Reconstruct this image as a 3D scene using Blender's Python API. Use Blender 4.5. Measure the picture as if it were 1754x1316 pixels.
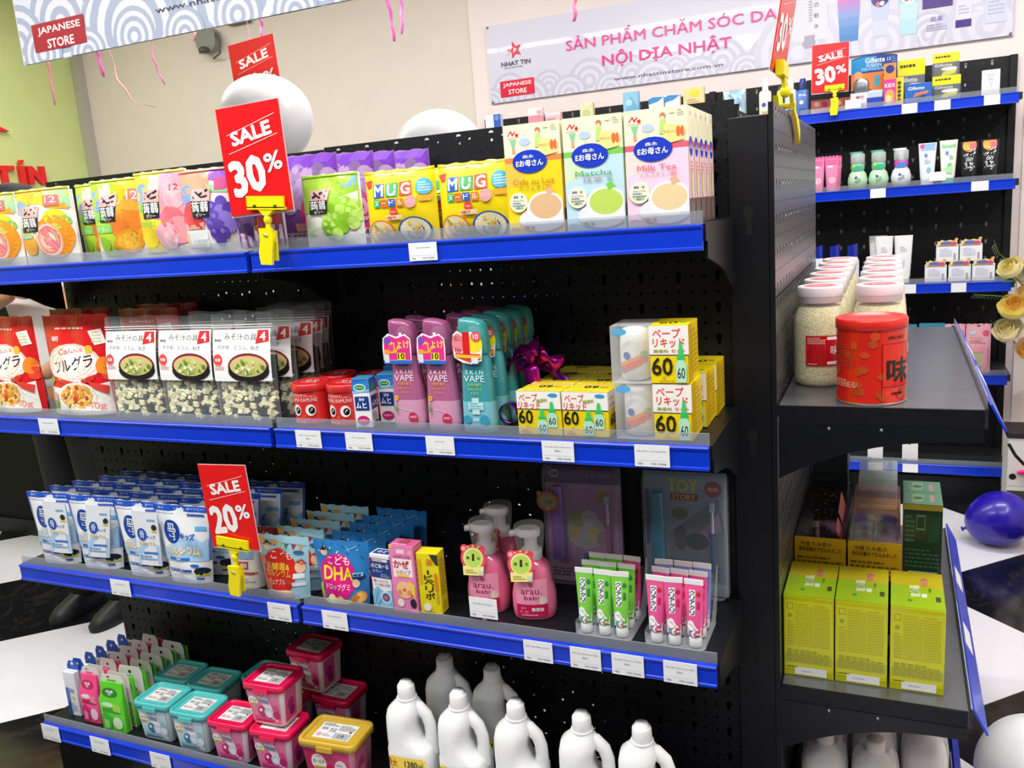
import bpy, bmesh, math, random
from mathutils import Vector, Matrix
random.seed(7)
R = math.radians
C = bpy.context.scene.collection
for o in list(bpy.data.objects):
    bpy.data.objects.remove(o)

# ------------------------------------------------------------------ camera
cam_data = bpy.data.cameras.new('camera')
cam = bpy.data.objects.new('camera', cam_data); C.objects.link(cam)
rv, uv, fv = Vector((.9135, .4002, -.0736)), Vector((-.0140, .2117, .9772)), Vector((-.4067, .8916, -.1989))
mw = Matrix.Identity(4)
for i in range(3):
    mw[i][0] = rv[i]; mw[i][1] = uv[i]; mw[i][2] = -fv[i]
mw.translation = Vector((.2678, -1.3495, 1.4121))
cam.matrix_world = mw
cam_data.sensor_width = 36; cam_data.sensor_fit = 'HORIZONTAL'
cam_data.lens = 36 * 1464.39 / 1754
cam_data.clip_start = .02
bpy.context.scene.camera = cam

# ------------------------------------------------------------------ world, lamps, exposure
wd = bpy.data.worlds.new('world'); bpy.context.scene.world = wd; wd.use_nodes = True
wd.node_tree.nodes['Background'].inputs[0].default_value = (.9, .93, 1, 1)
wd.node_tree.nodes['Background'].inputs[1].default_value = .10
vs = bpy.context.scene.view_settings
vs.view_transform = 'Standard'; vs.look = 'None'; vs.gamma = 1; vs.use_curve_mapping = False
vs.exposure = .28

def area(name, loc, sx, sy, power, rot=(0, 0, 0), col=(1, .98, .95)):
    l = bpy.data.lights.new(name, 'AREA'); l.shape = 'RECTANGLE'; l.size = sx; l.size_y = sy
    l.energy = power; l.color = col
    o = bpy.data.objects.new(name, l); C.objects.link(o); o.location = loc; o.rotation_euler = rot
    return o
# tubes over the aisle in front of the shelves, and over the aisle behind them
area('aisle_lamp', (-1.5, -.80, 2.95), 1.8, .16, 44)
area('aisle_lamp', (.35, -.9, 2.95), 1.5, .16, 34)
area('aisle_lamp', (-3.3, -.8, 2.95), 1.5, .16, 22)
area('front_aisle_lamp', (-1.2, -2.4, 2.95), 2.4, .3, 22, (R(22), 0, 0))
area('rear_aisle_lamp', (-1.9, 1.45, 2.95), 1.8, .2, 27)
area('rear_aisle_lamp', (.5, 1.5, 2.95), 1.6, .2, 36)
area('rear_aisle_lamp', (1.6, .1, 2.95), .3, 1.6, 26)
area('rear_aisle_lamp', (-3.7, 1.6, 2.95), 1.2, .2, 18)

# ------------------------------------------------------------------ materials
MATS = {}
def lin(h):
    h = h.lstrip('#')
    if len(h) == 3: h = ''.join(c * 2 for c in h)
    out = []
    for i in (0, 2, 4):
        c = int(h[i:i + 2], 16) / 255
        out.append(c / 12.92 if c <= .04045 else ((c + .055) / 1.055) ** 2.4)
    return out + [1]
def M(col, rough=.45, metal=0., coat=0., noise=0., scale=40., bump=0., trans=0., sss=0., spec=None):
    key = (col, rough, metal, coat, noise, scale, bump, trans, sss, spec)
    if key in MATS: return MATS[key]
    m = bpy.data.materials.new('m_' + col.strip('#')); m.use_nodes = True
    nt = m.node_tree; b = nt.nodes['Principled BSDF']
    b.inputs['Base Color'].default_value = lin(col)
    b.inputs['Roughness'].default_value = rough; b.inputs['Metallic'].default_value = metal
    b.inputs['Coat Weight'].default_value = coat
    b.inputs['Transmission Weight'].default_value = trans
    if spec is not None: b.inputs['Specular IOR Level'].default_value = spec
    if sss:
        b.inputs['Subsurface Weight'].default_value = sss; b.inputs['Subsurface Radius'].default_value = (.01, .01, .01)
    if noise or bump:
        tc = nt.nodes.new('ShaderNodeTexCoord'); n = nt.nodes.new('ShaderNodeTexNoise')
        n.inputs['Scale'].default_value = scale; n.inputs['Detail'].default_value = 3
        nt.links.new(tc.outputs['Object'], n.inputs['Vector'])
        if noise:
            r = nt.nodes.new('ShaderNodeValToRGB'); c = lin(col)
            r.color_ramp.elements[0].position = .3; r.color_ramp.elements[1].position = .7
            r.color_ramp.elements[0].color = [max(0, x * (1 - noise)) for x in c[:3]] + [1]
            r.color_ramp.elements[1].color = [min(1, x * (1 + noise) + noise * .01) for x in c[:3]] + [1]
            nt.links.new(n.outputs['Fac'], r.inputs['Fac']); nt.links.new(r.outputs['Color'], b.inputs['Base Color'])
        if bump:
            bp = nt.nodes.new('ShaderNodeBump'); bp.inputs['Strength'].default_value = bump; bp.inputs['Distance'].default_value = .004
            nt.links.new(n.outputs['Fac'], bp.inputs['Height']); nt.links.new(bp.outputs['Normal'], b.inputs['Normal'])
    MATS[key] = m
    return m
def FILM(name, col='#ffffff', see=.8, rough=.08, base=.25):
    """thin clear plastic: mostly lets light through, with a glossy skin and a little body colour"""
    key = ('film', name)
    if key in MATS: return MATS[key]
    m = bpy.data.materials.new(name); m.use_nodes = True; nt = m.node_tree; nt.nodes.clear()
    out = nt.nodes.new('ShaderNodeOutputMaterial'); t = nt.nodes.new('ShaderNodeBsdfTransparent')
    p = nt.nodes.new('ShaderNodeBsdfPrincipled'); p.inputs['Base Color'].default_value = lin(col); p.inputs['Roughness'].default_value = rough
    mx = nt.nodes.new('ShaderNodeMixShader'); lw = nt.nodes.new('ShaderNodeLayerWeight'); lw.inputs['Blend'].default_value = base
    mp = nt.nodes.new('ShaderNodeMapRange'); mp.inputs['To Min'].default_value = 1 - see; mp.inputs['To Max'].default_value = min(1, 1 - see + .5)
    nt.links.new(lw.outputs['Facing'], mp.inputs['Value']); nt.links.new(mp.outputs['Result'], mx.inputs['Fac'])
    nt.links.new(t.outputs[0], mx.inputs[1]); nt.links.new(p.outputs[0], mx.inputs[2]); nt.links.new(mx.outputs[0], out.inputs['Surface'])
    MATS[key] = m
    return m
def MARBLE():
    m = bpy.data.materials.new('black_marble'); m.use_nodes = True; nt = m.node_tree; b = nt.nodes['Principled BSDF']
    b.inputs['Roughness'].default_value = .12
    tc = nt.nodes.new('ShaderNodeTexCoord'); n = nt.nodes.new('ShaderNodeTexNoise'); n.inputs['Scale'].default_value = 5; n.inputs['Detail'].default_value = 8
    n.inputs['Distortion'].default_value = 1.6
    oi = nt.nodes.new('ShaderNodeObjectInfo'); ad = nt.nodes.new('ShaderNodeVectorMath')
    nt.links.new(tc.outputs['Object'], ad.inputs[0]); nt.links.new(oi.outputs['Location'], ad.inputs[1]); nt.links.new(ad.outputs[0], n.inputs['Vector'])
    r = nt.nodes.new('ShaderNodeValToRGB'); e = r.color_ramp.elements
    e[0].position = .48; e[0].color = (.006, .006, .009, 1); e[1].position = .53; e[1].color = (.006, .006, .009, 1)
    k = r.color_ramp.elements.new(.505); k.color = (.022, .019, .016, 1)
    nt.links.new(n.outputs['Fac'], r.inputs['Fac']); nt.links.new(r.outputs['Color'], b.inputs['Base Color'])
    return m
BLACK = M('#0c0e14', .46, noise=.12, scale=60, spec=.35)
BLACKG = M('#13151a', .38, metal=.2, noise=.12, scale=90, spec=.4)
STEEL = M('#34363a', .33, metal=.35, noise=.08, scale=30)
BLUE = M('#0236cc', .3, coat=.2)
WHITE = M('#f2f2f4', .4)
RISER = FILM('clear_riser_strip', '#a8b0b8', .72, .16)
CLEAR = FILM('clear_film', '#ffffff', .9, .05)
CLEAR2 = FILM('clear_tray_plastic', '#dfe6ee', .8, .06)

# ------------------------------------------------------------------ mesh helpers
class Mb:
    def __init__(s): s.v = []; s.f = []; s.m = []; s.sm = []; s.mats = []
    def mi(s, m):
        if m not in s.mats: s.mats.append(m)
        return s.mats.index(m)
    def add(s, vs, fs, mat, smooth=False):
        o = len(s.v); k = s.mi(mat); s.v += [tuple(v) for v in vs]
        for f in fs: s.f.append([i + o for i in f]); s.m.append(k); s.sm.append(smooth)
    def box(s, x0, x1, y0, y1, z0, z1, mat):
        v = [(x, y, z) for z in (z0, z1) for y in (y0, y1) for x in (x0, x1)]
        s.add(v, [(0, 2, 3, 1), (4, 5, 7, 6), (0, 1, 5, 4), (2, 6, 7, 3), (0, 4, 6, 2), (1, 3, 7, 5)], mat); return s
    def prism(s, poly, y0, y1, mat, axis='y', smooth=False):
        n = len(poly)
        if axis == 'y': g = lambda p, y: (p[0], y, p[1])
        elif axis == 'x': g = lambda p, y: (y, p[0], p[1])
        else: g = lambda p, y: (p[0], p[1], y)
        v = [g(p, y0) for p in poly] + [g(p, y1) for p in poly]
        s.add(v, [list(range(n))[::-1], list(range(n, 2 * n))], mat)
        s.add(v, [(i, (i + 1) % n, n + (i + 1) % n, n + i) for i in range(n)], mat, smooth); return s
    def loft(s, rings, mat, cap0=True, cap1=True, smooth=True, closed=True):
        n = len(rings[0]); v = [p for r in rings for p in r]; f = []
        for j in range(len(rings) - 1):
            for i in range(n if closed else n - 1):
                a, b = j * n + i, j * n + (i + 1) % n
                f.append((a, b, b + n, a + n))
        s.add(v, f, mat, smooth)
        if cap0: s.add(rings[0], [list(range(n))[::-1]], mat)
        if cap1: s.add(rings[-1], [list(range(n))], mat)
        return s
    def lathe(s, prof, mat, seg=28, c=(0, 0, 0), cap0=True, cap1=True, smooth=True):
        rings = [[(c[0] + r * math.cos(2 * math.pi * i / seg), c[1] + r * math.sin(2 * math.pi * i / seg), c[2] + z) for i in range(seg)] for r, z in prof]
        return s.loft(rings, mat, cap0, cap1, smooth)
    def tube(s, pts, r, mat, seg=8, flat=1.):
        pts = [Vector(p) for p in pts]; rings = []; prev = None
        for i, p in enumerate(pts):
            t = (pts[min(i + 1, len(pts) - 1)] - pts[max(i - 1, 0)]).normalized()
            a = prev - t * prev.dot(t) if prev is not None else t.cross(Vector((.13, .3, 1)) if abs(t.z) < .9 else Vector((1, 0, 0)))
            if a.length < 1e-6: a = t.orthogonal()
            a.normalize(); prev = a; b = t.cross(a); rr = r[i] if isinstance(r, (list, tuple)) else r
            rings.append([tuple(p + a * rr * math.cos(2 * math.pi * k / seg) + b * rr * flat * math.sin(2 * math.pi * k / seg)) for k in range(seg)])
        return s.loft(rings, mat)
    def ball(s, c, rx, ry, rz, mat, seg=20, n=12):
        rings = []
        for j in range(1, n):
            th = math.pi * j / n - math.pi / 2
            rings.append([(c[0] + rx * math.cos(th) * math.cos(2 * math.pi * i / seg), c[1] + ry * math.cos(th) * math.sin(2 * math.pi * i / seg), c[2] + rz * math.sin(th)) for i in range(seg)])
        return s.loft(rings, mat)
    def build(s, name, parent=None, bevel=0, loc=None):
        me = bpy.data.meshes.new(name); me.from_pydata(s.v, [], s.f)
        for m in s.mats: me.materials.append(m)
        me.polygons.foreach_set('material_index', s.m); me.polygons.foreach_set('use_smooth', s.sm)
        me.validate(); me.update()
        o = bpy.data.objects.new(name, me); C.objects.link(o)
        if parent is not None: o.parent = parent
        if loc: o.location = loc
        if bevel:
            b = o.modifiers.new('edge', 'BEVEL'); b.width = bevel; b.segments = 2; b.limit_method = 'ANGLE'; b.angle_limit = R(40)
        return o
def rrect(w, d, r, z, cx=0, cy=0, n=4):
    r = min(r, w / 2 - 1e-5, d / 2 - 1e-5); out = []
    for k, (sx, sy) in enumerate(((1, 1), (-1, 1), (-1, -1), (1, -1))):
        for i in range(n + 1):
            a = math.pi / 2 * (k + i / n)
            out.append((cx + sx * (w / 2 - r) + r * math.cos(a), cy + sy * (d / 2 - r) + r * math.sin(a), z))
    return out
def ring(rx, ry, z, cx=0, cy=0, seg=24, p=2.):
    out = []
    for i in range(seg):
        a = 2 * math.pi * i / seg; c, s_ = math.cos(a), math.sin(a)
        out.append((cx + rx * math.copysign(abs(c) ** (2 / p), c), cy + ry * math.copysign(abs(s_) ** (2 / p), s_), z))
    return out
def empty(name, label, cat, group=None, loc=(0, 0, 0), rz=0):
    o = bpy.data.objects.new(name, None); C.objects.link(o); o.empty_display_size = .02
    o.location = loc; o.rotation_euler = (0, 0, R(rz)); o['label'] = label; o['category'] = cat
    if group: o['group'] = group
    return o
def tag(o, label, cat, group=None):
    o['label'] = label; o['category'] = cat
    if group: o['group'] = group
    return o
def dup(root, loc, rz=0, label=None, group=None):
    r = root.copy(); C.objects.link(r); r.location = loc; r.rotation_euler = (root.rotation_euler[0], root.rotation_euler[1], R(rz))
    if label: r['label'] = label
    if group: r['group'] = group
    for ch in list(root.children):
        c = ch.copy(); C.objects.link(c); c.parent = r
        for g in ch.children:
            d = g.copy(); C.objects.link(d); d.parent = c
    return r
def spread(proto, spots, group=None):
    """spots: (x, y, z, rz, label); the first spot moves the prototype itself"""
    out = []
    for i, (x, y, z, rz, lab) in enumerate(spots):
        if i == 0:
            proto.location = (x, y, z); proto.rotation_euler[2] = R(rz); proto['label'] = lab
            if group: proto['group'] = group
            out.append(proto)
        else: out.append(dup(proto, (x, y, z), rz, lab, group))
    return out
def struct(o): o['kind'] = 'structure'; return o

# ------------------------------------------------------------------ printing: thin ink shapes laid on a surface f(a, b, d)
TXT = {}
def tmesh(s, bold=0.):
    if (s, bold) in TXT: return TXT[(s, bold)]
    c = bpy.data.curves.new('t', 'FONT'); c.body = s; c.resolution_u = 2; c.offset = bold; c.align_x = 'LEFT'
    o = bpy.data.objects.new('t', c); me = bpy.data.meshes.new_from_object(o)
    v = [(p.co.x, p.co.y) for p in me.vertices]; f = [list(p.vertices) for p in me.polygons]
    if not v: v = [(0, 0), (1, 0), (0, 1)]; f = [[0, 1, 2]]
    x0 = min(p[0] for p in v); x1 = max(p[0] for p in v); y0 = min(p[1] for p in v); y1 = max(p[1] for p in v)
    bpy.data.objects.remove(o); bpy.data.meshes.remove(me); bpy.data.curves.remove(c)
    TXT[(s, bold)] = (v, f, x0, x1, y0, y1)
    return TXT[(s, bold)]
def fine(poly, W, H, st=.015):
    """triangles of a 2-D outline, split until no edge is longer than st metres, so the ink follows a curved skin"""
    from mathutils.geometry import tessellate_polygon
    v = list(poly); todo = [tuple(t) for t in tessellate_polygon([[Vector((a * W, b * H, 0)) for a, b in poly]])]; out = []; mid = {}
    while todo:
        t = todo.pop(); es = [(math.hypot((v[t[i]][0] - v[t[(i + 1) % 3]][0]) * W, (v[t[i]][1] - v[t[(i + 1) % 3]][1]) * H), i) for i in range(3)]
        L, i = max(es)
        if L < st: out.append(t); continue
        p, q, r = t[i], t[(i + 1) % 3], t[(i + 2) % 3]; k = (min(p, q), max(p, q))
        if k not in mid: mid[k] = len(v); v.append(((v[p][0] + v[q][0]) / 2, (v[p][1] + v[q][1]) / 2))
        todo += [(p, mid[k], r), (mid[k], q, r)]
    return v, out
def split(v, fs, st=.008):
    v = list(v); todo = []; out = []; mid = {}
    for f in fs:
        for i in range(1, len(f) - 1): todo.append((f[0], f[i], f[i + 1]))
    while todo:
        t = todo.pop(); L, i = max((math.hypot(v[t[i]][0] - v[t[(i + 1) % 3]][0], v[t[i]][1] - v[t[(i + 1) % 3]][1]), i) for i in range(3))
        if L < st: out.append(t); continue
        p, q, r = t[i], t[(i + 1) % 3], t[(i + 2) % 3]; k = (min(p, q), max(p, q))
        if k not in mid: mid[k] = len(v); v.append(((v[p][0] + v[q][0]) / 2, (v[p][1] + v[q][1]) / 2))
        todo += [(p, mid[k], r), (mid[k], q, r)]
    return v, out
def decal(parent, name, f, W, H, items, curved=False, rough=.4, d0=.0004, dd=.00007, label=None):
    if curved and d0 == .0004: d0 = .0007
    mb = Mb(); d = d0; st = .012 if curved else 9
    def put(pts, faces, col): mb.add([f(a, b, d) for a, b in pts], faces, M(col, rough) if isinstance(col, str) else col)
    for it in items:
        k = it[0]; d += dd
        if k == 'r':
            _, a0, b0, a1, b1, c = it; nx = max(1, int((a1 - a0) * W / st)); ny = max(1, int((b1 - b0) * H / st))
            pts = [(a0 + (a1 - a0) * i / nx, b0 + (b1 - b0) * j / ny) for j in range(ny + 1) for i in range(nx + 1)]
            put(pts, [(j * (nx + 1) + i, j * (nx + 1) + i + 1, (j + 1) * (nx + 1) + i + 1, (j + 1) * (nx + 1) + i) for j in range(ny) for i in range(nx)], c)
        elif k in 'eo':  # discs
            if k == 'e': _, a, b, ra, c = it; rb = ra * W / H
            else: _, a, b, ra, rb, c = it
            big = max(ra * W, rb * H); n = 12 if big < .006 else 22; kk = max(1, int(big / st)) if curved else 1
            pts = [(a, b)]; fs = []
            for q in range(1, kk + 1):
                for i in range(n):
                    t = 2 * math.pi * i / n; pts.append((a + ra * q / kk * math.cos(t), b + rb * q / kk * math.sin(t)))
            for i in range(n): fs.append((0, 1 + i, 1 + (i + 1) % n))
            for q in range(1, kk):
                for i in range(n):
                    p = 1 + (q - 1) * n + i; p2 = 1 + (q - 1) * n + (i + 1) % n; fs.append((p, p + n, p2 + n, p2))
            pts = [(min(max(x, .002), .998), min(max(y, .004), .998)) for x, y in pts] if a - ra < 0 or a + ra > 1 or b - rb < 0 or b + rb > 1 else pts
            put(pts, fs, c)
        elif k == 'p':
            if not curved: put(it[1], [list(range(len(it[1])))], it[2])
            else:
                v_, t_ = fine(it[1], W, H); put(v_, t_, it[2])
        elif k == 'q':
            _, a0, b0, a1, b1, th, c = it
            dx, dy = (a1 - a0) * W, (b1 - b0) * H; L = math.hypot(dx, dy) or 1; ox, oy = -dy / L * th / 2, dx / L * th / 2
            n = max(1, int(L / st)); pts = []
            for i in range(n + 1):
                t = i / n; x, y = a0 + (a1 - a0) * t, b0 + (b1 - b0) * t; pts += [(x + ox / W, y + oy / H), (x - ox / W, y - oy / H)]
            put(pts, [(2 * i, 2 * i + 1, 2 * i + 3, 2 * i + 2) for i in range(n)], c)
        elif k == 'l':
            _, a0, b0, a1, b1, n, c = it; rnd = random.Random(int(a0 * 999 + b0 * 77))
            for j in range(n):
                y = b0 + (b1 - b0) * (j + .5) / n; hh = (b1 - b0) / n * .27; x = a0
                e = a1 if j < n - 1 else a0 + (a1 - a0) * .7
                while x < e:
                    w = (a1 - a0) * rnd.uniform(.05, .16); x2 = min(e, x + w)
                    put([(x, y - hh), (x2, y - hh), (x2, y + hh), (x, y + hh)], [(0, 1, 2, 3)], c); x = x2 + (a1 - a0) * .03
        elif k == 't':
            _, s, a, b, w, c = it[:6]; h = it[6] if len(it) > 6 else None; bold = it[7] if len(it) > 7 else .012; rot = R(it[8]) if len(it) > 8 else 0
            v, fs, x0, x1, y0, y1 = tmesh(s); sx = w * W / (x1 - x0); sy = h * H / (y1 - y0) if h else sx
            if curved and sx * (x1 - x0) > .006:
                v, fs = split([(x * sx, y * sy) for x, y in v], fs); v = [(x / sx, y / sy) for x, y in v]
            pts = []
            for x, y in v:
                px, py = (x - (x0 + x1) / 2) * sx, (y - (y0 + y1) / 2) * sy
                if rot: px, py = px * math.cos(rot) - py * math.sin(rot), px * math.sin(rot) + py * math.cos(rot)
                pts.append((a + px / W, b + py / H))
            if bold >= .008:      # heavier strokes: the same glyphs laid again, shifted by a hair
                e = bold * min(sy, sx) * .9
                for k_ in range(10):
                    t = math.pi / 5 * k_; put([(x + e * math.cos(t) / W, y + e * math.sin(t) / H) for x, y in pts], fs, c); d += dd * .15
            put(pts, fs, c)
    o = mb.build(name, parent)
    if label: o['label'] = label
    return o
def flat(W, H, y=0, x=0, z=0): return lambda a, b, d: (x + (a - .5) * W, y - d, z + b * H)
def side(D, H, x, y0=0): return lambda a, b, d: (x + d, y0 + a * D, b * H)       # face looking along +x
def top(W, D, z): return lambda a, b, d: ((a - .5) * W, b * D, z + d)
def cyl(rad, W, H, z=0, cy=0, a0=0): return lambda a, b, d: ((rad + d) * math.sin((a - .5) * W / rad + a0), cy - (rad + d) * math.cos((a - .5) * W / rad + a0), z + b * H)

def pouch(root, w, h, D, mat, style='pillow', wb=None, seed=1, name='bag', nx=14, ny=16, wr=.0012):
    """sealed bag: two skins bulging apart, flat at the seams; returns the front surface for printing"""
    wb = wb or w; rnd = random.Random(seed); ph = [rnd.uniform(0, 6.3) for _ in range(4)]
    def hw(b): return (wb + (w - wb) * b) / 2
    def t(s_, b):
        e = max(0., 1 - abs(s_) ** 2.6)
        if style == 'pillow': q = max(0., math.sin(math.pi * min(1, max(0, .03 + .94 * b)))) ** .55
        elif style == 'stand': q = (1 - b ** 1.5) * .98 + .02
        else: q = .35 + .65 * (1 - b ** 3) if b < .93 else .15
        wv = wr * (math.sin(9 * s_ + ph[0] + 5 * b) + math.sin(14 * b + ph[1] + 4 * s_)) * e * (1 if b < .93 else .3)
        return D / 2 * e ** .7 * q + wv
    def f(a, b, d): s_ = (a - .5) * 2; return (s_ * hw(b), D / 2 - t(s_, b) - d, b * h)
    mb = Mb()
    for sg in (0, 1):
        vs_ = []
        for j in range(ny + 1):
            for i in range(nx + 1):
                a, b = i / nx, j / ny; x, y, z = f(a, b, 0)
                if b == 1: z += .0015 * math.sin(i * 1.9 + ph[2])
                vs_.append((x, y if sg == 0 else D - y, z))
        fs = [(j * (nx + 1) + i, j * (nx + 1) + i + 1, (j + 1) * (nx + 1) + i + 1, (j + 1) * (nx + 1) + i) for j in range(ny) for i in range(nx)]
        if sg: fs = [q[::-1] for q in fs]
        mb.add(vs_, fs, mat, True)
    b0 = [f(i / nx, 0, 0) for i in range(nx + 1)]; b1 = [(x, D - y, z) for x, y, z in b0]
    mb.add(b0 + b1, [(i, nx + 1 + i, nx + 2 + i, i + 1) for i in range(nx)], mat)
    mb.build(name, root)
    return f
# ------------------------------------------------------------------ room shell
struct(Mb().box(-7, 3, -3.5, 3.6, -.06, -.004, M('#1b1b1d', .5)).build('floor'))
floor = bpy.data.objects['floor']
tw, th_ = .94, .89
blackm = MARBLE(); whitem = M('#dcdae2', .16, noise=.02, scale=6)
meshes = []
for mm in (blackm, whitem):
    mb = Mb(); g = .0015
    # lozenge between u = x+y and v = y-x lines
    def uvp(u, v): return ((u - v) / 2, (u + v) / 2)
    pts = [uvp(-tw / 2 + g, -th_ / 2 + g), uvp(tw / 2 - g, -th_ / 2 + g), uvp(tw / 2 - g, th_ / 2 - g), uvp(-tw / 2 + g, th_ / 2 - g)]
    mb.prism(pts, -.004, 0, mm, axis='z'); t_ = mb.build('floor_tile', floor); meshes.append(t_)
first = [True, True]
for i in range(-10, 6):
    for j in range(-5, 9):
        u = 2.167 + tw * (i + .5); v = 1.437 + th_ * (j + .5); x, y = (u - v) / 2, (u + v) / 2
        if not (-6.2 < x < 2.4 and -1.3 < y < 3.4): continue
        k = 1 if (i + j) % 2 == 0 else 0
        if first[k]: o = meshes[k]; first[k] = False
        else: o = meshes[k].copy(); C.objects.link(o); o.parent = floor
        o.location = (x, y, 0)
BEIGE = M('#e4d9d0', .7, noise=.02, scale=8); PINKW = M('#f0e4e2', .7, noise=.02, scale=8)
struct(Mb().box(-4.82, 3, 3.0, 3.1, 0, 3.0, BEIGE).build('wall_back'))
struct(Mb().box(-4.82, -4.70, -3.5, 3.0, 0, 3.0, M('#d2e096', .65, noise=.04, scale=3)).build('wall_left'))
struct(Mb().box(2.6, 2.72, -3.5, 3.1, 0, 3.0, BEIGE).build('wall_right'))
struct(Mb().box(-4.82, 3, -3.5, 3.1, 3.0, 3.08, M('#f4f2ee', .8)).build('ceiling'))
struct(Mb().box(-4.70, -4.645, 2.94, 3.0, 0, 3.0, M('#b5b2a6', .5)).build('trim_1'))      # grey corner profile
struct(Mb().box(-1.80, 2.6, 2.985, 3.0, 0, 3.0, PINKW).build('trim_2'))                    # slightly proud wall lining
struct(Mb().box(.76, .80, 2.975, 2.985, 0, 3.0, PINKW).build('trim_3'))
# red letters on the green wall, and the shop's emblem tip above them
sg = empty('wall_lettering', 'red raised shop letters on the pale green wall', 'sign', loc=(-4.70, 1.55, 1.79))
RL = M('#e81b22', .35)
def letter(name, polys):
    mb = Mb()
    for p in polys: mb.prism(p, .002, .03, RL, axis='x')
    return mb.build('letter', sg)
def bar(y0, z0, y1, z1): return [(y0, z0), (y1, z0), (y1, z1), (y0, z1)]
hL = .112
def L_T(y, w): letter('T', [bar(y, hL - .028, y + w, hL), bar(y + w / 2 - .018, 0, y + w / 2 + .018, hL - .028)])
def L_N(y, w): letter('N', [bar(y, 0, y + .033, hL), bar(y + w - .033, 0, y + w, hL), [(y + .033, hL), (y + .033, hL - .05), (y + w - .033, 0), (y + w - .033, .05)]])
def L_H(y, w): letter('H', [bar(y, 0, y + .033, hL), bar(y + w - .033, 0, y + w, hL), bar(y + .033, .042, y + w - .033, .07)])
L_N(0, .12); L_H(.15, .115)
letter('A', [[(.29, 0), (.325, 0), (.362, hL), (.338, hL)], [(.41, 0), (.375, 0), (.338, hL), (.362, hL)], bar(.325, .024, .375, .046), [(.32, hL + .012), (.334, hL + .012), (.352, hL + .03), (.352, hL + .042)], [(.384, hL + .012), (.37, hL + .012), (.352, hL + .03), (.352, hL + .042)], bar(.34, -.034, .362, -.014)])
L_T(.43, .12); L_T(.70, .135)
letter('I', [bar(.868, 0, .903, hL), [(.873, hL + .010), (.893, hL + .010), (.912, hL + .036), (.886, hL + .036)]])
L_N(.925, .12)
mb = Mb(); mb.prism([(.42, .33), (.60, .45), (.70, .38), (.85, .315), (.68, .32), (.56, .26)], .002, .03, M('#e81b22', .35), axis='x'); mb.build('star_tip', sg)
# emergency lamp on the back wall
lp = empty('emergency_lamp', 'small grey twin-head emergency lamp high on the beige wall', 'lamp', loc=(-3.54, 2.985, 2.55))
Mb().prism([(x, z) for x, y, z in [(q[0], 0, q[1]) for q in rrect(.15, .13, .05, 0)]], -.05, 0, M('#8f8f8a', .4)).build('housing', lp)
m_ = Mb(); m_.lathe([(.0, 0), (.03, .0), (.034, .02), (.02, .035)], M('#4c4c4a', .3), 16); m_.build('lamp_head', lp, loc=(.0, -.07, -.08))
m_ = Mb(); m_.tube([(.07, -.03, .03), (.10, -.04, -.02), (.09, -.04, -.09), (.03, -.03, -.11)], .006, M('#555', .4)); m_.build('cable', lp)
vt = empty('wall_vent', 'small dark slot vent high on the beige wall', 'vent', loc=(-3.3, 2.985, 2.63))
Mb().box(-.08, .08, -.012, 0, -.02, .02, M('#3c3a38', .5)).build('vent_frame', vt)
for k in range(3): Mb().box(-.07, .07, -.016, -.012, -.013 + k * .01, -.009 + k * .01, M('#22201f', .5)).build('slat', vt)

# ------------------------------------------------------------------ pegboard and shelving
def pegboard(name, parent, w, z0, z1, mat, T=None, cw=.0244, ch=.03, thick=0., kz=None, step=3):
    """sheet with real punched holes: keyholes in every other row; local x 0..w, front at y 0"""
    nx = int(w / cw); ny = int((z1 - z0) / ch); cw = w / nx; ch = (z1 - z0) / ny; mb = Mb(); vs_ = []; fs = []
    small = [(.0034 * math.cos(math.pi / 3 * k), .0034 * math.sin(math.pi / 3 * k)) for k in range(6)]
    key = [(.0066 * math.cos(R(a)), .004 + .0066 * math.sin(R(a))) for a in (-50, 0, 45, 90, 135, 180, 230)] + [(-.003, -.011), (.003, -.011)]
    key = key[:6] + [key[6], (-.003, -.011), (.003, -.011)]
    for j in range(ny):
        for i in range(nx):
            x0, x1, y0, y1 = i * cw, (i + 1) * cw, z1 - (j + 1) * ch, z1 - j * ch; cx, cz = (x0 + x1) / 2, (y0 + y1) / 2
            pr = key if (j % 2 == 0 and i % step == 1) else small
            hole = [(cx + a, cz + b) for a, b in pr]; n = len(hole); o = len(vs_)
            # outer loop: project hole points radially on the cell border, plus corners
            ring_ = []
            for a, b in hole:
                dx, dy = a - cx, b - cz; k = min(cw / 2 / abs(dx) if abs(dx) > 1e-9 else 1e9, ch / 2 / abs(dy) if abs(dy) > 1e-9 else 1e9)
                ring_.append((cx + dx * k, cz + dy * k, math.atan2(dy, dx)))
            vs_ += [(a, 0, b) for a, b in hole] + [(a, 0, b) for a, b, _ in ring_]
            cor = [(x1, y1), (x0, y1), (x0, y0), (x1, y0)]
            for k in range(n):
                k2 = (k + 1) % n; A, B = ring_[k], ring_[k2]; mid = []
                t0, t1 = A[2], B[2]
                if t1 < t0: t1 += 2 * math.pi
                for c in cor:
                    tc = math.atan2(c[1] - cz, c[0] - cx)
                    for tt in (tc, tc + 2 * math.pi):
                        if t0 + 1e-6 < tt < t1 - 1e-6: mid.append((tt, c))
                mid.sort(); ids = []
                for _, c in mid: ids.append(len(vs_)); vs_.append((c[0], 0, c[1]))
                fs.append([o + k, o + n + k] + ids + [o + n + k2, o + k2])
    mb.add(vs_, fs, mat); ob = mb.build(name, parent)
    if thick:
        s_ = ob.modifiers.new('sheet', 'SOLIDIFY'); s_.thickness = thick; s_.offset = -1
    if T: ob.location = T[0]; ob.rotation_euler = (0, 0, R(T[1]))
    return ob

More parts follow.
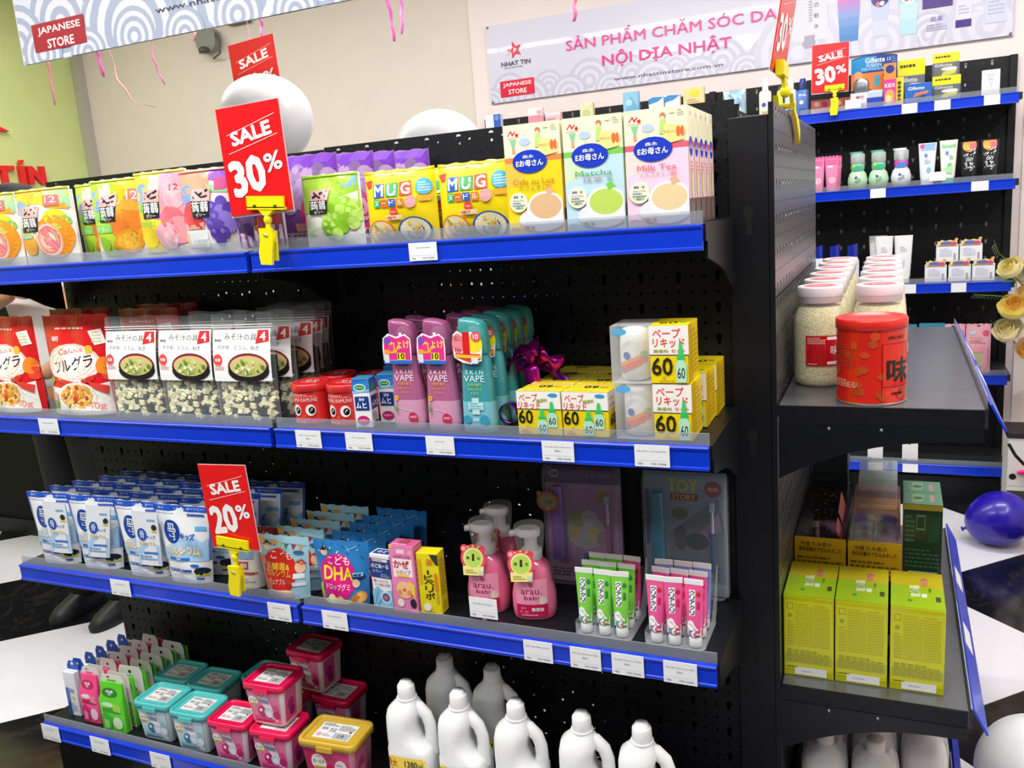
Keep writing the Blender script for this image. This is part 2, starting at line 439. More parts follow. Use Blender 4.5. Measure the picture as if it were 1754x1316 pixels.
ZR = [1.3284, .9677, .5667, .1251]; YR = [0, .0016, .0138, -.0117]; HB = .0417
ZS = [z + HB for z in ZR]
def rail(parent, x0, x1, y, z, hb=HB):
    """blue extruded ticket rail with lips, plus the clear riser standing on it"""
    sh = Mb().prism([(y, z + .0015), (y + .001, z), (y + .012, z), (y + .012, z + hb - .001), (y + .002, z + hb - .001), (y, z + hb - .003), (y + .0004, z + hb - .006), (y + .0026, z + hb - .0075), (y + .0026, z + .0065), (y + .0004, z + .005)], x0 + .003, x1 - .003, BLUE, axis='x').build('price_rail', parent)
    Mb().box(x0 + .003, x1 - .003, y + .012, y + .0145, z + hb - .008, z + hb + .020, RISER).build('riser_strip', parent)
    return sh
def bracket(parent, x, y0, y1, z, t=.004, mat=None):
    pts = [(y0, z - .002), (y1, z - .002), (y1, z - .12)]
    for k in range(6):
        a = k / 5; pts.append((y1 - .06 - (y1 - .06 - y0) * a, z - .095 + .06 * a ** .6))
    Mb().prism(pts, x, x + t, mat or BLACKG, axis='x').build('bracket', parent)
def shelf_unit(parent, x0, x1, yf, yb, z, hb=HB, br=True):
    s_ = Mb().box(x0 + .002, x1 - .002, yf + .013, yb - .004, z + hb - .028, z + hb - .001, BLACKG).build('shelf', parent)
    rail(s_, x0 + .003, x1 - .003, yf, z, hb)
    if br:
        bracket(s_, x0 + .003, yf + .03, yb - .005, z + hb - .02); bracket(s_, x1 - .007, yf + .03, yb - .005, z + hb - .02)
    return s_
g1 = empty('shelf_gondola', 'black pegboard shop gondola with four blue-railed shelves of goods', 'shelving', loc=(0, 0, 0))
for k, x in enumerate((-1.8, -.9)):
    pegboard('back_panel', g1, .899, .13, 1.579 - (.004 if k == 0 else 0), BLACK, T=((x, .296 + .0005 * k, 0), 0), thick=.0015)
    pegboard('rear_panel', g1, .899, .13, 1.575, BLACK, T=((x, .352, 0), 0), thick=.0015)
for x in (-1.788, -.9, -.022): Mb().box(x - .012, x + .002, .300, .350, 0, 1.57, BLACK).build('upright', g1, .002)
for x in (-1.8, -.9): Mb().box(x, x + .899, .03, .05, 0, .10, BLACK).build('kick_plate', g1)
Mb().box(-1.8, 0, .297, .35, .10, .13, BLACK).build('base_beam', g1)
for k in range(4):
    for x in (-1.8, -.9): shelf_unit(g1, x, x + .9, YR[k], .290, ZR[k], br=k < 3)

g2 = empty('end_gondola', 'black perforated end gondola with jars, tins and boxes on three shelves', 'shelving', loc=(0, 0, 0))
XP = .067; Y0, Y1 = .292, 1.19
def post(y, lab=None):
    mb = Mb(); mb.box(-.0135, .0585, y, y + .0065, 0, 1.546, BLACK); mb.box(.003, .0585, y + .0065, y + .03, 0, 1.546, BLACK)
    o = mb.build('post', g2, .002)
    # keyhole slot: near-black plate on the post's face, painting the shade of its hollow
    for z in (1.375, .95, .5):
        s_ = Mb(); s_.prism([(.022 + .010 * math.cos(R(a)), z + .014 * math.sin(R(a))) for a in range(-60, 241, 30)] + [(.017, z - .040), (.027, z - .040)], y - .0006, y + .001, M('#020203', .8)); s_.build('slot', o)
    return o
post(Y0 - .004); post(Y1 - .026)
DG = M('#606266', .3, metal=.7, noise=.08, scale=120)
for z0, z1 in ((.13, 1.214), (1.217, 1.566)):
    pegboard('peg_panel', g2, Y1 - Y0, z0, z1, DG, T=((XP, Y0, 0), 90), thick=.0015, step=2)
Mb().box(XP - .008, XP + .001, Y0 - .006, Y0 - .001, .1, 1.566, BLACK).build('panel_edge', g2)
pegboard('rear_panel', g2, Y1 - Y0 - .03, .13, 1.56, BLACK, T=((.0035, Y0 + .012, 0), 90), step=2)
for z, xf in ((1.012, .417), (.428, .408)):
    s_ = Mb().box(XP + .004, xf, Y0 + .004, 1.245, z - .030, z, M('#7c7e83', .24, metal=.6, noise=.04, scale=20)).build('shelf', g2)
    Mb().box(XP + .004, xf - .002, Y0, Y0 + .004, z - .033, z - .0005, BLACK).build('front_lip', s_)
    Mb().box(xf - .001, xf + .004, Y0 + .002, 1.245, z - .034, z + .002, M('#2b2c30', .4)).build('edge_channel', s_)
    # loose blue rail, leaning out of its channel
    pts = [(xf + .0045, z + .012), (xf + .0075, z + .014), (xf + .032, z - .034), (xf + .0285, z - .036)]
    Mb().prism(pts, Y0 - .012, 1.25, BLUE, axis='y').build('price_rail', s_)
    Mb().box(xf + .0015, xf + .003, Y0 + .01, 1.25, z - .01, z + .022, FILM('thin_riser', '#c8d0d8', .85, .1)).build('riser_strip', s_)
    # end bracket, curved underside
    pts = [(XP + .003, z - .034), (xf - .003, z - .034), (xf - .001, z - .058)] + [(xf - .03 - (xf - .03 - XP - .02) * k / 10, z - .060 - .075 * (k / 10) ** 2.2) for k in range(11)] + [(XP + .003, z - .145)]
    Mb().prism(pts, Y0 - .001, Y0 + .003, BLACKG, axis='y').build('bracket', s_)
    Mb().prism(pts, 1.238, 1.242, BLACKG, axis='y').build('bracket', s_)
    for k in (.16, .25):
        m_ = Mb(); m_.lathe([(.0035, 0), (.0035, .002), (.001, .003)], M('#8d8f92', .3, metal=.8), 8); b_ = m_.build('screw', s_); b_.location = (k, Y0 - .001, z - .042); b_.rotation_euler = (R(90), 0, 0)
    for y_ in (.55, .86):
        Mb().prism([(xf + .0105, z + .009), (xf + .0112, z + .0095), (xf + .0252, z - .018), (xf + .0245, z - .0185)], y_, y_ + .10, WHITE, axis='y').build('ticket', s_)
s_ = Mb().box(XP + .004, .405, Y0, 1.245, .05, .075, STEEL).build('base_shelf', g2)
Mb().prism([(.406, .08), (.410, .09), (.428, .045), (.424, .043)], Y0 - .01, 1.25, BLUE, axis='y').build('price_rail', s_)
Mb().box(.38, .39, Y0, 1.2, 0, .05, BLACK).build('kick_plate', s_)
Mb().box(.004, .06, Y0 + .03, Y1 - .03, .0, .12, BLACK).build('base_beam', g2)

g3 = empty('wall_gondola', 'black pegboard shelving with blue rails along the back wall', 'shelving', loc=(0, 0, 0))
ZB = [1.677, 1.347, .939, .547, .145]; YB = 2.65
for k, x in enumerate((-1.70, -.9, -.51 + .4)):
    x1 = (-.9, -.11, .716)[k]
    pegboard('back_panel', g3, x1 - x, .1, 1.886 + .003 * k, BLACK, T=((x, 2.972, 0), 0), cw=.033, ch=.037)
    for z in ZB:
        s_ = Mb().box(x, x1, YB + .013, 2.968, z + HB - .028, z + HB - .001, STEEL).build('shelf', g3)
        rail(s_, x - .003, x1 - .01, YB, z, HB)
for x in (-1.72, -.53, .718): Mb().box(x - .02, x + .008, 2.955, 2.98, 0, 1.893, BLACK).build('upright', g3)
Mb().box(-1.7, .7, YB + .05, YB + .07, 0, .12, BLACK).build('kick_plate', g3)

g4 = empty('rear_gondola', 'black panelled gondola back standing beyond the left end of the shelves', 'shelving', loc=(-3.35, 1.35, 0))
BK2 = M('#06070a', .6, spec=.2)
Mb().box(-1.15, 1.05, 0, .03, .08, 1.28, BK2).build('back_panel', g4)
for x in (-1.15, -.05, 1.02): Mb().box(x, x + .05, -.02, 0, 0, 1.3, BK2).build('upright', g4, .002)
Mb().box(-1.15, 1.05, -.012, 0, 0, .08, BLACK).build('kick_plate', g4)
# ================================================================== top shelf
Z1, Z2, Z3, Z4 = ZS
FR = .02      # fronts stand just behind the riser
BAGF = dict(rough=.3)
def fruit_half(a, b, r, skin, flesh, pith='#fbe6d8', n=8, W=1., H=1.):
    its = [('e', a, b, r, skin), ('e', a, b, r * .9, pith), ('e', a, b, r * .8, flesh)]
    for k in range(n):
        t = 2 * math.pi * k / n; its.append(('q', a, b, a + r * .8 * math.cos(t), b + r * .8 * math.sin(t) * W / H, .0008, pith))
    return its
def grapes(a, b, rows, r, cols, W=1., H=1.):
    rnd = random.Random(3); its = []
    for (da, db) in rows:
        c = cols[rnd.randrange(len(cols))]
        its += [('e', a + da, b + db, r, c), ('e', a + da - r * .25, b + db + r * .3 * W / H, r * .45, cols[-1] if rnd.random() < .5 else c)]
    return its
def jelly_label(a, b, w=.35, h=.33):
    return [('p', [(a - w / 2, b - h / 2), (a + w / 2 - .03, b - h / 2), (a + w / 2, b + h * .1), (a - w / 2 + .02, b + h * .1)], '#26282c'),
            ('p', [(a - w / 2 + .02, b + h * .08), (a + w / 2, b + h * .06), (a + w / 2 + .03, b + h * .52), (a - w / 2 + .05, b + h * .5)], '#f1b9b6'),
            ('q', a - w * .3, b + h * .2, a + w * .45, b + h * .46, .005, '#26282c'), ('q', a - w * .2, b + h * .42, a + w * .1, b + h * .18, .004, '#26282c'), ('q', a + w * .1, b + h * .2, a + w * .4, b + h * .25, .004, '#3a2c2c'),
            ('t', '蒟蒻', a, b - h * .13, w * .82, '#ffffff', h * .36, .02), ('t', 'ゼリー', a, b - h * .41, w * .5, '#ffffff', h * .12)]
def jelly(kind, label, w=.150, h=.168, D=.040):
    base = {'grapefruit': '#f6f1ea', 'melon': '#f4f2ea', 'lemon': '#f7f0ec', 'lychee': '#f4ece8', 'dark': '#f0e9ea', 'muscat': '#f4f6ec'}[kind]
    rt = empty('jelly_pouch', label, 'snack bag', 'fruit jelly pouches on the top shelf')
    f = pouch(rt, w, h, D, M(base, .28, coat=.2), 'pillow', seed=len(label), name='bag')
    q = w / h; it = []
    if kind == 'grapefruit':
        it += [('p', [(.02, .985), (.98, .985), (.98, .86), (.55, .78), (.02, .84)], '#f7d03a'), ('p', [(.55, .985), (.985, .985), (.985, .72), (.62, .82)], '#a9dcae'), ('p', [(.62, .86), (.92, .80), (.97, .70), (.6, .74)], '#f2a93a'),
               ('e', .3, .88, .1, '#f0b43c'), ('e', .12, .72, .14, '#8fb6e6'), ('p', [(.04, .2), (.3, .2), (.36, .66), (.04, .66)], '#f3ead8'), ('p', [(.36, .5), (.9, .5), (.9, .56), (.36, .57)], '#f08a6a'),
               ('o', .74, .58, .2, .14, '#f6d33a'), ('o', .86, .55, .12, .08, '#8fc463'), ('e', .70, .36, .29, '#f29a2c'), ('e', .2, .28, .16, '#f4b24a')]
        it += fruit_half(.60, .32, .235, '#f7b98a', '#f0818a', n=7, W=w, H=h) + [('r', .03, .43, .26, .50, '#8fd0b0'), ('r', .03, .35, .3, .4, '#9ad8b4'), ('r', .58, .76, .84, .9, '#ec7f7a'), ('t', '12', .71, .84, .18, '#ffe2dc', .08)]
        lab = (.30, .60)
    elif kind == 'melon':
        it += [('p', [(.02, .985), (.55, .985), (.5, .7), (.45, .05), (.14, .05), (.02, .6)], '#b7dd3c'), ('p', [(.52, .985), (.98, .985), (.98, .70), (.55, .72)], '#f6c92c'), ('p', [(.2, .95), (.44, .95), (.46, .74), (.25, .72)], '#eaf3c0'),
               ('e', .16, .74, .15, '#86b4ea'), ('r', .7, .68, .95, .86, '#ee7d72'), ('t', '12', .83, .78, .16, '#ffe2dc', .1), ('o', .74, .60, .2, .14, '#f1a53a'), ('o', .64, .42, .26, .2, '#ee8436'), ('e', .82, .44, .18, '#e58026')]
        it += [('p', [(.36, .16), (.50, .10), (.68, .07), (.84, .1), (.92, .2), (.94, .36), (.7, .38), (.5, .32)], '#f3a02a'), ('p', [(.44, .18), (.56, .13), (.72, .11), (.84, .16), (.88, .32), (.7, .34), (.54, .29)], '#f6bd3c'), ('q', .6, .13, .72, .33, .0012, '#fbe2a0'), ('q', .76, .12, .8, .33, .0012, '#fbe2a0')]
        it += [('r', .06, .34, .42, .44, '#8ed66c'), ('t', 'めろん', .24, .39, .24, '#e9ffd8', .05), ('r', .12, .5, .42, .57, '#86d480'), ('e', .22, .2, .10, '#9fd43a')]
        lab = (.38, .64)
    elif kind == 'lemon':
        it += [('p', [(.02, .985), (.56, .985), (.50, .05), (.10, .05), (.02, .5)], '#f2e04a'), ('p', [(.55, .985), (.98, .985), (.98, .15), (.52, .1)], '#f2a6b8'), ('p', [(.36, .95), (.54, .95), (.54, .74), (.34, .72)], '#fbf3ee'), ('e', .2, .74, .16, '#8fb4e8'), ('o', .22, .60, .18, .08, '#8cc86e'),
               ('r', .06, .36, .42, .42, '#b8d84a'), ('o', .24, .24, .18, .13, '#f6d93a'), ('r', .44, .44, .7, .51, '#e87ab0'), ('e', .80, .68, .16, '#f5b9bd'), ('e', .72, .42, .2, '#ee7b84'), ('e', .82, .3, .2, '#f3a3ae'), ('e', .6, .24, .2, '#f6b8c4'), ('e', .64, .2, .13, '#f9d2d8'), ('t', '12', .8, .8, .14, '#c8485c', .07)]
        lab = (.36, .62)
    elif kind == 'lychee':
        it += [('p', [(.02, .985), (.62, .985), (.6, .72), (.02, .7)], '#f3a98c'), ('p', [(.6, .985), (.985, .985), (.985, .8), (.62, .86)], '#9a56c8'), ('p', [(.56, .82), (.9, .74), (.96, .7), (.62, .72)], '#a8d8a0'), ('e', .18, .70, .15, '#7fa8e8'), ('e', .24, .47, .19, '#e0505a'), ('e', .36, .40, .12, '#cf3a48'), ('p', [(.1, .34), (.46, .38), (.44, .3), (.1, .3)], '#f0a08c'), ('r', .08, .08, .48, .27, '#eef2f4'), ('p', [(.02, .1), (.1, .06), (.1, .26), (.02, .28)], '#f4dc9c'), ('r', .7, .74, .95, .88, '#d05a90')]
        it += grapes(.68, .36, [(.1, .24), (-.04, .18), (.08, .14), (.2, .16), (-.14, .08), (.0, .06), (.14, .06), (.24, .04), (-.1, -.02), (.06, -.04), (.2, -.06), (-.06, -.12), (.1, -.12), (.0, -.2)], .085, ['#5a3fa8', '#6a50bc', '#4d3596', '#8f7ad4'], w, h)
        lab = (.44, .60)
    elif kind == 'dark':
        it += [('r', .02, .05, .98, .985, '#8d4fb0'), ('r', .04, .05, .96, .3, '#e6d8da'), ('p', [(.5, .6), (.96, .6), (.96, .3), (.5, .2)], '#c4504e')]
        it += grapes(.34, .4, [(.0, .24), (.14, .2), (-.14, .16), (.05, .1), (.2, .08), (-.18, .04), (-.02, .0), (.12, -.04), (-.12, -.1), (.04, -.14)], .1, ['#3a2150', '#4b2c62', '#2c183c', '#6a4a80'], w, h)
        lab = (.72, .66)
    else:
        it += [('p', [(.02, .985), (.98, .985), (.98, .40), (.5, .52), (.02, .46)], '#a6d640'), ('p', [(.3, .985), (.9, .985), (.8, .7), (.4, .75)], '#b8e04c'), ('p', [(.78, .93), (.97, .95), (.95, .80), (.74, .78)], '#8cbcf0'), ('p', [(.7, .66), (.97, .74), (.97, .62), (.6, .5)], '#eef6dc')]
        it += grapes(.66, .34, [(.0, .24), (.14, .25), (.26, .2), (-.1, .16), (.06, .15), (.2, .12), (.28, .06), (-.18, .06), (-.02, .05), (.12, .02), (.22, -.04), (-.2, -.06), (-.06, -.06), (.06, -.08), (-.16, -.17), (-.04, -.18)], .09, ['#8cc62c', '#9cd63a', '#7ab824', '#c4ec70'], w, h)
        it += [('q', .05, .2, .5, .3, .0015, '#b8dca0'), ('l', .05, .14, .25, .2, 2, '#88b868')]
        lab = (.36, .62)
    it += jelly_label(*lab)
    it += [('r', .01, .975, .99, .997, {'grapefruit': '#f1c63c', 'melon': '#b4d84a', 'lemon': '#eed94e', 'lychee': '#f0a890', 'dark': '#7d46a4', 'muscat': '#a4d244'}[kind])]
    decal(rt, 'printed_front', f, w, h, it, curved=True, rough=.3)
    return rt
GJ = 'fruit jelly pouches on the top shelf'
a = jelly('grapefruit', 'x', w=.165, h=.168)
spread(a, [(-1.665, FR, Z1, -2, 'jelly pouch with pink grapefruit cut off by the left end of the top shelf'), (-1.492, FR, Z1, 3, 'jelly pouch with pink grapefruit half and teal bands, beside the lime green pouches'),
           (-1.60, .115, Z1, 4, 'yellow-topped grapefruit jelly pouch standing in the second row, second from the left end'), (-1.768, .12, Z1, -2, 'grapefruit jelly pouch in the second row behind the leftmost pouch')], GJ)
a = jelly('melon', 'xx', w=.152, h=.17)
spread(a, [(-1.262, FR, Z1, 2, 'lime green and orange jelly pouch in full view with orange wedge'), (-1.368, .062, Z1, -3, 'lime green jelly pouch half hidden behind the full orange-wedge pouch'), (-1.30, .13, Z1, 3, 'lime and orange jelly pouch in the back row below the pegboard edge')], GJ)
a = jelly('lemon', 'xxx', w=.142, h=.176); spread(a, [(-1.135, FR, Z1, 2, 'yellow lemon and pink peach jelly pouch on the top shelf'), (-1.17, .12, Z1, -2, 'yellow-topped lemon jelly pouch behind the lemon and peach one')], GJ)
a = jelly('lychee', 'xxxx', w=.142, h=.17); spread(a, [(-1.010, FR, Z1, 2, 'jelly pouch with purple grapes, red lychee and a blank white tag'), (-1.03, .115, Z1, 5, 'peach-topped jelly pouch behind the purple grape pouch')], GJ)
a = jelly('dark', 'xxxxx', w=.13, h=.165); spread(a, [(-.893, .022, Z1, -2, 'dark purple grape pouch half hidden behind the yellow sign clip')], GJ)
a = jelly('muscat', 'x' * 6, w=.133, h=.134); spread(a, [(-.712, FR, Z1, 0, 'bright green muscat grape jelly pouch right of the big sale sign')], GJ)
# tall purple pouches with a big pink ring, behind the sign
rt = empty('grape_pouch', '', 'snack bag', 'tall purple grape pouches')
w, h = .155, .18
f = pouch(rt, w, h, .04, M('#8a55a8', .28, coat=.2), 'pillow', seed=5, name='bag')
decal(rt, 'printed_front', f, w, h, [('r', .02, .82, .98, .985, '#7d3fc4')] + grapes(.6, .55, [(-.3, .2), (-.15, .26), (.0, .22), (.15, .26), (.28, .2), (-.25, .06), (-.1, .1), (.08, .08), (.26, .06), (-.3, -.1), (-.12, -.06), (.06, -.1), (.24, -.1)], .11, ['#8d6fa4', '#a487b8', '#6f4f88', '#b99cc8'], w, h)
      + [('e', .72, .36, .27, '#e03a78'), ('e', .72, .36, .21, '#584a74'), ('t', 'Q', .75, .38, .3, '#f4a0bc', .26, .03), ('r', .1, .05, .95, .16, '#dcc8dc'), ('l', .14, .07, .7, .15, 2, '#8a5a90'), ('r', .35, .17, .6, .26, '#e0a09a'), ('t', '54', .8, .11, .14, '#5a3a80')], curved=True, rough=.3)
spread(rt, [(-.815, .085, Z1, 2, 'tall purple grape pouch with pink ring, partly behind the sale sign'), (-.765, .14, Z1, 2, 'purple-topped pouch second in the row behind the green muscat pouch'), (-.745, .19, Z1, 0, 'purple-topped pouch third in the row behind the green muscat pouch'), (-.690, .235, Z1, 0, 'violet-topped pouch rearmost behind the yellow noodle bag')])
# yellow mug noodle bags
w, h = .146, .130
rt = empty('noodle_bag', '', 'snack bag', 'yellow cup noodle bags')
f = pouch(rt, w, h, .05, M('#f7dd10', .3, coat=.2), 'pillow', seed=8, name='bag', wr=.0008)
it = [('r', .0, .965, 1, .995, '#d9c312'), ('t', 'やさしいおいしさ', .42, .93, .5, '#a08a14', .03), ('p', [(.02, .86), (.15, .88), (.14, .78), (.08, .76)], '#e04a44'),
      ('p', [(.17, .62), (.35, .63), (.34, .82), (.17, .81)], '#2c62c8'), ('t', 'M', .26, .72, .14, '#ffffff', .15, .03), ('p', [(.37, .63), (.54, .63), (.54, .82), (.36, .81)], '#48a860'), ('t', 'U', .45, .72, .11, '#ffffff', .15, .03), ('p', [(.56, .63), (.73, .64), (.72, .83), (.56, .82)], '#ee5a3c'), ('t', 'G', .645, .73, .12, '#ffffff', .15, .03),
      ('r', .17, .49, .27, .60, '#35b070'), ('r', .285, .49, .385, .60, '#f07838'), ('r', .40, .49, .50, .60, '#2f63c4'), ('r', .515, .49, .615, .60, '#e8842c'), ('t', 'ヌ', .22, .545, .07, '#fff', .07), ('t', 'ー', .335, .545, .06, '#fff'), ('t', 'ド', .45, .545, .07, '#fff', .07), ('t', 'ル', .565, .545, .07, '#fff', .07),
      ('e', .71, .545, .075, '#f4a0a0'), ('t', 'カップ', .71, .545, .11, '#fff0f0', .035), ('e', .88, .74, .1, '#5cc0e0'), ('l', .81, .67, .95, .81, 4, '#d8f2fa'), ('p', [(.78, .62), (.98, .62), (.95, .54), (.82, .54)], '#f2b23a'),
      ('e', .47, .42, .055, '#e84838'), ('t', 'うまい', .47, .42, .085, '#ffe'), ('r', .35, .31, .58, .375, '#f6d8b0'), ('t', '4食3種類', .465, .343, .2, '#c84a30', .045),
      ('o', .25, .13, .215, .19, '#e88b2c'), ('o', .25, .14, .185, .16, '#f4e6b4'), ('o', .72, .14, .225, .2, '#2c5fae'), ('o', .72, .15, .195, .17, '#f4e8bc')]
rnd = random.Random(2)
for k in range(46):
    t_, r_ = rnd.uniform(0, 6.3), rnd.uniform(.0, .15)
    it.append(('e', (.25 if k % 2 else .72) + r_ * math.cos(t_), .14 + r_ * .85 * math.sin(t_), rnd.uniform(.012, .024), rnd.choice(['#f0b43a', '#8cbc4c', '#f7f0d0', '#ec9c5a', '#f4cf5a'])))
decal(rt, 'printed_front', f, w, h, it, curved=True, rough=.32)
spread(rt, [(-.562, FR, Z1, 2, 'yellow cup noodle bag beside the green muscat pouch'), (-.410, FR, Z1, -1, 'yellow cup noodle bag beside the coffee cartons'), (-.50, .085, Z1, 4, 'yellow cup noodle bag wedged behind the two front noodle bags')])
# drink cartons
def cartoon_box(name, label, w, h, D, col, group=None, bev=.0012, cat='box'):
    rt = empty(name, label, cat, group); Mb().box(-w / 2, w / 2, 0, D, 0, h, M(col, .4)).build('carton', rt, bev); return rt
def milk_box(kind):
    w, h, D = .101, .181, .036
    col, band, name, jp, tc, cup, base2 = {'c': ('#f7d81c', '#f08a4c', 'Cafe au Lait', 'カフェオレ', '#c07a1c', '#e3b98c', '#f6c64c'), 'm': ('#c3e2f4', '#7ccf50', 'Matcha', '抹茶', '#4fae58', '#bfdd62', '#d6ecc4'), 't': ('#f6d4ea', '#f0607c', 'Milk Tea', 'ミルクティー', '#ee6474', '#ecd4a4', '#f8ddd8')}[kind]
    rt = empty('drink_carton', '', 'box', 'milk drink cartons'); 
    Mb().box(-w / 2, w / 2, 0, D, 0, h, M('#f6f4d4', .38)).build('carton', rt, .001)
    u = w / h
    it = [('r', .0, .0, 1, .66, col), ('p', [(.0, .42), (.35, .5), (.3, .66), (0, .66)], base2), ('r', 0, .655, 1, .705, band), ('r', 0, .705, 1, 1, '#f6f4d0'), ('q', .08, .9, .14, .945, .002, '#e0283c'), ('q', .14, .945, .17, .9, .0022, '#e0283c'), ('q', .16, .905, .22, .94, .0022, '#e0283c'), ('e', .245, .905, .03, '#e0283c'), ('r', .06, .88, .28, .884, '#e8a0a0'),
          ('p', [(.11, .87), (.23, .87), (.19, .79), (.15, .79)], '#8ed0a0'), ('r', .145, .74, .20, .79, '#f0a48c'), ('o', .38, .84, .1, .035, '#bcd0ec'), ('r', .375, .77, .385, .82, '#c8d0e0'), ('e', .62, .93, .05, '#c9825c'), ('e', .615, .91, .036, '#f6d8b8'), ('p', [(.56, .78), (.68, .78), (.66, .90), (.58, .90)], '#bfe07c'), ('e', .71, .83, .055, '#dcc4e4'),
          ('r', .72, .945, .80, .965, '#d8dcc0'), ('r', .73, .949, .79, .961, '#f6f4d0'), ('l', .85, .92, .95, .98, 3, '#c8ccb0'),
          ('o', .45, .66, .31, .105, '#1038c4'), ('p', [(.64, .86), (.95, .84), (.95, .72), (.74, .7), (.62, .75)], '#f8e490'), ('o', .9, .80, .07, .05, '#f8ecb0'), ('o', .86, .79, .035, .045, '#e8743c'), ('o', .92, .79, .03, .045, '#e8743c'), ('t', 'やさしい', .72, .795, .18, '#e09a5c'),
          ('t', '森永', .43, .705, .2, '#ffffff', .03), ('t', 'Eお母さん', .45, .645, .48, '#ffffff', .055, .03),
          ('t', name, .5, .505 if kind != 'c' else .48, .74 if kind == 'c' else .62, tc, .05 if kind != 'c' else .05, .0), ('t', jp, .48, .445 if kind != 'c' else .42, .34 if kind == 'm' else .5, '#a87a6c' if kind != 'c' else '#7d6a2c', .034, .004), ('t', '風味', .77, .445 if kind != 'c' else .42, .09, tc, .03),
          ('o', .62, .13, .42, .115, '#e9eaf0'), ('o', .69, .23, .34, .15, '#f4f5f8'), ('o', .69, .245, .285, .115, cup), ('o', .66, .25, .2, .075, cup), ('p', [(.7, .4), (.8, .42), (.86, .37), (.74, .345)], band if kind == 'm' else '#eab48c'),
          ('e', .21, .295, .165, '#fbf8d0'), ('t', '葉酸・鉄', .21, .345, .18, '#3a50a8'), ('t', 'カルシウム', .21, .312, .2, '#5a6ab8'), ('l', .1, .255, .32, .3, 2, '#6a80b8'), ('t', '12種配合', .21, .245, .16, '#58a860'),
          ('l', .06, .04, .24, .07, 2, '#b0a090'), ('o', .34, .055, .05, .018, tc), ('r', .42, .04, .47, .07, tc)]
    decal(rt, 'printed_front', flat(w, h), w, h, it)
    decal(rt, 'printed_side', side(D, h, w / 2), D, h, [('r', 0, .0, 1, .66, base2 if kind != 't' else '#f3d0d8'), ('r', .0, .655, 1, .705, band), ('o', .5, .66, .34, .085, '#1038c4'), ('t', 'Eお母', .5, .655, .5, '#fff'), ('t', 'ん', .5, .69, .2, '#fff'), ('q', .38, .92, .5, .95, .0015, '#e0283c'), ('q', .5, .95, .66, .91, .0015, '#e0283c'), ('l', .2, .42, .8, .54, 4, '#e8a088'), ('o', .5, .34, .2, .12, '#e6d49c'), ('r', .0, .0, 1, .22, '#6d5a58'), ('l', .15, .03, .85, .19, 6, '#8f7a78')])  # brown band at the foot is shadow painted into the side print
    return rt
a = milk_box('c'); spread(a, [(-.288, FR, Z1, 0, 'yellow coffee milk carton beside the noodle bags')])
a = milk_box('m'); spread(a, [(-.182, FR, Z1, 0, 'pale blue and green matcha milk carton between two other drink cartons')])
a = milk_box('t'); spread(a, [(-.0775, FR, Z1, 0, 'pink milk tea carton in front, at the right end of the top shelf')] + [(-.0775 - .001 * k, FR + .001 + (.045, .092, .135, .184)[k - 1], Z1, 0, 'milk tea carton %s behind the front pink carton' % ('first', 'second', 'third', 'rearmost')[k - 1]) for k in (1, 2, 3, 4)])
for k, (x, lab) in enumerate(((-.288, 'coffee milk carton in the second rank behind the yellow front one'), (-.182, 'matcha carton in the second rank behind the pale blue front one'))):
    src = [o for o in bpy.data.objects if o.get('category') == 'box' and abs(o.location.x - x) < .001 and o.name.startswith('drink_carton')][0]
    dup(src, (x, FR + .05, Z1), 0, lab)
# ================================================================== second shelf
w, h = .205, .238
rt = empty('cereal_bag', '', 'snack bag', 'red cereal bags')
f = pouch(rt, w, h, .07, M('#d81f22', .25, coat=.3), 'stand', wb=.20, seed=4, name='bag', wr=.002)
it = [('r', .02, .9, .98, .985, '#c4181c'), ('l', .2, .855, .85, .885, 1, '#f6d0c8'), ('t', '朝', .2, .77, .12, '#f6efe8', .05), ('p', [(.72, .84), (.9, .86), (.96, .72), (.8, .7)], '#f3efe0'), ('l', .77, .72, .9, .84, 4, '#c8b8a0'),
      ('o', .45, .52, .42, .2, '#f4c8b8'), ('o', .45, .515, .39, .185, '#faf6f0'), ('t', 'フルグラ', .46, .52, .62, '#161616', .13, .012, 8), ('t', 'Calbee', .45, .655, .36, '#e8483c', .055, .004, 6), ('e', .72, .66, .05, '#f0b83a'), ('p', [(.1, .40), (.5, .34), (.8, .42), (.78, .36), (.5, .3), (.12, .35)], '#d8332c'), ('t', 'おいしさザクザク', .44, .375, .46, '#ffe0d8', .03),
      ('e', .9, .5, .1, '#f0882c'), ('e', .95, .42, .08, '#e84a30'), ('e', .1, .36, .04, '#8cb83c'), ('p', [(.05, .3), (.5, .26), (.95, .34), (.97, .03), (.05, .03)], '#f3eee6'), ('o', .52, .19, .33, .15, '#fbfaf6'), ('o', .52, .2, .28, .12, '#e6b45c'), ('t', '750g', .74, .1, .3, '#f09a98', .09, .02)]
rnd = random.Random(6)
for k in range(34):
    t_, r_ = rnd.uniform(0, 6.3), rnd.uniform(0, 1) ** .6; it.append(('e', .52 + .25 * r_ * math.cos(t_), .21 + .095 * r_ * math.sin(t_), rnd.uniform(.02, .034), rnd.choice(['#d9962f', '#e8b04a', '#c47a28', '#f0c868', '#c8402c', '#e0a040'])))
it += [('p', [(.72, .36), (.95, .3), (.93, .22), (.76, .3)], '#e2433a'), ('e', .15, .12, .05, '#7cae44'), ('r', .03, .14, .2, .24, '#eaa8a0'), ('p', [(.03, .02), (.97, .02), (.97, .06), (.03, .06)], '#e8e6e2')]
decal(rt, 'printed_front', f, w, h, it, curved=True, rough=.28)
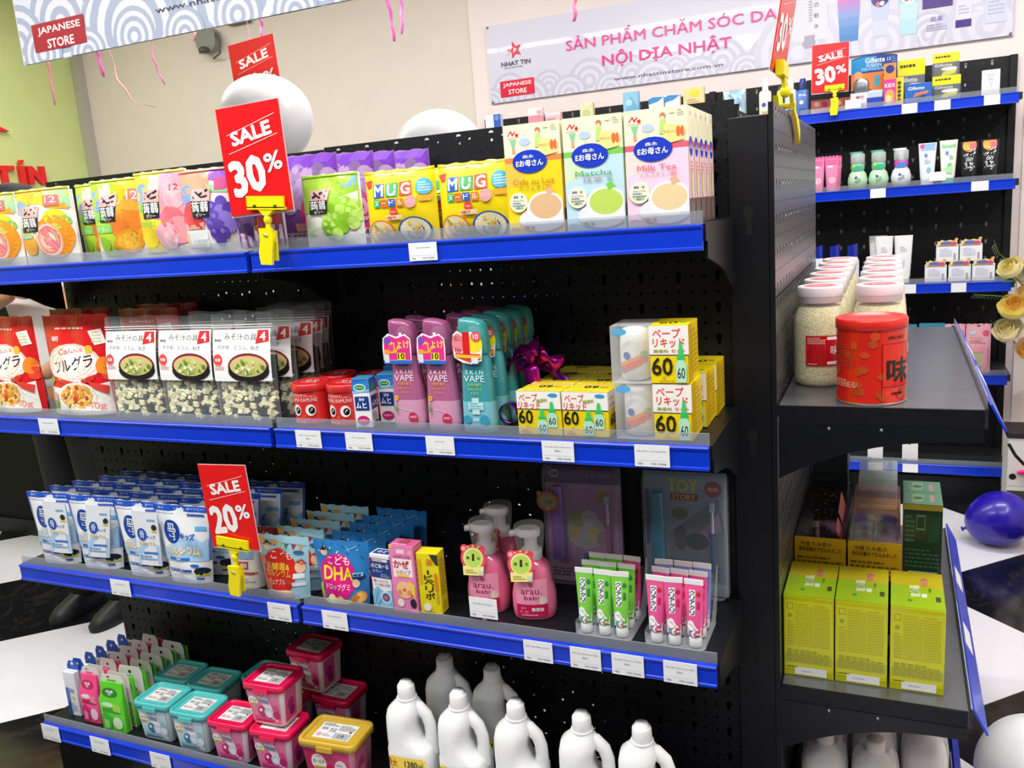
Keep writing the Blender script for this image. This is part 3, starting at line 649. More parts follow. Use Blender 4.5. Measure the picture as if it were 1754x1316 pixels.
spread(rt, [(-1.735, .03, Z2, -3, 'red cereal bag cut off by the left edge of the photo'), (-1.492, .03, Z2, 3, 'red cereal bag with white oval, left of the soup bags'), (-1.365, .125, Z2, -4, 'red cereal bag half hidden behind the clear soup bags'), (-1.645, .17, Z2, 3, 'dark red cereal bag in the third row near the arm'), (-1.40, .222, Z2, 0, 'dim red cereal bag rearmost against the pegboard')])
# clear miso-topping bags with cubes
w, h = .156, .232
rt = empty('soup_bag', '', 'snack bag', 'clear bags of soup topping')
f = pouch(rt, w * .985, h * .62, .036, M('#0d0f0d', .5, noise=.5, scale=70), 'stand', wb=w * .9, seed=9, name='contents')
lb = lambda a, b, d: (lambda p: (p[0], p[1] - .0012, p[2]))(f(a, b, d))
# cubes of freeze-dried tofu pressed against the film
mb = Mb(); rnd = random.Random(12); tofu = M('#e9e6bd', .6); kelp = M('#2a3a22', .5)
for k in range(150):
    a, b = rnd.uniform(.03, .97), rnd.uniform(.08, .62); 
    if rnd.random() < .32 and .2 < a < .7: continue
    p = Vector(f(a, b, .001)); s_ = rnd.uniform(.0036, .0056); rot = Matrix.Rotation(rnd.uniform(0, 3), 3, 'Y') @ Matrix.Rotation(rnd.uniform(-.6, .6), 3, 'X')
    vs_ = [p + rot @ Vector((x * s_, y * s_, z * s_)) for z in (-1, 1) for y in (-1, 1) for x in (-1, 1)]
    mb.add(vs_, [(0, 2, 3, 1), (4, 5, 7, 6), (0, 1, 5, 4), (2, 6, 7, 3), (0, 4, 6, 2), (1, 3, 7, 5)], tofu if rnd.random() < .85 else kelp)
o = mb.build('tofu_cubes', rt); o['kind'] = 'stuff'
def lf(a, b, d): return ((a - .5) * w * .93, -.002 - d + .016 * b * b - .004 * (1 - (2 * a - 1) ** 2), .092 + b * .108)
it = [('r', 0, 0, 1, 1, '#f3f3f4'), ('t', 'みそ汁の具', .5, .86, .56, '#1a1a1a', .13, .006, -2), ('t', 'わかめ、とうふ、ねぎ', .46, .66, .72, '#333', .085, 0., -2), ('p', [(.76, .72), (.98, .76), (.97, .98), (.8, .98)], '#d22a30'), ('t', '4', .88, .86, .09, '#ffffff', .16, .02), ('t', '無添加', .1, .8, .12, '#444', .05), ('e', .09, .42, .085, '#e0484a'), ('t', '乾燥', .09, .42, .1, '#fff'), ('l', .03, .22, .2, .33, 3, '#e8a0a0'),
      ('o', .62, .28, .35, .27, '#7d2a20'), ('o', .62, .2, .35, .22, '#1d1a1a'), ('o', .62, .3, .31, .2, '#d9b48c'), ('o', .62, .27, .29, .18, '#c9c478')]
for k in range(26):
    t_, r_ = rnd.uniform(0, 6.3), rnd.uniform(0, 1) ** .6; it.append(('e', .62 + .26 * r_ * math.cos(t_), .27 + .14 * r_ * math.sin(t_), rnd.uniform(.016, .036), rnd.choice(['#7da03c', '#a8b85a', '#e9e6c8', '#5c8430', '#d8d29a'])))
decal(rt, 'paper_label', lf, w * .93, .108, it, curved=True)
mb = Mb()
vs_ = []; nx, ny = 10, 12
for j in range(ny + 1):
    for i in range(nx + 1):
        a, b = i / nx, j / ny; s_ = 2 * a - 1
        vs_.append(((a - .5) * w, -.0065 + .026 * b ** 1.5 + .0022 * math.sin(7 * s_ + 9 * b) * (1 - s_ * s_) + .012 * s_ * s_ * (1 - b), b * h + (.002 * math.sin(i) if j == ny else 0)))
mb.add(vs_, [(j * (nx + 1) + i, j * (nx + 1) + i + 1, (j + 1) * (nx + 1) + i + 1, (j + 1) * (nx + 1) + i) for j in range(ny) for i in range(nx)], FILM('soup_bag_film', '#dfe4ea', .9, .06, .2), True)
mb.build('clear_film', rt)
m_ = Mb()
for z in (.204, .209): m_.tube([(-w / 2 + .002, .0145, z), (w / 2 - .002, .0145, z)], .0012, FILM('zip_film', '#ffffff', .5), 6)
m_.build('zip_seal', rt)
GS = 'clear bags of soup topping'
spread(rt, [(-1.300, .035, Z2, 3, 'clear soup bag with bowl picture, next to the red cereal bags'), (-1.140, .035, Z2, 2, 'clear soup bag with bowl picture, middle of the three in front'), (-.982, .035, Z2, 4, 'clear soup bag with bowl picture, closest to the red tins')] +
       [(-.965, .082, Z2, 2, 'soup bag directly behind the rightmost front bag'), (-.945, .131, Z2, 2, 'shaded soup bag, second behind the rightmost front bag'), (-.955, .180, Z2, 1, 'shaded soup bag with red 4, third behind the front bag'), (-.972, .229, Z2, 1, 'rearmost shaded soup bag touching the pegboard'), (-1.105, .095, Z2, 3, 'dim soup bag behind the middle front soup bag')], GS)
# red tins with eyes
def eye(a, b, r, da, W, H): return [('o', a, b, r, r * 1.15 * W / H, '#f7f4ee'), ('o', a + da, b - .01, r * .62, r * .72 * W / H, '#15110f'), ('e', a + da + .006, b + .03, r * .15, '#ffffff')]
rt = empty('candy_tin', '', 'tin', 'red candy tins')
rr_ = .040; RED = M('#dc2c30', .3, metal=.1, coat=.4)
mb = Mb(); mb.lathe([(.037, 0), (.039, .002), (.0385, .004), (.0385, .072)], RED, 32, (0, rr_, 0)); mb.build('can', rt)
mb = Mb(); mb.lathe([(.0405, .070), (.0412, .0715), (.0412, .082), (.0395, .0855), (.036, .0850), (.034, .0835), (0, .0835)], RED, 32, (0, rr_, 0)); mb.build('lid', rt)
W_, H_ = .11, .068
decal(rt, 'printed_wrap', cyl(.0386, W_, H_, 0, rr_), W_, H_, [('t', 'MAMA RAMUNE', .5, .78, .56, '#f6cfc8', .12), ('l', .25, .86, .75, .96, 2, '#f4b0a8')] + eye(.36, .46, .095, .02, W_, H_) + eye(.64, .46, .095, .02, W_, H_) + [('e', .5, .28, .03, '#c0702a'), ('t', '超', .32, .12, .05, '#fff'), ('t', 'ラムネ', .46, .12, .14, '#ffe8e0'), ('t', 'ソーダ', .64, .12, .14, '#7fb8f0')], curved=True, rough=.3)
decal(rt, 'printed_lid', lambda a, b, d: ((a - .5) * .06, rr_ + (b - .5) * .06, .0836 + d), .06, .06, [('e', .5, .5, .46, '#d4262a'), ('t', 'RAMUNE', .5, .4, .6, '#f6efe8'), ('e', .35, .66, .1, '#f7f4ee'), ('e', .65, .66, .1, '#f7f4ee'), ('e', .37, .66, .05, '#151110'), ('e', .67, .66, .05, '#151110')], rough=.3)
spread(rt, [(-.838, .034, Z2, 6, 'red candy tin with cartoon eyes, nearer the soup bags'), (-.752, .034, Z2, 2, 'red candy tin with cartoon eyes, beside the small blue and white boxes'), (-.830, .12, Z2, 4, 'red candy tin in the second row behind the left tin'), (-.742, .122, Z2, -4, 'red candy tin in the second row behind the right tin')])
# small blue/white liquid boxes
w, h, D = .036, .10, .034
rt = cartoon_box('ointment_box', '', w, h, D, '#f4f4f6', 'blue and white ointment boxes')
it = [('r', 0, .72, 1, 1, '#2f86d8'), ('p', [(0, .9), (1, .96), (1, 1), (0, 1)], '#2a6fc4'), ('p', [(0, .70), (1, .74), (1, .78), (0, .75)], '#8cc4ee'), ('o', .45, .82, .36, .075, '#f4f4f6'), ('o', .45, .82, .3, .055, '#1f9a48'), ('t', 'かゆみ', .45, .82, .42, '#fff', .03), ('r', .1, .36, .92, .64, '#173a8c'), ('t', '液体', .5, .58, .34, '#ffffff', .06), ('t', 'ムヒ', .46, .46, .6, '#ffffff', .12, .03), ('o', .5, .16, .36, .09, '#cf1d6c'), ('t', 'すばやく', .5, .16, .52, '#fff', .04), ('l', .1, .01, .9, .05, 1, '#8898b8')]
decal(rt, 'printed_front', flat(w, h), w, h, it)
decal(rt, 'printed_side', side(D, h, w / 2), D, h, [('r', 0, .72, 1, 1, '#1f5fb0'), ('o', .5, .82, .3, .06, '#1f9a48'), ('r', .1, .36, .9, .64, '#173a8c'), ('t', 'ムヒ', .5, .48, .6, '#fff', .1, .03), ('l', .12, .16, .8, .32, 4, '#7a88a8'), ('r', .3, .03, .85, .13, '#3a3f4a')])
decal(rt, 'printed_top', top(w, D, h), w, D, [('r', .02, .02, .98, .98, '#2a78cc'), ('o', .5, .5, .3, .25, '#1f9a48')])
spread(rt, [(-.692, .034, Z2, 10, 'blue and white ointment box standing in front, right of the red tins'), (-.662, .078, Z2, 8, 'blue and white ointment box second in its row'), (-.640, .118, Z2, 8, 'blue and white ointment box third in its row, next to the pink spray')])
for k, (x, y, lab) in enumerate(((-.70, .165, 'ointment box with reddish top in the shaded back row'), (-.655, .2, 'rearmost ointment box behind the pink sprays'))):
    dup(rt, (x, y, Z2), 6, lab)
# insect-repellent spray bottles
def spray(kind):
    pink = kind == 'p'; w, D, h = .068, .036, .182
    body, cap, lo = ('#b0628e', '#a85888', '#d69cbc') if pink else ('#3f9aa4', '#4aa8a8', '#7cc4d4')
    rt = empty('spray_bottle', '', 'bottle', 'pink spray bottles' if pink else 'teal spray bottles')
    mb = Mb(); rings = []
    for z, ww, dd in ((0, .92, .9), (.003, 1, 1), (.02, 1.0, 1), (.06, .96, .97), (.105, .9, .9), (.135, .84, .82), (.147, .74, .72), (.152, .62, .6)):
        rings.append(rrect(w * ww, D * dd, .014, z, 0, D / 2))
    mb.loft(rings[:4], M(lo, .2, coat=.4), True, False); mb.loft(rings[3:], M(body, .2, coat=.4), False, True); mb.build('bottle', rt)
    mb = Mb(); rings = []
    for z, ww, dd, sx in ((.150, .78, .84, 0), (.156, .8, .88, 0), (.185, .8, .86, -.001), (.205, .76, .84, -.003), (.212, .66, .7, -.006), (.215, .3, .4, -.010)):
        rings.append([(x + sx * 1.0, y, zz + (x * -.10 if z > .18 else 0)) for x, y, zz in rrect(w * ww, D * dd, .010, z, 0, D / 2)])
    mb.loft(rings, FILM('spray_cap_pink' if pink else 'spray_cap_teal', cap, .28, .08, .3)); mb.build('cap', rt)
    mb = Mb(); mb.lathe([(.012, .15), (.012, .17), (.016, .175), (.016, .19), (.008, .2)], M('#e9dfe6' if pink else '#cfe8ea', .4), 16, (0, D / 2, 0)); mb.build('nozzle', rt)
    PR = ((0, .92, .9), (.003, 1, 1), (.02, 1.0, 1), (.06, .96, .97), (.105, .9, .9), (.135, .84, .82), (.147, .74, .72), (.16, .6, .6))
    def f(a, b, d):
        z = .002 + b * .142
        for (z0, w0, d0_), (z1, w1, d1_) in zip(PR, PR[1:]):
            if z <= z1: t = (z - z0) / (z1 - z0); ww = w0 + (w1 - w0) * t; dd_ = d0_ + (d1_ - d0_) * t; break
        return ((a - .5) * w * ww * .94, D / 2 - D / 2 * dd_ - .0004 - d, z)
    tc = '#f3e4f0' if pink else '#e4f6f4'
    it = [('o', .5, .90, .18, .03, '#3a62b8'), ('t', 'ベープ', .5, .90, .24, '#dce8fa', .026), ('t', 'S K I N', .52, .80, .64, tc, .055, .0), ('t', 'VAPE', .5, .715, .72, tc, .085, -.004)]
    if pink: it += [('t', '天使の香り', .5, .635, .5, '#f2a23c', .045), ('t', 'スキンベープ', .5, .575, .52, '#f2a23c', .042), ('t', 'ミスト', .5, .52, .3, '#f2a23c', .04), ('e', .18, .44, .075, '#f0c43c'), ('e', .18, .44, .035, '#a8722c'), ('q', .18, .40, .2, .2, .0015, '#6a8a50'), ('o', .12, .3, .05, .03, '#7c9a5c'), ('q', .3, .3, .7, .26, .0008, '#e8c8e0'), ('e', .72, .17, .16, '#c42d54'), ('t', '60分', .72, .18, .22, '#f8d8de', .04), ('l', .1, .03, .8, .07, 2, '#a05a94')]
    else: it += [('t', '天然の香り', .5, .635, .5, '#a6dc3c', .045), ('t', 'スキンベープ', .5, .575, .52, '#a6dc3c', .042), ('t', 'ミスト', .5, .52, .3, '#a6dc3c', .04), ('r', .38, .24, .62, .46, '#bfe6ea'), ('r', .25, .30, .75, .40, '#bfe6ea'), ('l', .3, .3, .7, .4, 3, '#5ab0bc'), ('e', .2, .17, .13, '#3a9ab8'), ('e', .76, .17, .15, '#3a9ab8'), ('t', '200', .48, .17, .2, '#e4f6f8', .035), ('l', .1, .03, .85, .07, 2, '#2c7c90')]
    decal(rt, 'printed_front', f, w * .96, .146, it, rough=.3)
    # hang tag slipped round the neck
    tf = lambda a, b, d: (-.006 + (a - .5) * .062, -.005 - d + .003 * b, .132 + b * .062)
    mb = Mb()
    if pink:
        out = [(.02, .0), (.98, .0), (1, .5), (.98, .78), (.8, .92), (.5, .84), (.22, .94), (.03, .8), (0, .5)]
        it = [('p', out, '#f4eef4'), ('p', [(.04, .12), (.96, .12), (.95, .75), (.78, .87), (.5, .78), (.25, .88), (.06, .75)], '#e0308c'), ('r', .02, .0, .98, .11, '#2c6cc8'), ('t', '虫よけ', .58, .58, .72, '#f6e43c', .26, .02, 5), ('e', .18, .72, .12, '#7a50b0'), ('p', [(.05, .3), (.5, .34), (.52, .46), (.05, .44)], '#f4a040'), ('r', .5, .12, .78, .34, '#f0e030'), ('t', '10', .64, .24, .22, '#1c1c1c', .17, .03), ('r', .06, .04, .22, .3, '#d8dce4'), ('e', .3, .5, .1, '#e8408c')]
    else:
        out = [(.05, .2), (.3, .05), (.6, .0), (.95, .1), (1, .6), (.9, .9), (.6, .95), (.45, .82), (.2, 1), (.05, .9), (.0, .6)]
        it = [('p', out, '#f6f0ee'), ('p', [(.08, .22), (.55, .04), (.9, .12), (.92, .3), (.1, .34)], '#e84830'), ('e', .74, .6, .26, '#f2dc2c'), ('o', .2, .62, .2, .3, '#e88a90'), ('t', '肌に', .2, .76, .24, '#c8202c', .14), ('t', 'No', .2, .44, .2, '#c8202c', .12), ('t', '1', .47, .62, .15, '#d81c22', .6, .05), ('e', .8, .82, .16, '#e05a60'), ('t', '10', .8, .82, .16, '#fff'), ('p', [(.1, .3), (.95, .26), (.94, .16), (.12, .2)], '#f2b83c'), ('r', .62, .02, .84, .2, '#dfe4e8')]
    decal(rt, 'hang_tag', tf, .062, .062, it, rough=.35)
    return rt
a = spray('p')
spread(a, [(-.588, .03, Z2, 2, 'pink spray bottle beside the ointment boxes'), (-.514, .03, Z2, -2, 'pink spray bottle beside the teal one'), (-.582, .085, Z2, 3, 'pink spray bottle right behind the front pink one by the ointment boxes'), (-.500, .10, Z2, 0, 'pink spray bottle second in the row nearest the teal sprays'), (-.498, .16, Z2, 0, 'dim pink spray bottle third in the row nearest the teal sprays'), (-.495, .22, Z2, 0, 'rearmost pink spray bottle near the pegboard')])
a = spray('t')
spread(a, [(-.438, .03, Z2, 0, 'teal spray bottle in front with number one tag')] + [(-.435 + .002 * k, .03 + .047 * k, Z2, 0, 'teal spray bottle, %s behind the front teal one' % ('', 'first', 'second', 'third', 'fourth and last')[k]) for k in (1, 2, 3, 4)])
# glossy gift bow
rt = empty('gift_bow', 'shiny magenta gift bow lying between the teal sprays and yellow boxes', 'gift bow', loc=(-.365, .150, Z2 + .092))
MAG = M('#b0108c', .18, metal=.65); DMAG = M('#6a1080', .18, metal=.65)
for k, (a_, L, tl, mt) in enumerate(((200, .075, .3, MAG), (160, .06, .9, MAG), (20, .07, .5, MAG), (-20, .085, .0, DMAG), (75, .06, 1.0, MAG), (110, .05, .8, DMAG), (-70, .05, .4, MAG))):
    mb = Mb(); ca, sa = math.cos(R(a_)), math.sin(R(a_)); rings = []
    for i in range(9):
        t_ = i / 8 * math.pi; rr2 = L / 2 * (1 - math.cos(t_)); up = .026 * math.sin(t_) * (1 if i < 5 else -.3); wd = .012 * math.sin(t_) + .004
        rings.append([(ca * rr2 - sa * w_, -.03 * tl * math.sin(t_) - .004 * k, sa * rr2 + ca * w_ + up * .8 + .01) for w_ in (-wd, wd)])
    mb.loft(rings, mt, False, False, True, closed=False); o = mb.build('ribbon_loop', rt); sd = o.modifiers.new('s', 'SOLIDIFY'); sd.thickness = .0008
rt = empty('gift_ribbon', 'purple curled ribbon end lying at the foot of the teal sprays', 'gift ribbon', loc=(-.392, .075, Z2 + .004))
mb = Mb(); rings = []
for i in range(15):
    t_ = i / 14 * 5.4; rings.append([(.020 * math.cos(t_), y_ + .006 * t_ * .5, .024 + .020 * math.sin(t_)) for y_ in (-.012, .012)])
mb.loft(rings, DMAG, False, False, True, closed=False); o = mb.build('curl', rt); sd = o.modifiers.new('s', 'SOLIDIFY'); sd.thickness = .0008
# yellow refill boxes
w, h, D = .085, .081, .058
def drop_bottle(a, b, s, W, H):
    return [('p', [(a - .028 * s, b + .30 * s), (a + .028 * s, b + .30 * s), (a + .05 * s, b + .12 * s), (a - .05 * s, b + .12 * s)], '#3fd06a'), ('r', a - .075 * s, b + .06 * s, a + .075 * s, b + .13 * s, '#34c45e'), ('p', [(a - .10 * s, b - .25 * s), (a + .10 * s, b - .25 * s), (a + .11 * s, b + .0 * s), (a + .06 * s, b + .06 * s), (a - .06 * s, b + .06 * s), (a - .11 * s, b + .0 * s)], '#b9e8cc'), ('t', '60', a, b - .12 * s, .15 * s, '#20242a', .15 * s, .01)]
rt = cartoon_box('refill_box', '', w, h, D, '#f2d80e', 'yellow refill boxes')
it = [('r', 0, .60, 1, 1, '#f6f4ee'), ('r', 0, .585, 1, .605, '#555'), ('t', 'ベープ', .27, .86, .42, '#e8432c', .19, .02), ('t', 'リキッド', .29, .68, .5, '#e8432c', .17, .02), ('o', .83, .92, .11, .045, '#3a9ad8'), ('t', '無香料', .58, .80, .24, '#a8b02c', .08, .02, 6), ('t', '60', .19, .42, .32, '#1c1c1c', .3, .02), ('t', '日', .22, .2, .04, '#b08a10'), ('l', .08, .04, .3, .14, 2, '#e0583c')] + drop_bottle(.80, .46, 1.05, w, h) + drop_bottle(.57, .30, 1.05, w, h)
decal(rt, 'printed_front', flat(w, h), w, h, it)
decal(rt, 'printed_side', side(D, h, w / 2), D, h, [('r', 0, .6, 1, 1, '#f0ece2'), ('t', 'ベープ', .5, .84, .8, '#e8432c', .14, .02), ('t', 'リキッド', .5, .69, .8, '#e8432c', .1, .02), ('t', '60', .4, .36, .5, '#1c1c1c', .24, .02)])
decal(rt, 'printed_top', top(w, D, h), w, D, [('r', .0, .0, 1, .38, '#f6e24a'), ('l', .1, .1, .9, .3, 2, '#e89a3c'), ('t', '60', .5, .72, .3, '#1c1c1c', .3, .02, 180), ('t', '日用', .78, .72, .14, '#e8642c', .16, .02, 180)])
GV = 'yellow refill boxes'
spread(rt, [(-.314, .034, Z2, 0, 'yellow refill box in the front row, beside the purple bow'), (-.226, .034, Z2, 0, 'yellow refill box in the front row, beside the big stacked sets')] + [(-.312 + .088 * i + .002 * j, .034 + .06 * j, Z2, 0, 'yellow refill box, %s row, %s column' % (('', 'second', 'third', 'rearmost')[j], ('left', 'right')[i])) for j in (1, 2, 3) for i in (0, 1)], GV)
# big sets: clear half showing the white diffuser, printed yellow half
w, h, D = .132, .098, .085
rt = empty('diffuser_set_box', '', 'box', 'white and yellow diffuser sets')
Mb().box(.002, w / 2, 0, D, 0, h, M('#f2d80e', .4)).build('carton', rt, .001)
Mb().box(-w / 2, .002, .0, D, 0, h, FILM('set_box_window', '#eef2f6', .78, .06, .3)).build('clear_window', rt)
mb = Mb(); mb.lathe([(.022, .003), (.026, .006), (.0275, .03), (.0275, .06), (.026, .08), (.021, .09), (.010, .0935), (0, .094)], M('#f4f3f0', .35), 28, (-w / 4 + .002, D * .42, 0)); mb.build('diffuser', rt)
Mb().box(-w / 2 + .002, .001, D * .42 + .029, D - .002, .002, h - .002, M('#eceae6', .5)).build('inner_card', rt)
fc = lambda a, b, d: (w / 4 + .001 + (a - .5) * w / 2, -d, b * h)
decal(rt, 'printed_front', fc, w / 2, h, [('r', 0, .5, 1, 1, '#f6f2ee'), ('r', 0, .49, 1, .505, '#555'), ('t', 'ベープ', .45, .87, .7, '#e8432c', .16, .02), ('t', 'リキッド', .5, .705, .8, '#e8432c', .15, .02), ('t', '無香料', .3, .565, .38, '#a8b02c', .06, .02), ('t', 'セット', .74, .57, .36, '#e8642c', .06, .02), ('t', '60', .32, .3, .52, '#2c2410', .3, .02), ('t', '日', .36, .1, .06, '#b08a10'), ('l', .25, .03, .8, .06, 1, '#b08a10')] + drop_bottle(.8, .335, 1.25, w / 2, h))
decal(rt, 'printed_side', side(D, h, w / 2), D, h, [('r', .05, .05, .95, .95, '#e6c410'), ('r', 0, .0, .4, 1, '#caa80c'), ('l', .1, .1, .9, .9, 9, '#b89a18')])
decal(rt, 'printed_top', lambda a, b, d: (w / 4 + .001 + (a - .5) * w / 2, b * D, h + d), w / 2, D, [('r', .02, .02, .98, .98, '#f2d80e'), ('t', '60', .42, .35, .45, '#1c1c1c', .26, .02), ('t', '日', .78, .35, .14, '#58b860')])
fs_ = lambda a, b, d: (lambda x: (-w / 4 + .002 + x, D * .42 - math.sqrt(max(1e-6, (.0278 + d) ** 2 - x * x)), b * h))((a - .5) * .05)
decal(rt, 'ribbon_print', fs_, .05, h, [('p', [(.02, .26), (.98, .46), (.98, .34), (.02, .14)], '#ee6a4c'), ('p', [(.02, .33), (.98, .52), (.98, .45), (.02, .26)], '#f4a04c'), ('r', .0, .15, .2, .25, '#6a8cc8'), ('e', .3, .47, .13, '#2c58a8'), ('e', .88, .5, .1, '#9cc864')], curved=True)
decal(rt, 'maker_mark', lambda a, b, d: (-w / 2 + .003 + a * .026, -d - .0002, h * .84 + b * .012), .026, .012, [('o', .5, .5, .5, .5, '#58b0e0')])
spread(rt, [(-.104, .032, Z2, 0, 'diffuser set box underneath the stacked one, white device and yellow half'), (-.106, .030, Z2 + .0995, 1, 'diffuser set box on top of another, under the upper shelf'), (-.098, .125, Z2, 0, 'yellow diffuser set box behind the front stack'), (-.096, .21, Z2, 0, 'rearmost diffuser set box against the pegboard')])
# ================================================================== third shelf
# calcium powder pouches, wide at the top and narrow at the foot
w, h = .172, .186
rt = empty('powder_pouch', '', 'snack bag', 'blue and white powder pouches')
f = pouch(rt, w, h, .043, M('#eceff4', .25, coat=.2), 'stand', wb=.122, seed=21, name='bag', wr=.0014)
def bone_print(s=1.):
    return [('r', .0, .925, 1, .995, '#1f4fc0'), ('t', '飲み物にサッと', .27, .96, .36, '#cfe0fa', .035, .0), ('e', .5, .96, .018, '#f0f4fa'), ('t', '溶かすだけ！', .74, .96, .3, '#cfe0fa', .035, .0), ('r', .0, .2, .03, .93, '#2a5ac4'), ('r', .97, .3, 1, .93, '#4a74cc'), ('l', .06, .885, .5, .905, 1, '#98a4b8'), ('r', .6, .87, .9, .9, '#3c64b8'),
            ('p', [(.05, .40), (.3, .52), (.5, .60), (.7, .64), (.86, .54), (.96, .60), (.96, .3), (.05, .28)], '#a9cdee'), ('p', [(.5, .45), (.66, .60), (.74, .58), (.86, .44), (.9, .34), (.5, .34)], '#8dbce8'), ('r', .74, .69, .93, .745, '#6cb4e4'),
            ('o', .3, .66, .16, .155, '#123f9c'), ('t', '骨', .3, .66, .18, '#f2f6fc', .22, .004), ('t', 'キッズ', .6, .61, .28, '#16469e', .09, .03), ('t', 'カルシウム', .5, .43, .68, '#e8a41c', .13, .035), ('t', 'カルシウム', .495, .435, .66, '#f4ecd0', .11, .0),
            ('r', .2, .30, .62, .335, '#2c6cc8'), ('t', '国産', .41, .318, .1, '#fff', .022), ('o', .72, .24, .09, .02, '#2a6cb0'), ('r', .16, .155, .66, .185, '#2a52b0'), ('l', .2, .16, .62, .18, 1, '#d8e4f6'), ('o', .85, .17, .14, .05, '#16233f'), ('r', .72, .11, .98, .14, '#d8d82c'), ('r', .76, .06, .9, .085, '#2c5cb0'), ('l', .2, .03, .6, .13, 3, '#b8c4d4')]
decal(rt, 'printed_front', f, w, h, bone_print(), curved=True, rough=.28)
bag0 = rt
def sachet(a0, tilt):
    """small sample sachet fixed to the pouch's right front"""
    W, H = .078, .135; mb = Mb(); vs_ = []
    g = lambda a, b, d: (a0 + (a - .5) * W * (.84 + .16 * b) + tilt * (b - .5) * .02, -.004 - d - .0022 * (1 - (2 * a - 1) ** 2), .034 + b * H)
    for j in range(7):
        for i in range(7): vs_.append(g(i / 6, j / 6, 0))
    n = len(vs_); vs2 = [(x, y + .003, z) for x, y, z in vs_]
    fs = [(j * 7 + i, j * 7 + i + 1, (j + 1) * 7 + i + 1, (j + 1) * 7 + i) for j in range(6) for i in range(6)]
    mb.add(vs_, fs, M('#e9edf3', .28), True); mb.add(vs2, [q[::-1] for q in fs], M('#c9d2e0', .4), True)
    return mb, g, W, H
first_spots = [(-1.690, .046, 4, 'blue-topped powder pouch with a sample sachet, leftmost on the third shelf', .03, .0), (-1.546, .05, 5, 'blue-topped powder pouch second from the left end of the third shelf', .025, 1.2), (-1.380, .044, 4, 'powder pouch with sachet, overlapped by the front white pouch with the mountain', .03, .2)]
for k, (x, y, rz, lab, a0, tl) in enumerate(first_spots):
    b = dup(bag0, (x, y, Z3), rz, lab, 'blue and white powder pouches')
    mb, g, W, H = sachet(a0, tl); so = mb.build('sample_sachet', b)
    decal(so, 'sachet_print', g, W, H, [('p', [(.02, .3), (.4, .44), (.96, .38), (.96, .02), (.02, .02)], '#a9cdee'), ('o', .32, .58, .2, .12, '#1c4fae'), ('t', '骨', .32, .58, .2, '#f2f6fc', .14, .0), ('t', 'キッズ', .68, .54, .34, '#2c64b8', .06, .02), ('t', 'カルシウム', .5, .42, .7, '#e8b43c', .07, .02), ('l', .1, .1, .85, .2, 2, '#6a9ad0'), ('r', .6, .84, .9, .87, '#6cb4e4'), ('e', .84, .72, .1, '#1c2740'), ('r', .74, .64, .94, .68, '#e0d83a'), ('r', .3, .22, .9, .26, '#3c74c8')])
spread(bag0, [(-1.247, .042, Z3, 3, 'white powder pouch in full view with blue mountain print, nearest the sale sign')])
r_ = random.Random(4)
NUM = ('first', 'second', 'third', 'fourth', 'fifth', 'sixth')
for j in range(4):
    for i in range(5):
        if j == 3 and i > 3: continue
        x = -1.665 + .145 * i + .03 * j + r_.uniform(-.01, .01); y = .098 + .0475 * j
        if x > -1.11: continue
        dup(bag0, (x, y, Z3 + 0), r_.uniform(4, 7), 'blue pouch top in row %s behind the front, %s from the left' % (('one', 'two', 'three', 'four')[j], NUM[i]), 'blue and white powder pouches')
# white pouch with red lettering, behind the sale sign's clip
w, h = .10, .125
rt = empty('treat_pouch', '', 'snack bag', 'white treat pouches')
f = pouch(rt, w, h, .045, M('#ece6e0', .3), 'stand', wb=.085, seed=31, name='bag')
decal(rt, 'printed_front', f, w, h, [('r', .0, .82, 1, .995, '#b03030'), ('r', .3, .36, .66, .5, '#b8443c'), ('t', '乳酸菌', .48, .43, .28, '#fff', .08), ('r', .1, .26, .9, .31, '#c0584c'), ('l', .15, .1, .85, .2, 2, '#b8a8a0'), ('r', .2, .55, .8, .75, '#8fb0d8')], curved=True)
spread(rt, [(-1.085, .055, Z3, 4, 'white pouch with red print behind the yellow clip of the lower sale sign'), (-1.075, .105, Z3, 0, 'white and red pouch second behind the lower sale sign')])
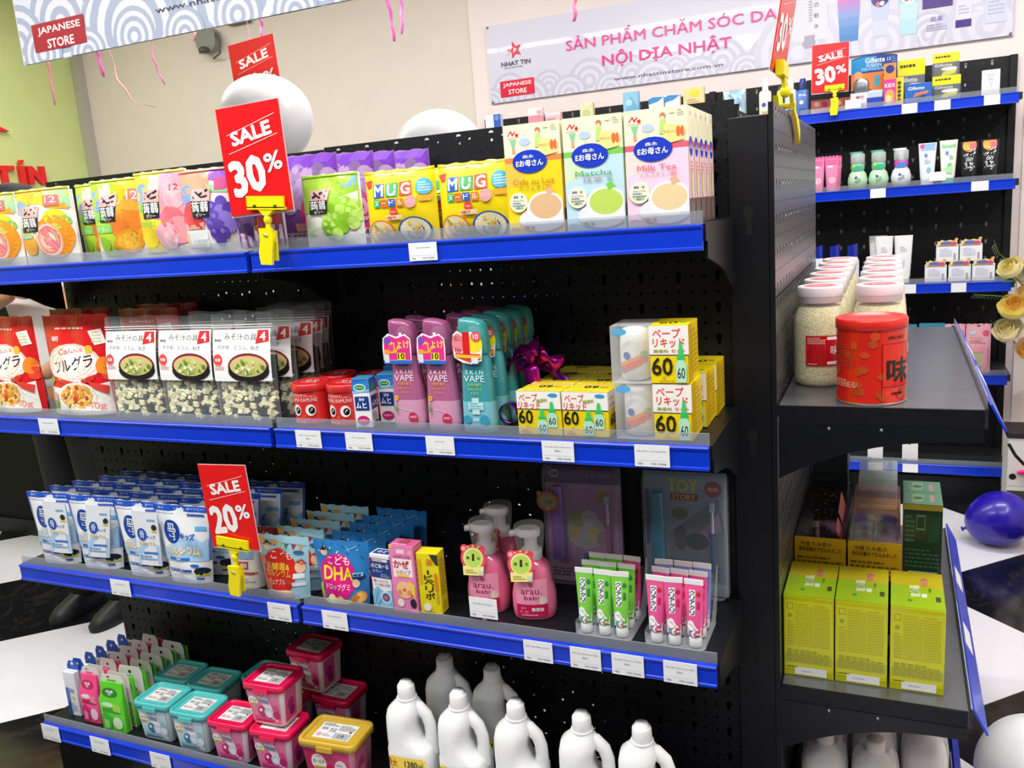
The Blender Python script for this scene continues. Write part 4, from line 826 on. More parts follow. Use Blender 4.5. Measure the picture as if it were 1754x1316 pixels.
# children's gummy pouches
def gummy(kind):
    w, h = .136, .140; red = kind == 'r'
    rt = empty('gummy_pouch', '', 'snack bag', 'pale blue gummy pouches' if red else 'blue gummy pouches')
    f = pouch(rt, w, h, .043, M('#a6d3e4' if red else '#2f7cc0', .25, coat=.2), 'stand', wb=.112, seed=41 if red else 43, name='bag', wr=.0015)
    it = [('o', .44, .44, .36, .36, '#dc2a20' if red else '#dc1c84'), ('t', 'こども', .5 if red else .47, .70, .42, '#f6f0ec', .13, .012), ('e', .2, .82, .07, '#f4c8a8'), ('p', [(.12, .84), (.2, .92), (.3, .86), (.24, .84)], '#2a2020')]
    if red:
        it = [('q', .02, .93, .98, .86, .001, '#6a8a98')] + [('p', [(.3 + .13 * k, .915 - .012 * k), (.39 + .13 * k, .905 - .012 * k), (.34 + .13 * k, .82 - .012 * k)], c) for k, c in enumerate(('#c84a3c', '#f0d86c', '#3c8a5c', '#b02c48', '#e6a04c'))] + [('r', .28, .85, .4, .93, '#d89a6c'), ('r', .02, .86, .14, .97, '#f0b04a')] + it
        it += [('t', '乳酸菌&', .42, .52, .5, '#f4cf3c', .11, .02), ('t', 'カルシウム', .42, .41, .56, '#f4cf3c', .11, .02), ('t', 'チュアブル', .38, .27, .36, '#fbeee4', .09, .01), ('e', .86, .52, .1, '#f2c8a4'), ('p', [(.76, .6), (.9, .66), (.98, .58), (.9, .56)], '#c04a34'), ('r', .74, .34, .94, .42, '#e8eef4'), ('r', .72, .22, .96, .28, '#dce8f4'), ('e', .18, .2, .1, '#c87a5c'), ('o', .45, .07, .32, .05, '#d8b48c'), ('r', .2, .1, .7, .14, '#e8e0d4'), ('o', .84, .76, .1, .03, '#2c6a94'), ('e', .1, .6, .08, '#e87a50')]
    else:
        it += [('t', 'DHA', .46, .5, .56, '#f6dc3a', .2, .03), ('t', 'ドロップグミ', .44, .29, .48, '#fbe6f0', .1, .01), ('o', .84, .46, .12, .05, '#16346c'), ('r', .74, .47, .92, .53, '#8cc8ec'), ('e', .8, .36, .07, '#f0c8a8'), ('q', .62, .86, .8, .93, .001, '#bfe0f0'), ('q', .6, .93, .68, .84, .001, '#bfe0f0'), ('e', .88, .14, .1, '#eda23c'), ('e', .88, .14, .07, '#f6c46a'), ('p', [(.62, .08), (.8, .2), (.9, .12), (.74, .04)], '#c07a34'), ('o', .42, .07, .3, .05, '#d8d08c'), ('e', .3, .1, .07, '#e0d8a0'), ('e', .5, .09, .07, '#e8dc9c'), ('e', .1, .14, .09, '#c8506c'), ('q', .86, .78, .94, .74, .0015, '#1b4a7c'), ('p', [(.03, .05), (.1, .03), (.14, .35), (.04, .3)], '#b8d058')]
        it += [('e', r_.uniform(.1, .95), r_.uniform(.78, .97), .012, r_.choice(['#9fe0c8', '#e8e48c', '#1a4a80', '#bfe4f4'])) for _ in range(16)]
    decal(rt, 'printed_front', f, w, h, it, curved=True, rough=.28)
    return rt
a = gummy('r'); spread(a, [(-.957, .036, Z3, 3, 'pale blue gummy pouch with big red oval in the front row')] + [(-.955 + .006 * k, .036 + .05 * k, Z3, (2, -3, 3, 0)[k % 4], 'pale blue gummy pouch with bunting, %s behind the red oval front one' % ('', 'first', 'second', 'third', 'fourth')[k]) for k in (1, 2, 3, 4)])
a = gummy('d'); spread(a, [(-.806, .042, Z3, 5, 'blue gummy pouch with big pink oval in the front row')] + [(-.80 + .006 * k, .042 + .05 * k, Z3, (0, 3, -2, 2)[k % 4], 'blue gummy pouch, %s behind the pink oval front one' % ('', 'first', 'second', 'third', 'fourth')[k]) for k in (1, 2, 3, 4)])
# medicine boxes
w, h, D = .050, .118, .032
rt = cartoon_box('throat_spray_box', 'white and dark blue throat spray box beside the blue gummy pouch', w, h, D, '#f0f2f6')
decal(rt, 'printed_front', flat(w, h), w, h, [('r', .0, .56, 1, .93, '#1a3c86'), ('r', .12, .87, .9, .92, '#e8e2e4'), ('l', .15, .875, .85, .915, 1, '#c84a50'), ('t', 'のどぬーる', .5, .79, .86, '#ffffff', .085, .02), ('t', 'スプレー', .36, .69, .5, '#dfe8f6', .05), ('l', .5, .58, .95, .65, 2, '#9ab0d8'), ('t', '痛いのどに', .48, .51, .76, '#d0484c', .045), ('t', '炎症', .8, .44, .24, '#24509c', .04), ('t', 'のどの痛み', .4, .44, .5, '#d0484c', .04), ('p', [(.0, .0), (1, .0), (1, .36), (.6, .3), (.3, .4), (0, .3)], '#8cc4e8'), ('e', .68, .2, .27, '#dcebf6'), ('e', .68, .2, .2, '#4a6ab0'), ('e', .66, .2, .1, '#c8784a'), ('q', .1, .05, .3, .32, .002, '#5aa0d4'), ('q', .25, .04, .45, .16, .002, '#4a90cc')])
decal(rt, 'printed_top', top(w, D, h), w, D, [('r', .1, .15, .9, .85, '#22408c'), ('t', 'のど', .5, .5, .5, '#fff', .4)])
decal(rt, 'printed_side', side(D, h, w / 2), D, h, [('r', 0, .56, 1, .93, '#1a3c86'), ('l', .1, .1, .9, .5, 8, '#9aa8c0')])
rt.location = (-.711, .060, Z3); rt.rotation_euler[2] = R(-3)
w, h, D = .057, .148, .036
rt = cartoon_box('syrup_box', 'tall pink cold syrup box between the white and the yellow medicine boxes', w, h, D, '#ea7fb8')
decal(rt, 'printed_front', flat(w, h), w, h, [('r', .0, .0, 1, 1, '#ee86bc'), ('p', [(.1, .52), (.9, .54), (.9, .80), (.1, .8)], '#f8eef2'), ('r', .3, .88, .62, .94, '#f6d8e4'), ('p', [(.02, .92), (.2, 1), (.02, 1)], '#c8d84a'), ('e', .85, .9, .09, '#f0b0b4'), ('t', 'ムヒのこども', .5, .835, .66, '#5a2a50', .04), ('t', 'かぜ', .46, .72, .64, '#d22a3c', .11, .03), ('t', 'シロップ', .52, .61, .6, '#d22a5c', .06), ('r', .25, .535, .72, .57, '#e8d43a'), ('o', .5, .34, .34, .13, '#f3c48e'), ('e', .5, .34, .07, '#e05a34'), ('e', .3, .3, .1, '#ee8a5c'), ('e', .7, .3, .1, '#ee8a5c'), ('p', [(.68, .5), (.94, .42), (.94, .2), (.8, .3)], '#f2d448'), ('o', .3, .14, .14, .06, '#f4ece0'), ('o', .82, .15, .13, .07, '#2c2838'), ('l', .1, .02, .9, .06, 1, '#b03a80'), ('r', .0, .0, 1, .02, '#c84a90')])
decal(rt, 'printed_top', top(w, D, h), w, D, [('r', .05, .05, .95, .95, '#d45a94'), ('e', .5, .5, .24, '#a84a5c'), ('l', .1, .08, .9, .25, 1, '#f6d8e4')])
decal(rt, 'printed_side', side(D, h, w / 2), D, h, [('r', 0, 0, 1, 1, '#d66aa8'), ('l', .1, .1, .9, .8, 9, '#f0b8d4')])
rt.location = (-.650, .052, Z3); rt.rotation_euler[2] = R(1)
w, h, D = .048, .134, .034
rt = cartoon_box('ointment_tube_box', 'narrow yellow medicine box at the right of the pink one', w, h, D, '#eedc1e')
decal(rt, 'printed_front', flat(w, h), w, h, [('p', [(.6, .98), (1, .98), (1, .80), (.86, .82)], '#3a3a30'), ('t', 'ポ', .5, .3, .44, '#1f1d18', .11, .02), ('t', 'リ', .5, .415, .38, '#1f1d18', .1, .02), ('t', 'ベ', .52, .52, .46, '#1f1d18', .09, .02), ('t', 'ビ', .5, .61, .4, '#1f1d18', .09, .02), ('q', .5, .66, .5, .73, .004, '#1f1d18'), ('t', '薬', .6, .86, .3, '#e08a1c', .1, .02), ('r', .06, .5, .2, .9, '#e8a81c'), ('r', .78, .4, .92, .68, '#e0841c'), ('r', .8, .2, .9, .38, '#c8b41c'), ('e', .34, .12, .18, '#f6f2e0'), ('l', .1, .02, .9, .06, 1, '#a89a1c')])
decal(rt, 'printed_side', side(D, h, w / 2), D, h, [('l', .12, .3, .88, .9, 10, '#b8a41c'), ('r', .2, .06, .8, .2, '#d8c41c')])
rt.location = (-.594, .058, Z3); rt.rotation_euler[2] = R(6)
# pink foam pump bottles
rt = empty('foam_pump_bottle', '', 'bottle', 'pink baby foam bottles')
mb = Mb(); cy = .040
prof = [(.0, .96, 0), (.003, 1.0, 0), (.02, 1.04, 0), (.045, 1.03, 0), (.062, .95, 0), (.075, .88, 0), (.09, .86, 0), (.105, .78, 0), (.114, .6, 0), (.120, .42, 0)]
mb.loft([ring(.043 * s, .036 * s, z, 0, cy, 32, 2.5) for z, s, _ in prof], M('#f07aa4', .22, sss=.3, coat=.3), True, True); mb.build('bottle', rt)
mb = Mb(); mb.lathe([(.0205, .119), (.0215, .121), (.0215, .136), (.019, .139)], WHITE, 24, (0, cy, 0)); mb.build('collar', rt)
mb = Mb(); mb.lathe([(.013, .138), (.013, .160), (.0155, .163), (.0155, .168)], WHITE, 20, (0, cy, 0))
mb.loft([ring(.022, .017, .166, -.003, cy, 24, 2.4), ring(.0245, .019, .170, -.004, cy, 24, 2.4), ring(.0245, .019, .178, -.004, cy, 24, 2.4), ring(.021, .016, .182, -.004, cy, 24, 2.4)], WHITE)
mb.loft([[(-.024 - t_ * .018, cy + u_ * .008 * (1 - t_ * .3), .174 + q_ * .0055 - t_ * .004) for u_, q_ in ((-1, -1), (1, -1), (1, 1), (-1, 1))] for t_ in (0, .6, 1)], WHITE); mb.build('pump_head', rt)
mb = Mb(); mb.lathe([(.0232, .122), (.0262, .14), (.0295, .165), (.0305, .186), (.029, .189)], FILM('pump_cover', '#f4f6fa', .9, .04, .15), 24, (-.002, cy, 0), False, True); mb.build('clear_cover', rt)
ff = lambda a, b, d: ((a - .5) * .07, cy - .0375 * (1.02 - .12 * max(0, b - .55)) * (1 - abs((a - .5) * 2 * .78) ** 2.5) ** .4 - d - .0006, b * .085 + .004)
decal(rt, 'printed_front', ff, .07, .085, [('r', .05, .09, .95, .98, '#f49ab8'), ('r', .05, .05, .95, .36, '#c81c50'), ('e', .5, .84, .07, '#d8607c'), ('t', 'arau.', .5, .67, .6, '#8a2448', .11, -.004), ('t', 'baby', .54, .52, .5, '#8a2448', .14, -.008), ('e', .82, .46, .12, '#f0d8c8'), ('t', '泡で', .26, .27, .16, '#f6b8c8', .05), ('r', .14, .14, .4, .21, '#e05a80'), ('t', '無添加', .66, .24, .34, '#ffffff', .09, .02), ('l', .2, .07, .85, .13, 1, '#f0a0b4')], curved=True, rough=.3)
tf = lambda a, b, d: (-.016 + (a - .5) * .056, -.004 - d + .012 * b, .086 + b * .062)
decal(rt, 'hang_tag', tf, .056, .062, [('o', .5, .56, .48, .44, '#ee4a62'), ('e', .16, .86, .15, '#ee4a62'), ('e', .84, .86, .12, '#ee4a62'), ('e', .14, .86, .08, '#f6b0b8'), ('p', [(.12, .0), (.88, .0), (.9, .3), (.1, .3)], '#f2e48c'), ('o', .5, .56, .38, .34, '#f0e6a8'), ('o', .5, .54, .33, .29, '#b8dc5c'), ('t', '1', .5, .58, .085, '#3a3426', .22, .015), ('t', '第', .3, .56, .12, '#4a442c', .1), ('t', '位', .7, .56, .12, '#4a442c', .1), ('l', .2, .06, .64, .2, 2, '#a8b04c'), ('r', .7, .03, .86, .18, '#c8d0c8'), ('e', .3, .92, .04, '#f6d86c'), ('e', .5, .96, .04, '#f6d86c'), ('e', .7, .92, .04, '#f6d86c')])
GA = 'pink baby foam bottles'
spread(rt, [(-.487, .088, Z3, 8, 'pink foam pump bottle with wreath tag behind the raised price card'), (-.380, .086, Z3, 14, 'pink foam pump bottle with wreath tag nearest the toothpaste tray'), (-.497, .182, Z3, 8, 'pink foam pump bottle standing in the second row')], GA)
# electric toothbrush blister packs leaning on the back panel
def blister(kind, label):
    w, h = .174, .268; p = kind == 'p'
    rt = empty('toothbrush_pack', label, 'toothbrush', 'electric toothbrush blister packs')
    mb = Mb(); mb.prism([(x, y + h / 2) for x, y, _ in rrect(w * .96, h * .97, .01, 0)], .008, .0095, M('#6f4d78' if p else '#596774', .45)); mb.build('card', rt)
    cf = lambda a, b, d: ((a - .5) * w * .96, .008 - d, .004 + b * h * .97)
    if p: it = [('r', .0, .0, 1, 1, '#b58ab4'), ('r', .0, .85, 1, 1, '#5a4070'), ('o', .13, .93, .07, .035, '#a89cac'), ('t', '電動', .13, .93, .1, '#3a2c48', .03), ('t', 'こどもハミガキ', .45, .92, .42, '#8a749a', .05), ('l', .7, .9, .97, .95, 1, '#7a648a'), ('o', .52, .45, .26, .16, '#b8a8b4')] + [('e', .40 + .12 * k, .42 - .03 * (k % 2), .1, c) for k, c in enumerate(('#b8a06c', '#a8a8ae', '#b8b07c', '#9a8a94'))] + [('e', .42, .55, .11, '#94a468'), ('e', .58, .56, .11, '#c0bcc0'), ('p', [(.66, .72), (.72, .80), (.84, .82), (.80, .74), (.74, .70)], '#b0a45c'), ('l', .05, .04, .9, .12, 3, '#5a4060')]
    else: it = [('r', .0, .0, 1, 1, '#8496a8'), ('p', [(.3, .5), (.9, .8), (.98, .5), (.98, .1), (.3, .1)], '#66707e'), ('t', 'TOY', .48, .89, .36, '#c8c03a', .1, .03), ('r', .33, .77, .66, .825, '#7d3434'), ('t', 'STORY', .49, .797, .28, '#d8c850', .04, .02), ('e', .84, .87, .1, '#8a3c40'), ('t', '電動', .84, .87, .13, '#d8b0a8', .03), ('p', [(.5, .4), (.9, .68), (.94, .56), (.7, .36)], '#9a7c98'), ('o', .64, .44, .14, .07, '#2a3838'), ('o', .44, .46, .08, .1, '#4c4854'), ('o', .44, .66, .1, .05, '#5a7444'), ('r', .02, .4, .06, .85, '#27508c'), ('l', .32, .12, .9, .3, 4, '#4a586a')]
    decal(rt, 'printed_card', cf, w * .96, h * .97, it)
    # travel case and brush moulded under the clear cover
    mb = Mb(); cx = -w * .31
    mb.loft([ring(.0135, .009, z, cx, -.004, 16, 3) for z in (.06 if p else .03, .065, .14, .17)] + [ring(.0125, .0085, .215, cx, -.004, 16, 3), ring(.010, .007, .222, cx, -.004, 16, 3)], M('#8a5cc0' if p else '#1f86a8', .2, coat=.5)); mb.build('travel_case', rt)
    mb = Mb(); bx = w * .32
    mb.loft([ring(.0055, .005, z, bx, -.002, 12) for z in (.06, .13)] + [ring(.0075, .006, .135, bx, -.002, 12), ring(.007, .006, .142, bx, -.002, 12)], M('#a4608c' if p else '#1f4f78', .3)); mb.build('brush_handle', rt)
    mb = Mb(); mb.loft([ring(.0035, .003, .142, bx, -.002, 10), ring(.0028, .0026, .185, bx, -.002, 10), ring(.0035, .003, .19, bx, -.002, 10)], M('#cfc6d4' if p else '#b8c8d8', .35)); mb.box(bx - .0045, bx + .0045, -.008, .0, .188, .205, M('#a8b4c8', .5)); mb.build('brush_head', rt)
    if p:
        for k in range(3):
            mb = Mb(); mb.loft([ring(.0022, .002, .022, .004 + .011 * k, -.001, 8), ring(.0022, .002, .06, .004 + .011 * k, -.001, 8)], M('#c8c0cc', .4)); mb.box(.0 + .011 * k, .008 + .011 * k, -.005, .002, .06, .074, M('#4c6ab0', .5)); mb.build('spare_head', rt)
    mb = Mb(); mb.loft([[(x, y, z + h / 2) for x, z, y in rrect(w, h, .012, yy)] if False else [(x * s, yy, z * s2 + h / 2) for x, z, _ in rrect(w, h, .012, 0)] for yy, s, s2 in ((.0075, 1, 1), (.006, .97, .985), (-.015, .94, .965), (-.017, .92, .95))], FILM('blister_shell', '#c8ccd4', .9, .06, .2), False, True, False); mb.build('clear_cover', rt)
    if p: decal(rt, 'round_sticker', lambda a, b, d: (-w * .40 + (a - .5) * .052, -.0185 - d, .165 + b * .05), .052, .05, [('o', .5, .5, .48, .46, '#b8705c'), ('e', .14, .84, .12, '#b8705c'), ('o', .5, .5, .36, .32, '#a8a078'), ('e', .4, .56, .12, '#8aa0a0'), ('e', .6, .5, .12, '#7a9a5c'), ('t', '歯', .5, .2, .2, '#e8d0c0', .12)])
    return rt
a = blister('p', 'mauve blister pack with a purple case and spare brush heads'); a.location = (-.330, .266, Z3 + .001); a.rotation_euler = (R(-1.5), 0, R(2))
a = blister('b', 'blue-grey blister pack with a teal case, right end of the third shelf'); a.location = (-.112, .266, Z3 + .001); a.rotation_euler = (R(-1.5), 0, R(2))
# toothpaste tubes standing in clear trays
def tube(kind):
    c, c2, name = {'g': ('#7fd44c', '#2f8f3c', 'green'), 'p': ('#ee5c9c', '#d81c5c', 'pink'), 'b': ('#8c94e0', '#3c4cb8', 'lilac')}[kind]
    rt = empty('toothpaste_tube', '', 'toothpaste', 'toothpaste tubes in the clear trays')
    mb = Mb(); mb.lathe([(.0115, 0), (.012, .001), (.0115, .018), (.0105, .0195)], M('#f0f0f2', .35), 20, (0, .013, 0)); mb.build('cap', rt)
    H = .118; mb = Mb(); rs = []
    for k in range(9):
        t_ = k / 8; rs.append(ring(.0135 + .0035 * t_, .0125 * (1 - t_) + .0007, .019 + .003 + t_ * (H - .022), 0, .013, 20, 2 + t_))
    mb.loft([ring(.011, .010, .0192, 0, .013, 20)] + rs, M(c, .25, coat=.3)); mb.build('tube', rt)
    mb = Mb(); mb.box(-.0172, .0172, .0118, .0142, H, H + .010, M('#f2f2f2', .4)); mb.build('crimp', rt)
    g = lambda a, b, d: (lambda t_: ((a - .5) * 2 * .0125 * (1 + .18 * t_), .013 - (.0125 * (1 - t_) + .0008) * math.sqrt(max(.05, 1 - ((a - .5) * 1.8) ** 2)) - d - .0003, .022 + b * (H - .024)))(b)
    it = [('p', [(.0, .0), (1, .0), (1, .18), (.0, .3)], '#eef2f4'), ('p', [(.2, .40), (.6, .42), (.6, .92), (.22, .92)], '#f6f6f6'), ('t', 'ク', .4, .86, .34, '#1c2a4c', .09, .03), ('t', 'リ', .4, .765, .32, '#1c2a4c', .085, .03), ('t', 'ア', .4, .67, .34, '#1c2a4c', .085, .03), ('t', 'ク', .4, .575, .34, '#1c2a4c', .085, .03), ('t', 'リ', .4, .475, .32, '#1c2a4c', .08, .03), ('e', .8, .84, .15, c2 if kind != 'p' else '#d8202c'), ('o', .8, .89, .08, .015, '#3c8a3c'), ('q', .8, .55, .8, .7, .0045, c2), ('o', .3, .22, .26, .1, '#f8f8fa'), ('e', .24, .24, .03, '#333'), ('e', .36, .24, .03, '#333'), ('o', .2, .07, .13, .03, '#4aa0d8'), ('o', .6, .06, .12, .025, '#e0645c'), ('q', .08, .32, .7, .12, .0008, c2)]
    decal(rt, 'printed_front', g, .025, H - .024, it, curved=True, rough=.3, d0=.0003, dd=.00004)
    return rt
def tray(x, label):
    rt = empty('clear_tray', label, 'tray', 'clear toothpaste trays', (x, .058, Z3))
    W, D = .112, .118; mb = Mb()
    out = lambda s, z: rrect(W * s, D * s, .010, z, 0, D / 2)
    mb.loft([out(.97, .0), out(1, .002), out(1.0, .024)], CLEAR2, True, False, False)
    for k in (-1, 1): mb.box(k * .0178 - .0004, k * .0178 + .0004, .002, D - .002, .002, .020, CLEAR2)
    mb.build('tray', rt)
    mb = Mb(); xw = W / 2; mb.add([(xw, .06, .02), (xw, D, .02), (xw + .004, D, .12), (xw + .004, D - .012, .122), (xw + .002, .09, .07)], [(0, 1, 2, 3, 4)], CLEAR2); mb.build('side_wing', rt)
    mb = Mb(); mb.add([(-xw + .004, D - .001, .02), (xw - .004, D - .001, .02), (xw - .004, D + .002, .10), (-xw + .004, D + .002, .10)], [(0, 1, 2, 3)], CLEAR2); mb.build('back_wing', rt)
    return rt
tray(-.226, 'clear plastic tray holding mostly green toothpaste tubes'); tray(-.090, 'clear plastic tray holding pink and lilac toothpaste tubes')
T = {k: tube(k) for k in 'gpb'}; used = set()
COLN = ('left', 'middle', 'right'); ROWN = ('front', 'second', 'third', 'back')
for tx, pat, tn in ((-.226, ('ggg', 'ggg', 'ggp'), 'green'), (-.090, ('ppp', 'ppp', 'bbb'), 'pink and lilac')):
    for j in range(3):
        for i in range(3):
            k = pat[j][i]; cn = {'g': 'green', 'p': 'pink', 'b': 'lilac'}[k]
            lab = '%s toothpaste tube in the %s row, %s column of the %s tray' % (cn, ROWN[j], COLN[i], tn)
            loc = (tx + (i - 1) * .0355, .063 + .037 * j, Z3 + .003); rz = r_.uniform(-8, 8)
            if k in used: dup(T[k], loc, rz, lab)
            else: used.add(k); spread(T[k], [(*loc, rz, lab)])
            
# ================================================================== bottom shelf
def toilet_pack(kind, rev=False):
    w, h = {'b': .040, 'p': .062, 'g': .080}[kind], .142
    c, c2 = {'b': ('#e6e9f2', '#2a5cc8'), 'p': ('#ee4a8a', '#b8245c'), 'g': ('#5cc82c', '#2c7a2c')}[kind]
    nm = {'b': 'blue and white', 'p': 'pink', 'g': 'green'}[kind]
    rt = empty('freshener_pack', '', 'air freshener', nm + ' freshener packs')
    mb = Mb(); mb.prism([(-w / 2, .0), (w / 2, .0), (w / 2, h * .95), (w / 2 - .008, h + .008), (-w / 2 + .008, h + .008), (-w / 2, h * .95)], .020 if not rev else .0, .0212 if not rev else .0012, M('#dcd8d4' if kind != 'b' else '#2a52b8', .5)); mb.build('back_card', rt)
    mb = Mb(); mb.loft([rrect(w, .018, .004, z, 0, .011) for z in (0, .002, h * .62)] + [rrect(w * .94, .012, .004, h * .70, 0, .014), rrect(w * .9, .006, .003, h * .93, 0, .017)] if kind != 'b' else [rrect(w, .018, .001, z, 0, .011) for z in (0, h * .88)], M(c, .3, coat=.2), smooth=kind != 'b'); mb.build('pack', rt)
    if rev:
        decal(rt, 'card_print', lambda a, b, d: ((a - .5) * w, -.0002 - d, b * h), w, h, [('e', .5, .95, .06, '#2a2628'), ('l', .2, .84, .8, .88, 1, '#6a6668'), ('r', .03, .03, .97, .5, c), ('o', .5, .62, .2, .05, c2)] if kind != 'b' else [('e', .5, .95, .1, '#e8ecf4'), ('r', .05, .0, .95, .8, '#dfe3ee')])
        return rt
    f = lambda a, b, d: ((a - .5) * w * .92, (.0018 if b < .62 else .0018 + (b - .62) * .03) - d, b * h * .92)
    if kind == 'b': it = [('r', .0, .86, 1, .96, '#2a5cc8'), ('r', .0, .0, .34, .62, '#5a7cc8'), ('t', '銀', .6, .7, .3, '#6a80b8', .05), ('r', .4, .52, .8, .6, '#8aa0d8'), ('e', .62, .4, .16, '#f0c05c'), ('l', .1, .1, .9, .3, 4, '#b0b8cc'), ('r', .05, .02, .3, .3, '#284c9c')]
    else: it = [('o', .46, .82, .34, .09, c2), ('t', '消臭', .46, .84, .34, '#f6f0f4', .05, .02), ('t', '力', .46, .79, .16, '#f6f0f4', .05, .02), ('o', .4, .58, .3, .05, '#f6e8ee' if kind == 'p' else '#d8f4c8'), ('r', .1, .42, .9, .50, c2 if kind == 'p' else '#3ca838'), ('p', [(.6, .62), (.95, .6), (.95, .44), (.6, .46)], '#f48ab4' if kind == 'p' else '#a4e05c'), ('o', .72, .2, .22, .13, '#f4d8e4' if kind == 'p' else '#d8eecc'), ('p', [(.04, .04), (.4, .04), (.5, .3), (.2, .4), (.04, .34)], '#d82c74' if kind == 'p' else '#48b83c'), ('p', [(.1, .06), (.3, .06), (.34, .22), (.12, .26)], '#f08ab4' if kind == 'p' else '#98dc6c')]
    decal(rt, 'printed_front', f, w * .92, h * .92, it, rough=.3)
    if kind == 'b': decal(rt, 'back_print', lambda a, b, d: ((a - .5) * w, .0198 - d, h * .88 + b * .03), w, .03, [('e', .5, .6, .12, '#e8ecf4')])
    else: decal(rt, 'back_print', lambda a, b, d: ((a - .5) * w, .0198 - d, h * .9 + b * .03), w, .03, [('e', .35, .55, .04, '#2a2628'), ('l', .3, .15, .8, .35, 1, '#6a6668')])
    return rt
for kind, x0, dx, n, nm in (('b', -1.733, .0075, 6, 'blue and white'), ('p', -1.655, .007, 7, 'pink'), ('g', -1.560, .007, 7, 'green')):
    a = toilet_pack(kind); y0 = {'b': .045, 'p': .034, 'g': .022}[kind]
    spread(a, [(x0, y0, Z4, 3, '%s freshener pack at the front of its row on the bottom shelf' % nm)])
    spread(toilet_pack(kind, True), [(x0 + dx * .4 * k + r_.uniform(-.003, .003), y0 + .0345 * k, Z4, r_.uniform(-2, 4), '%s freshener pack, %s behind the front one of its colour' % (nm, ('', 'first', 'second', 'third', 'fourth', 'fifth', 'sixth')[k])) for k in range(1, n)])
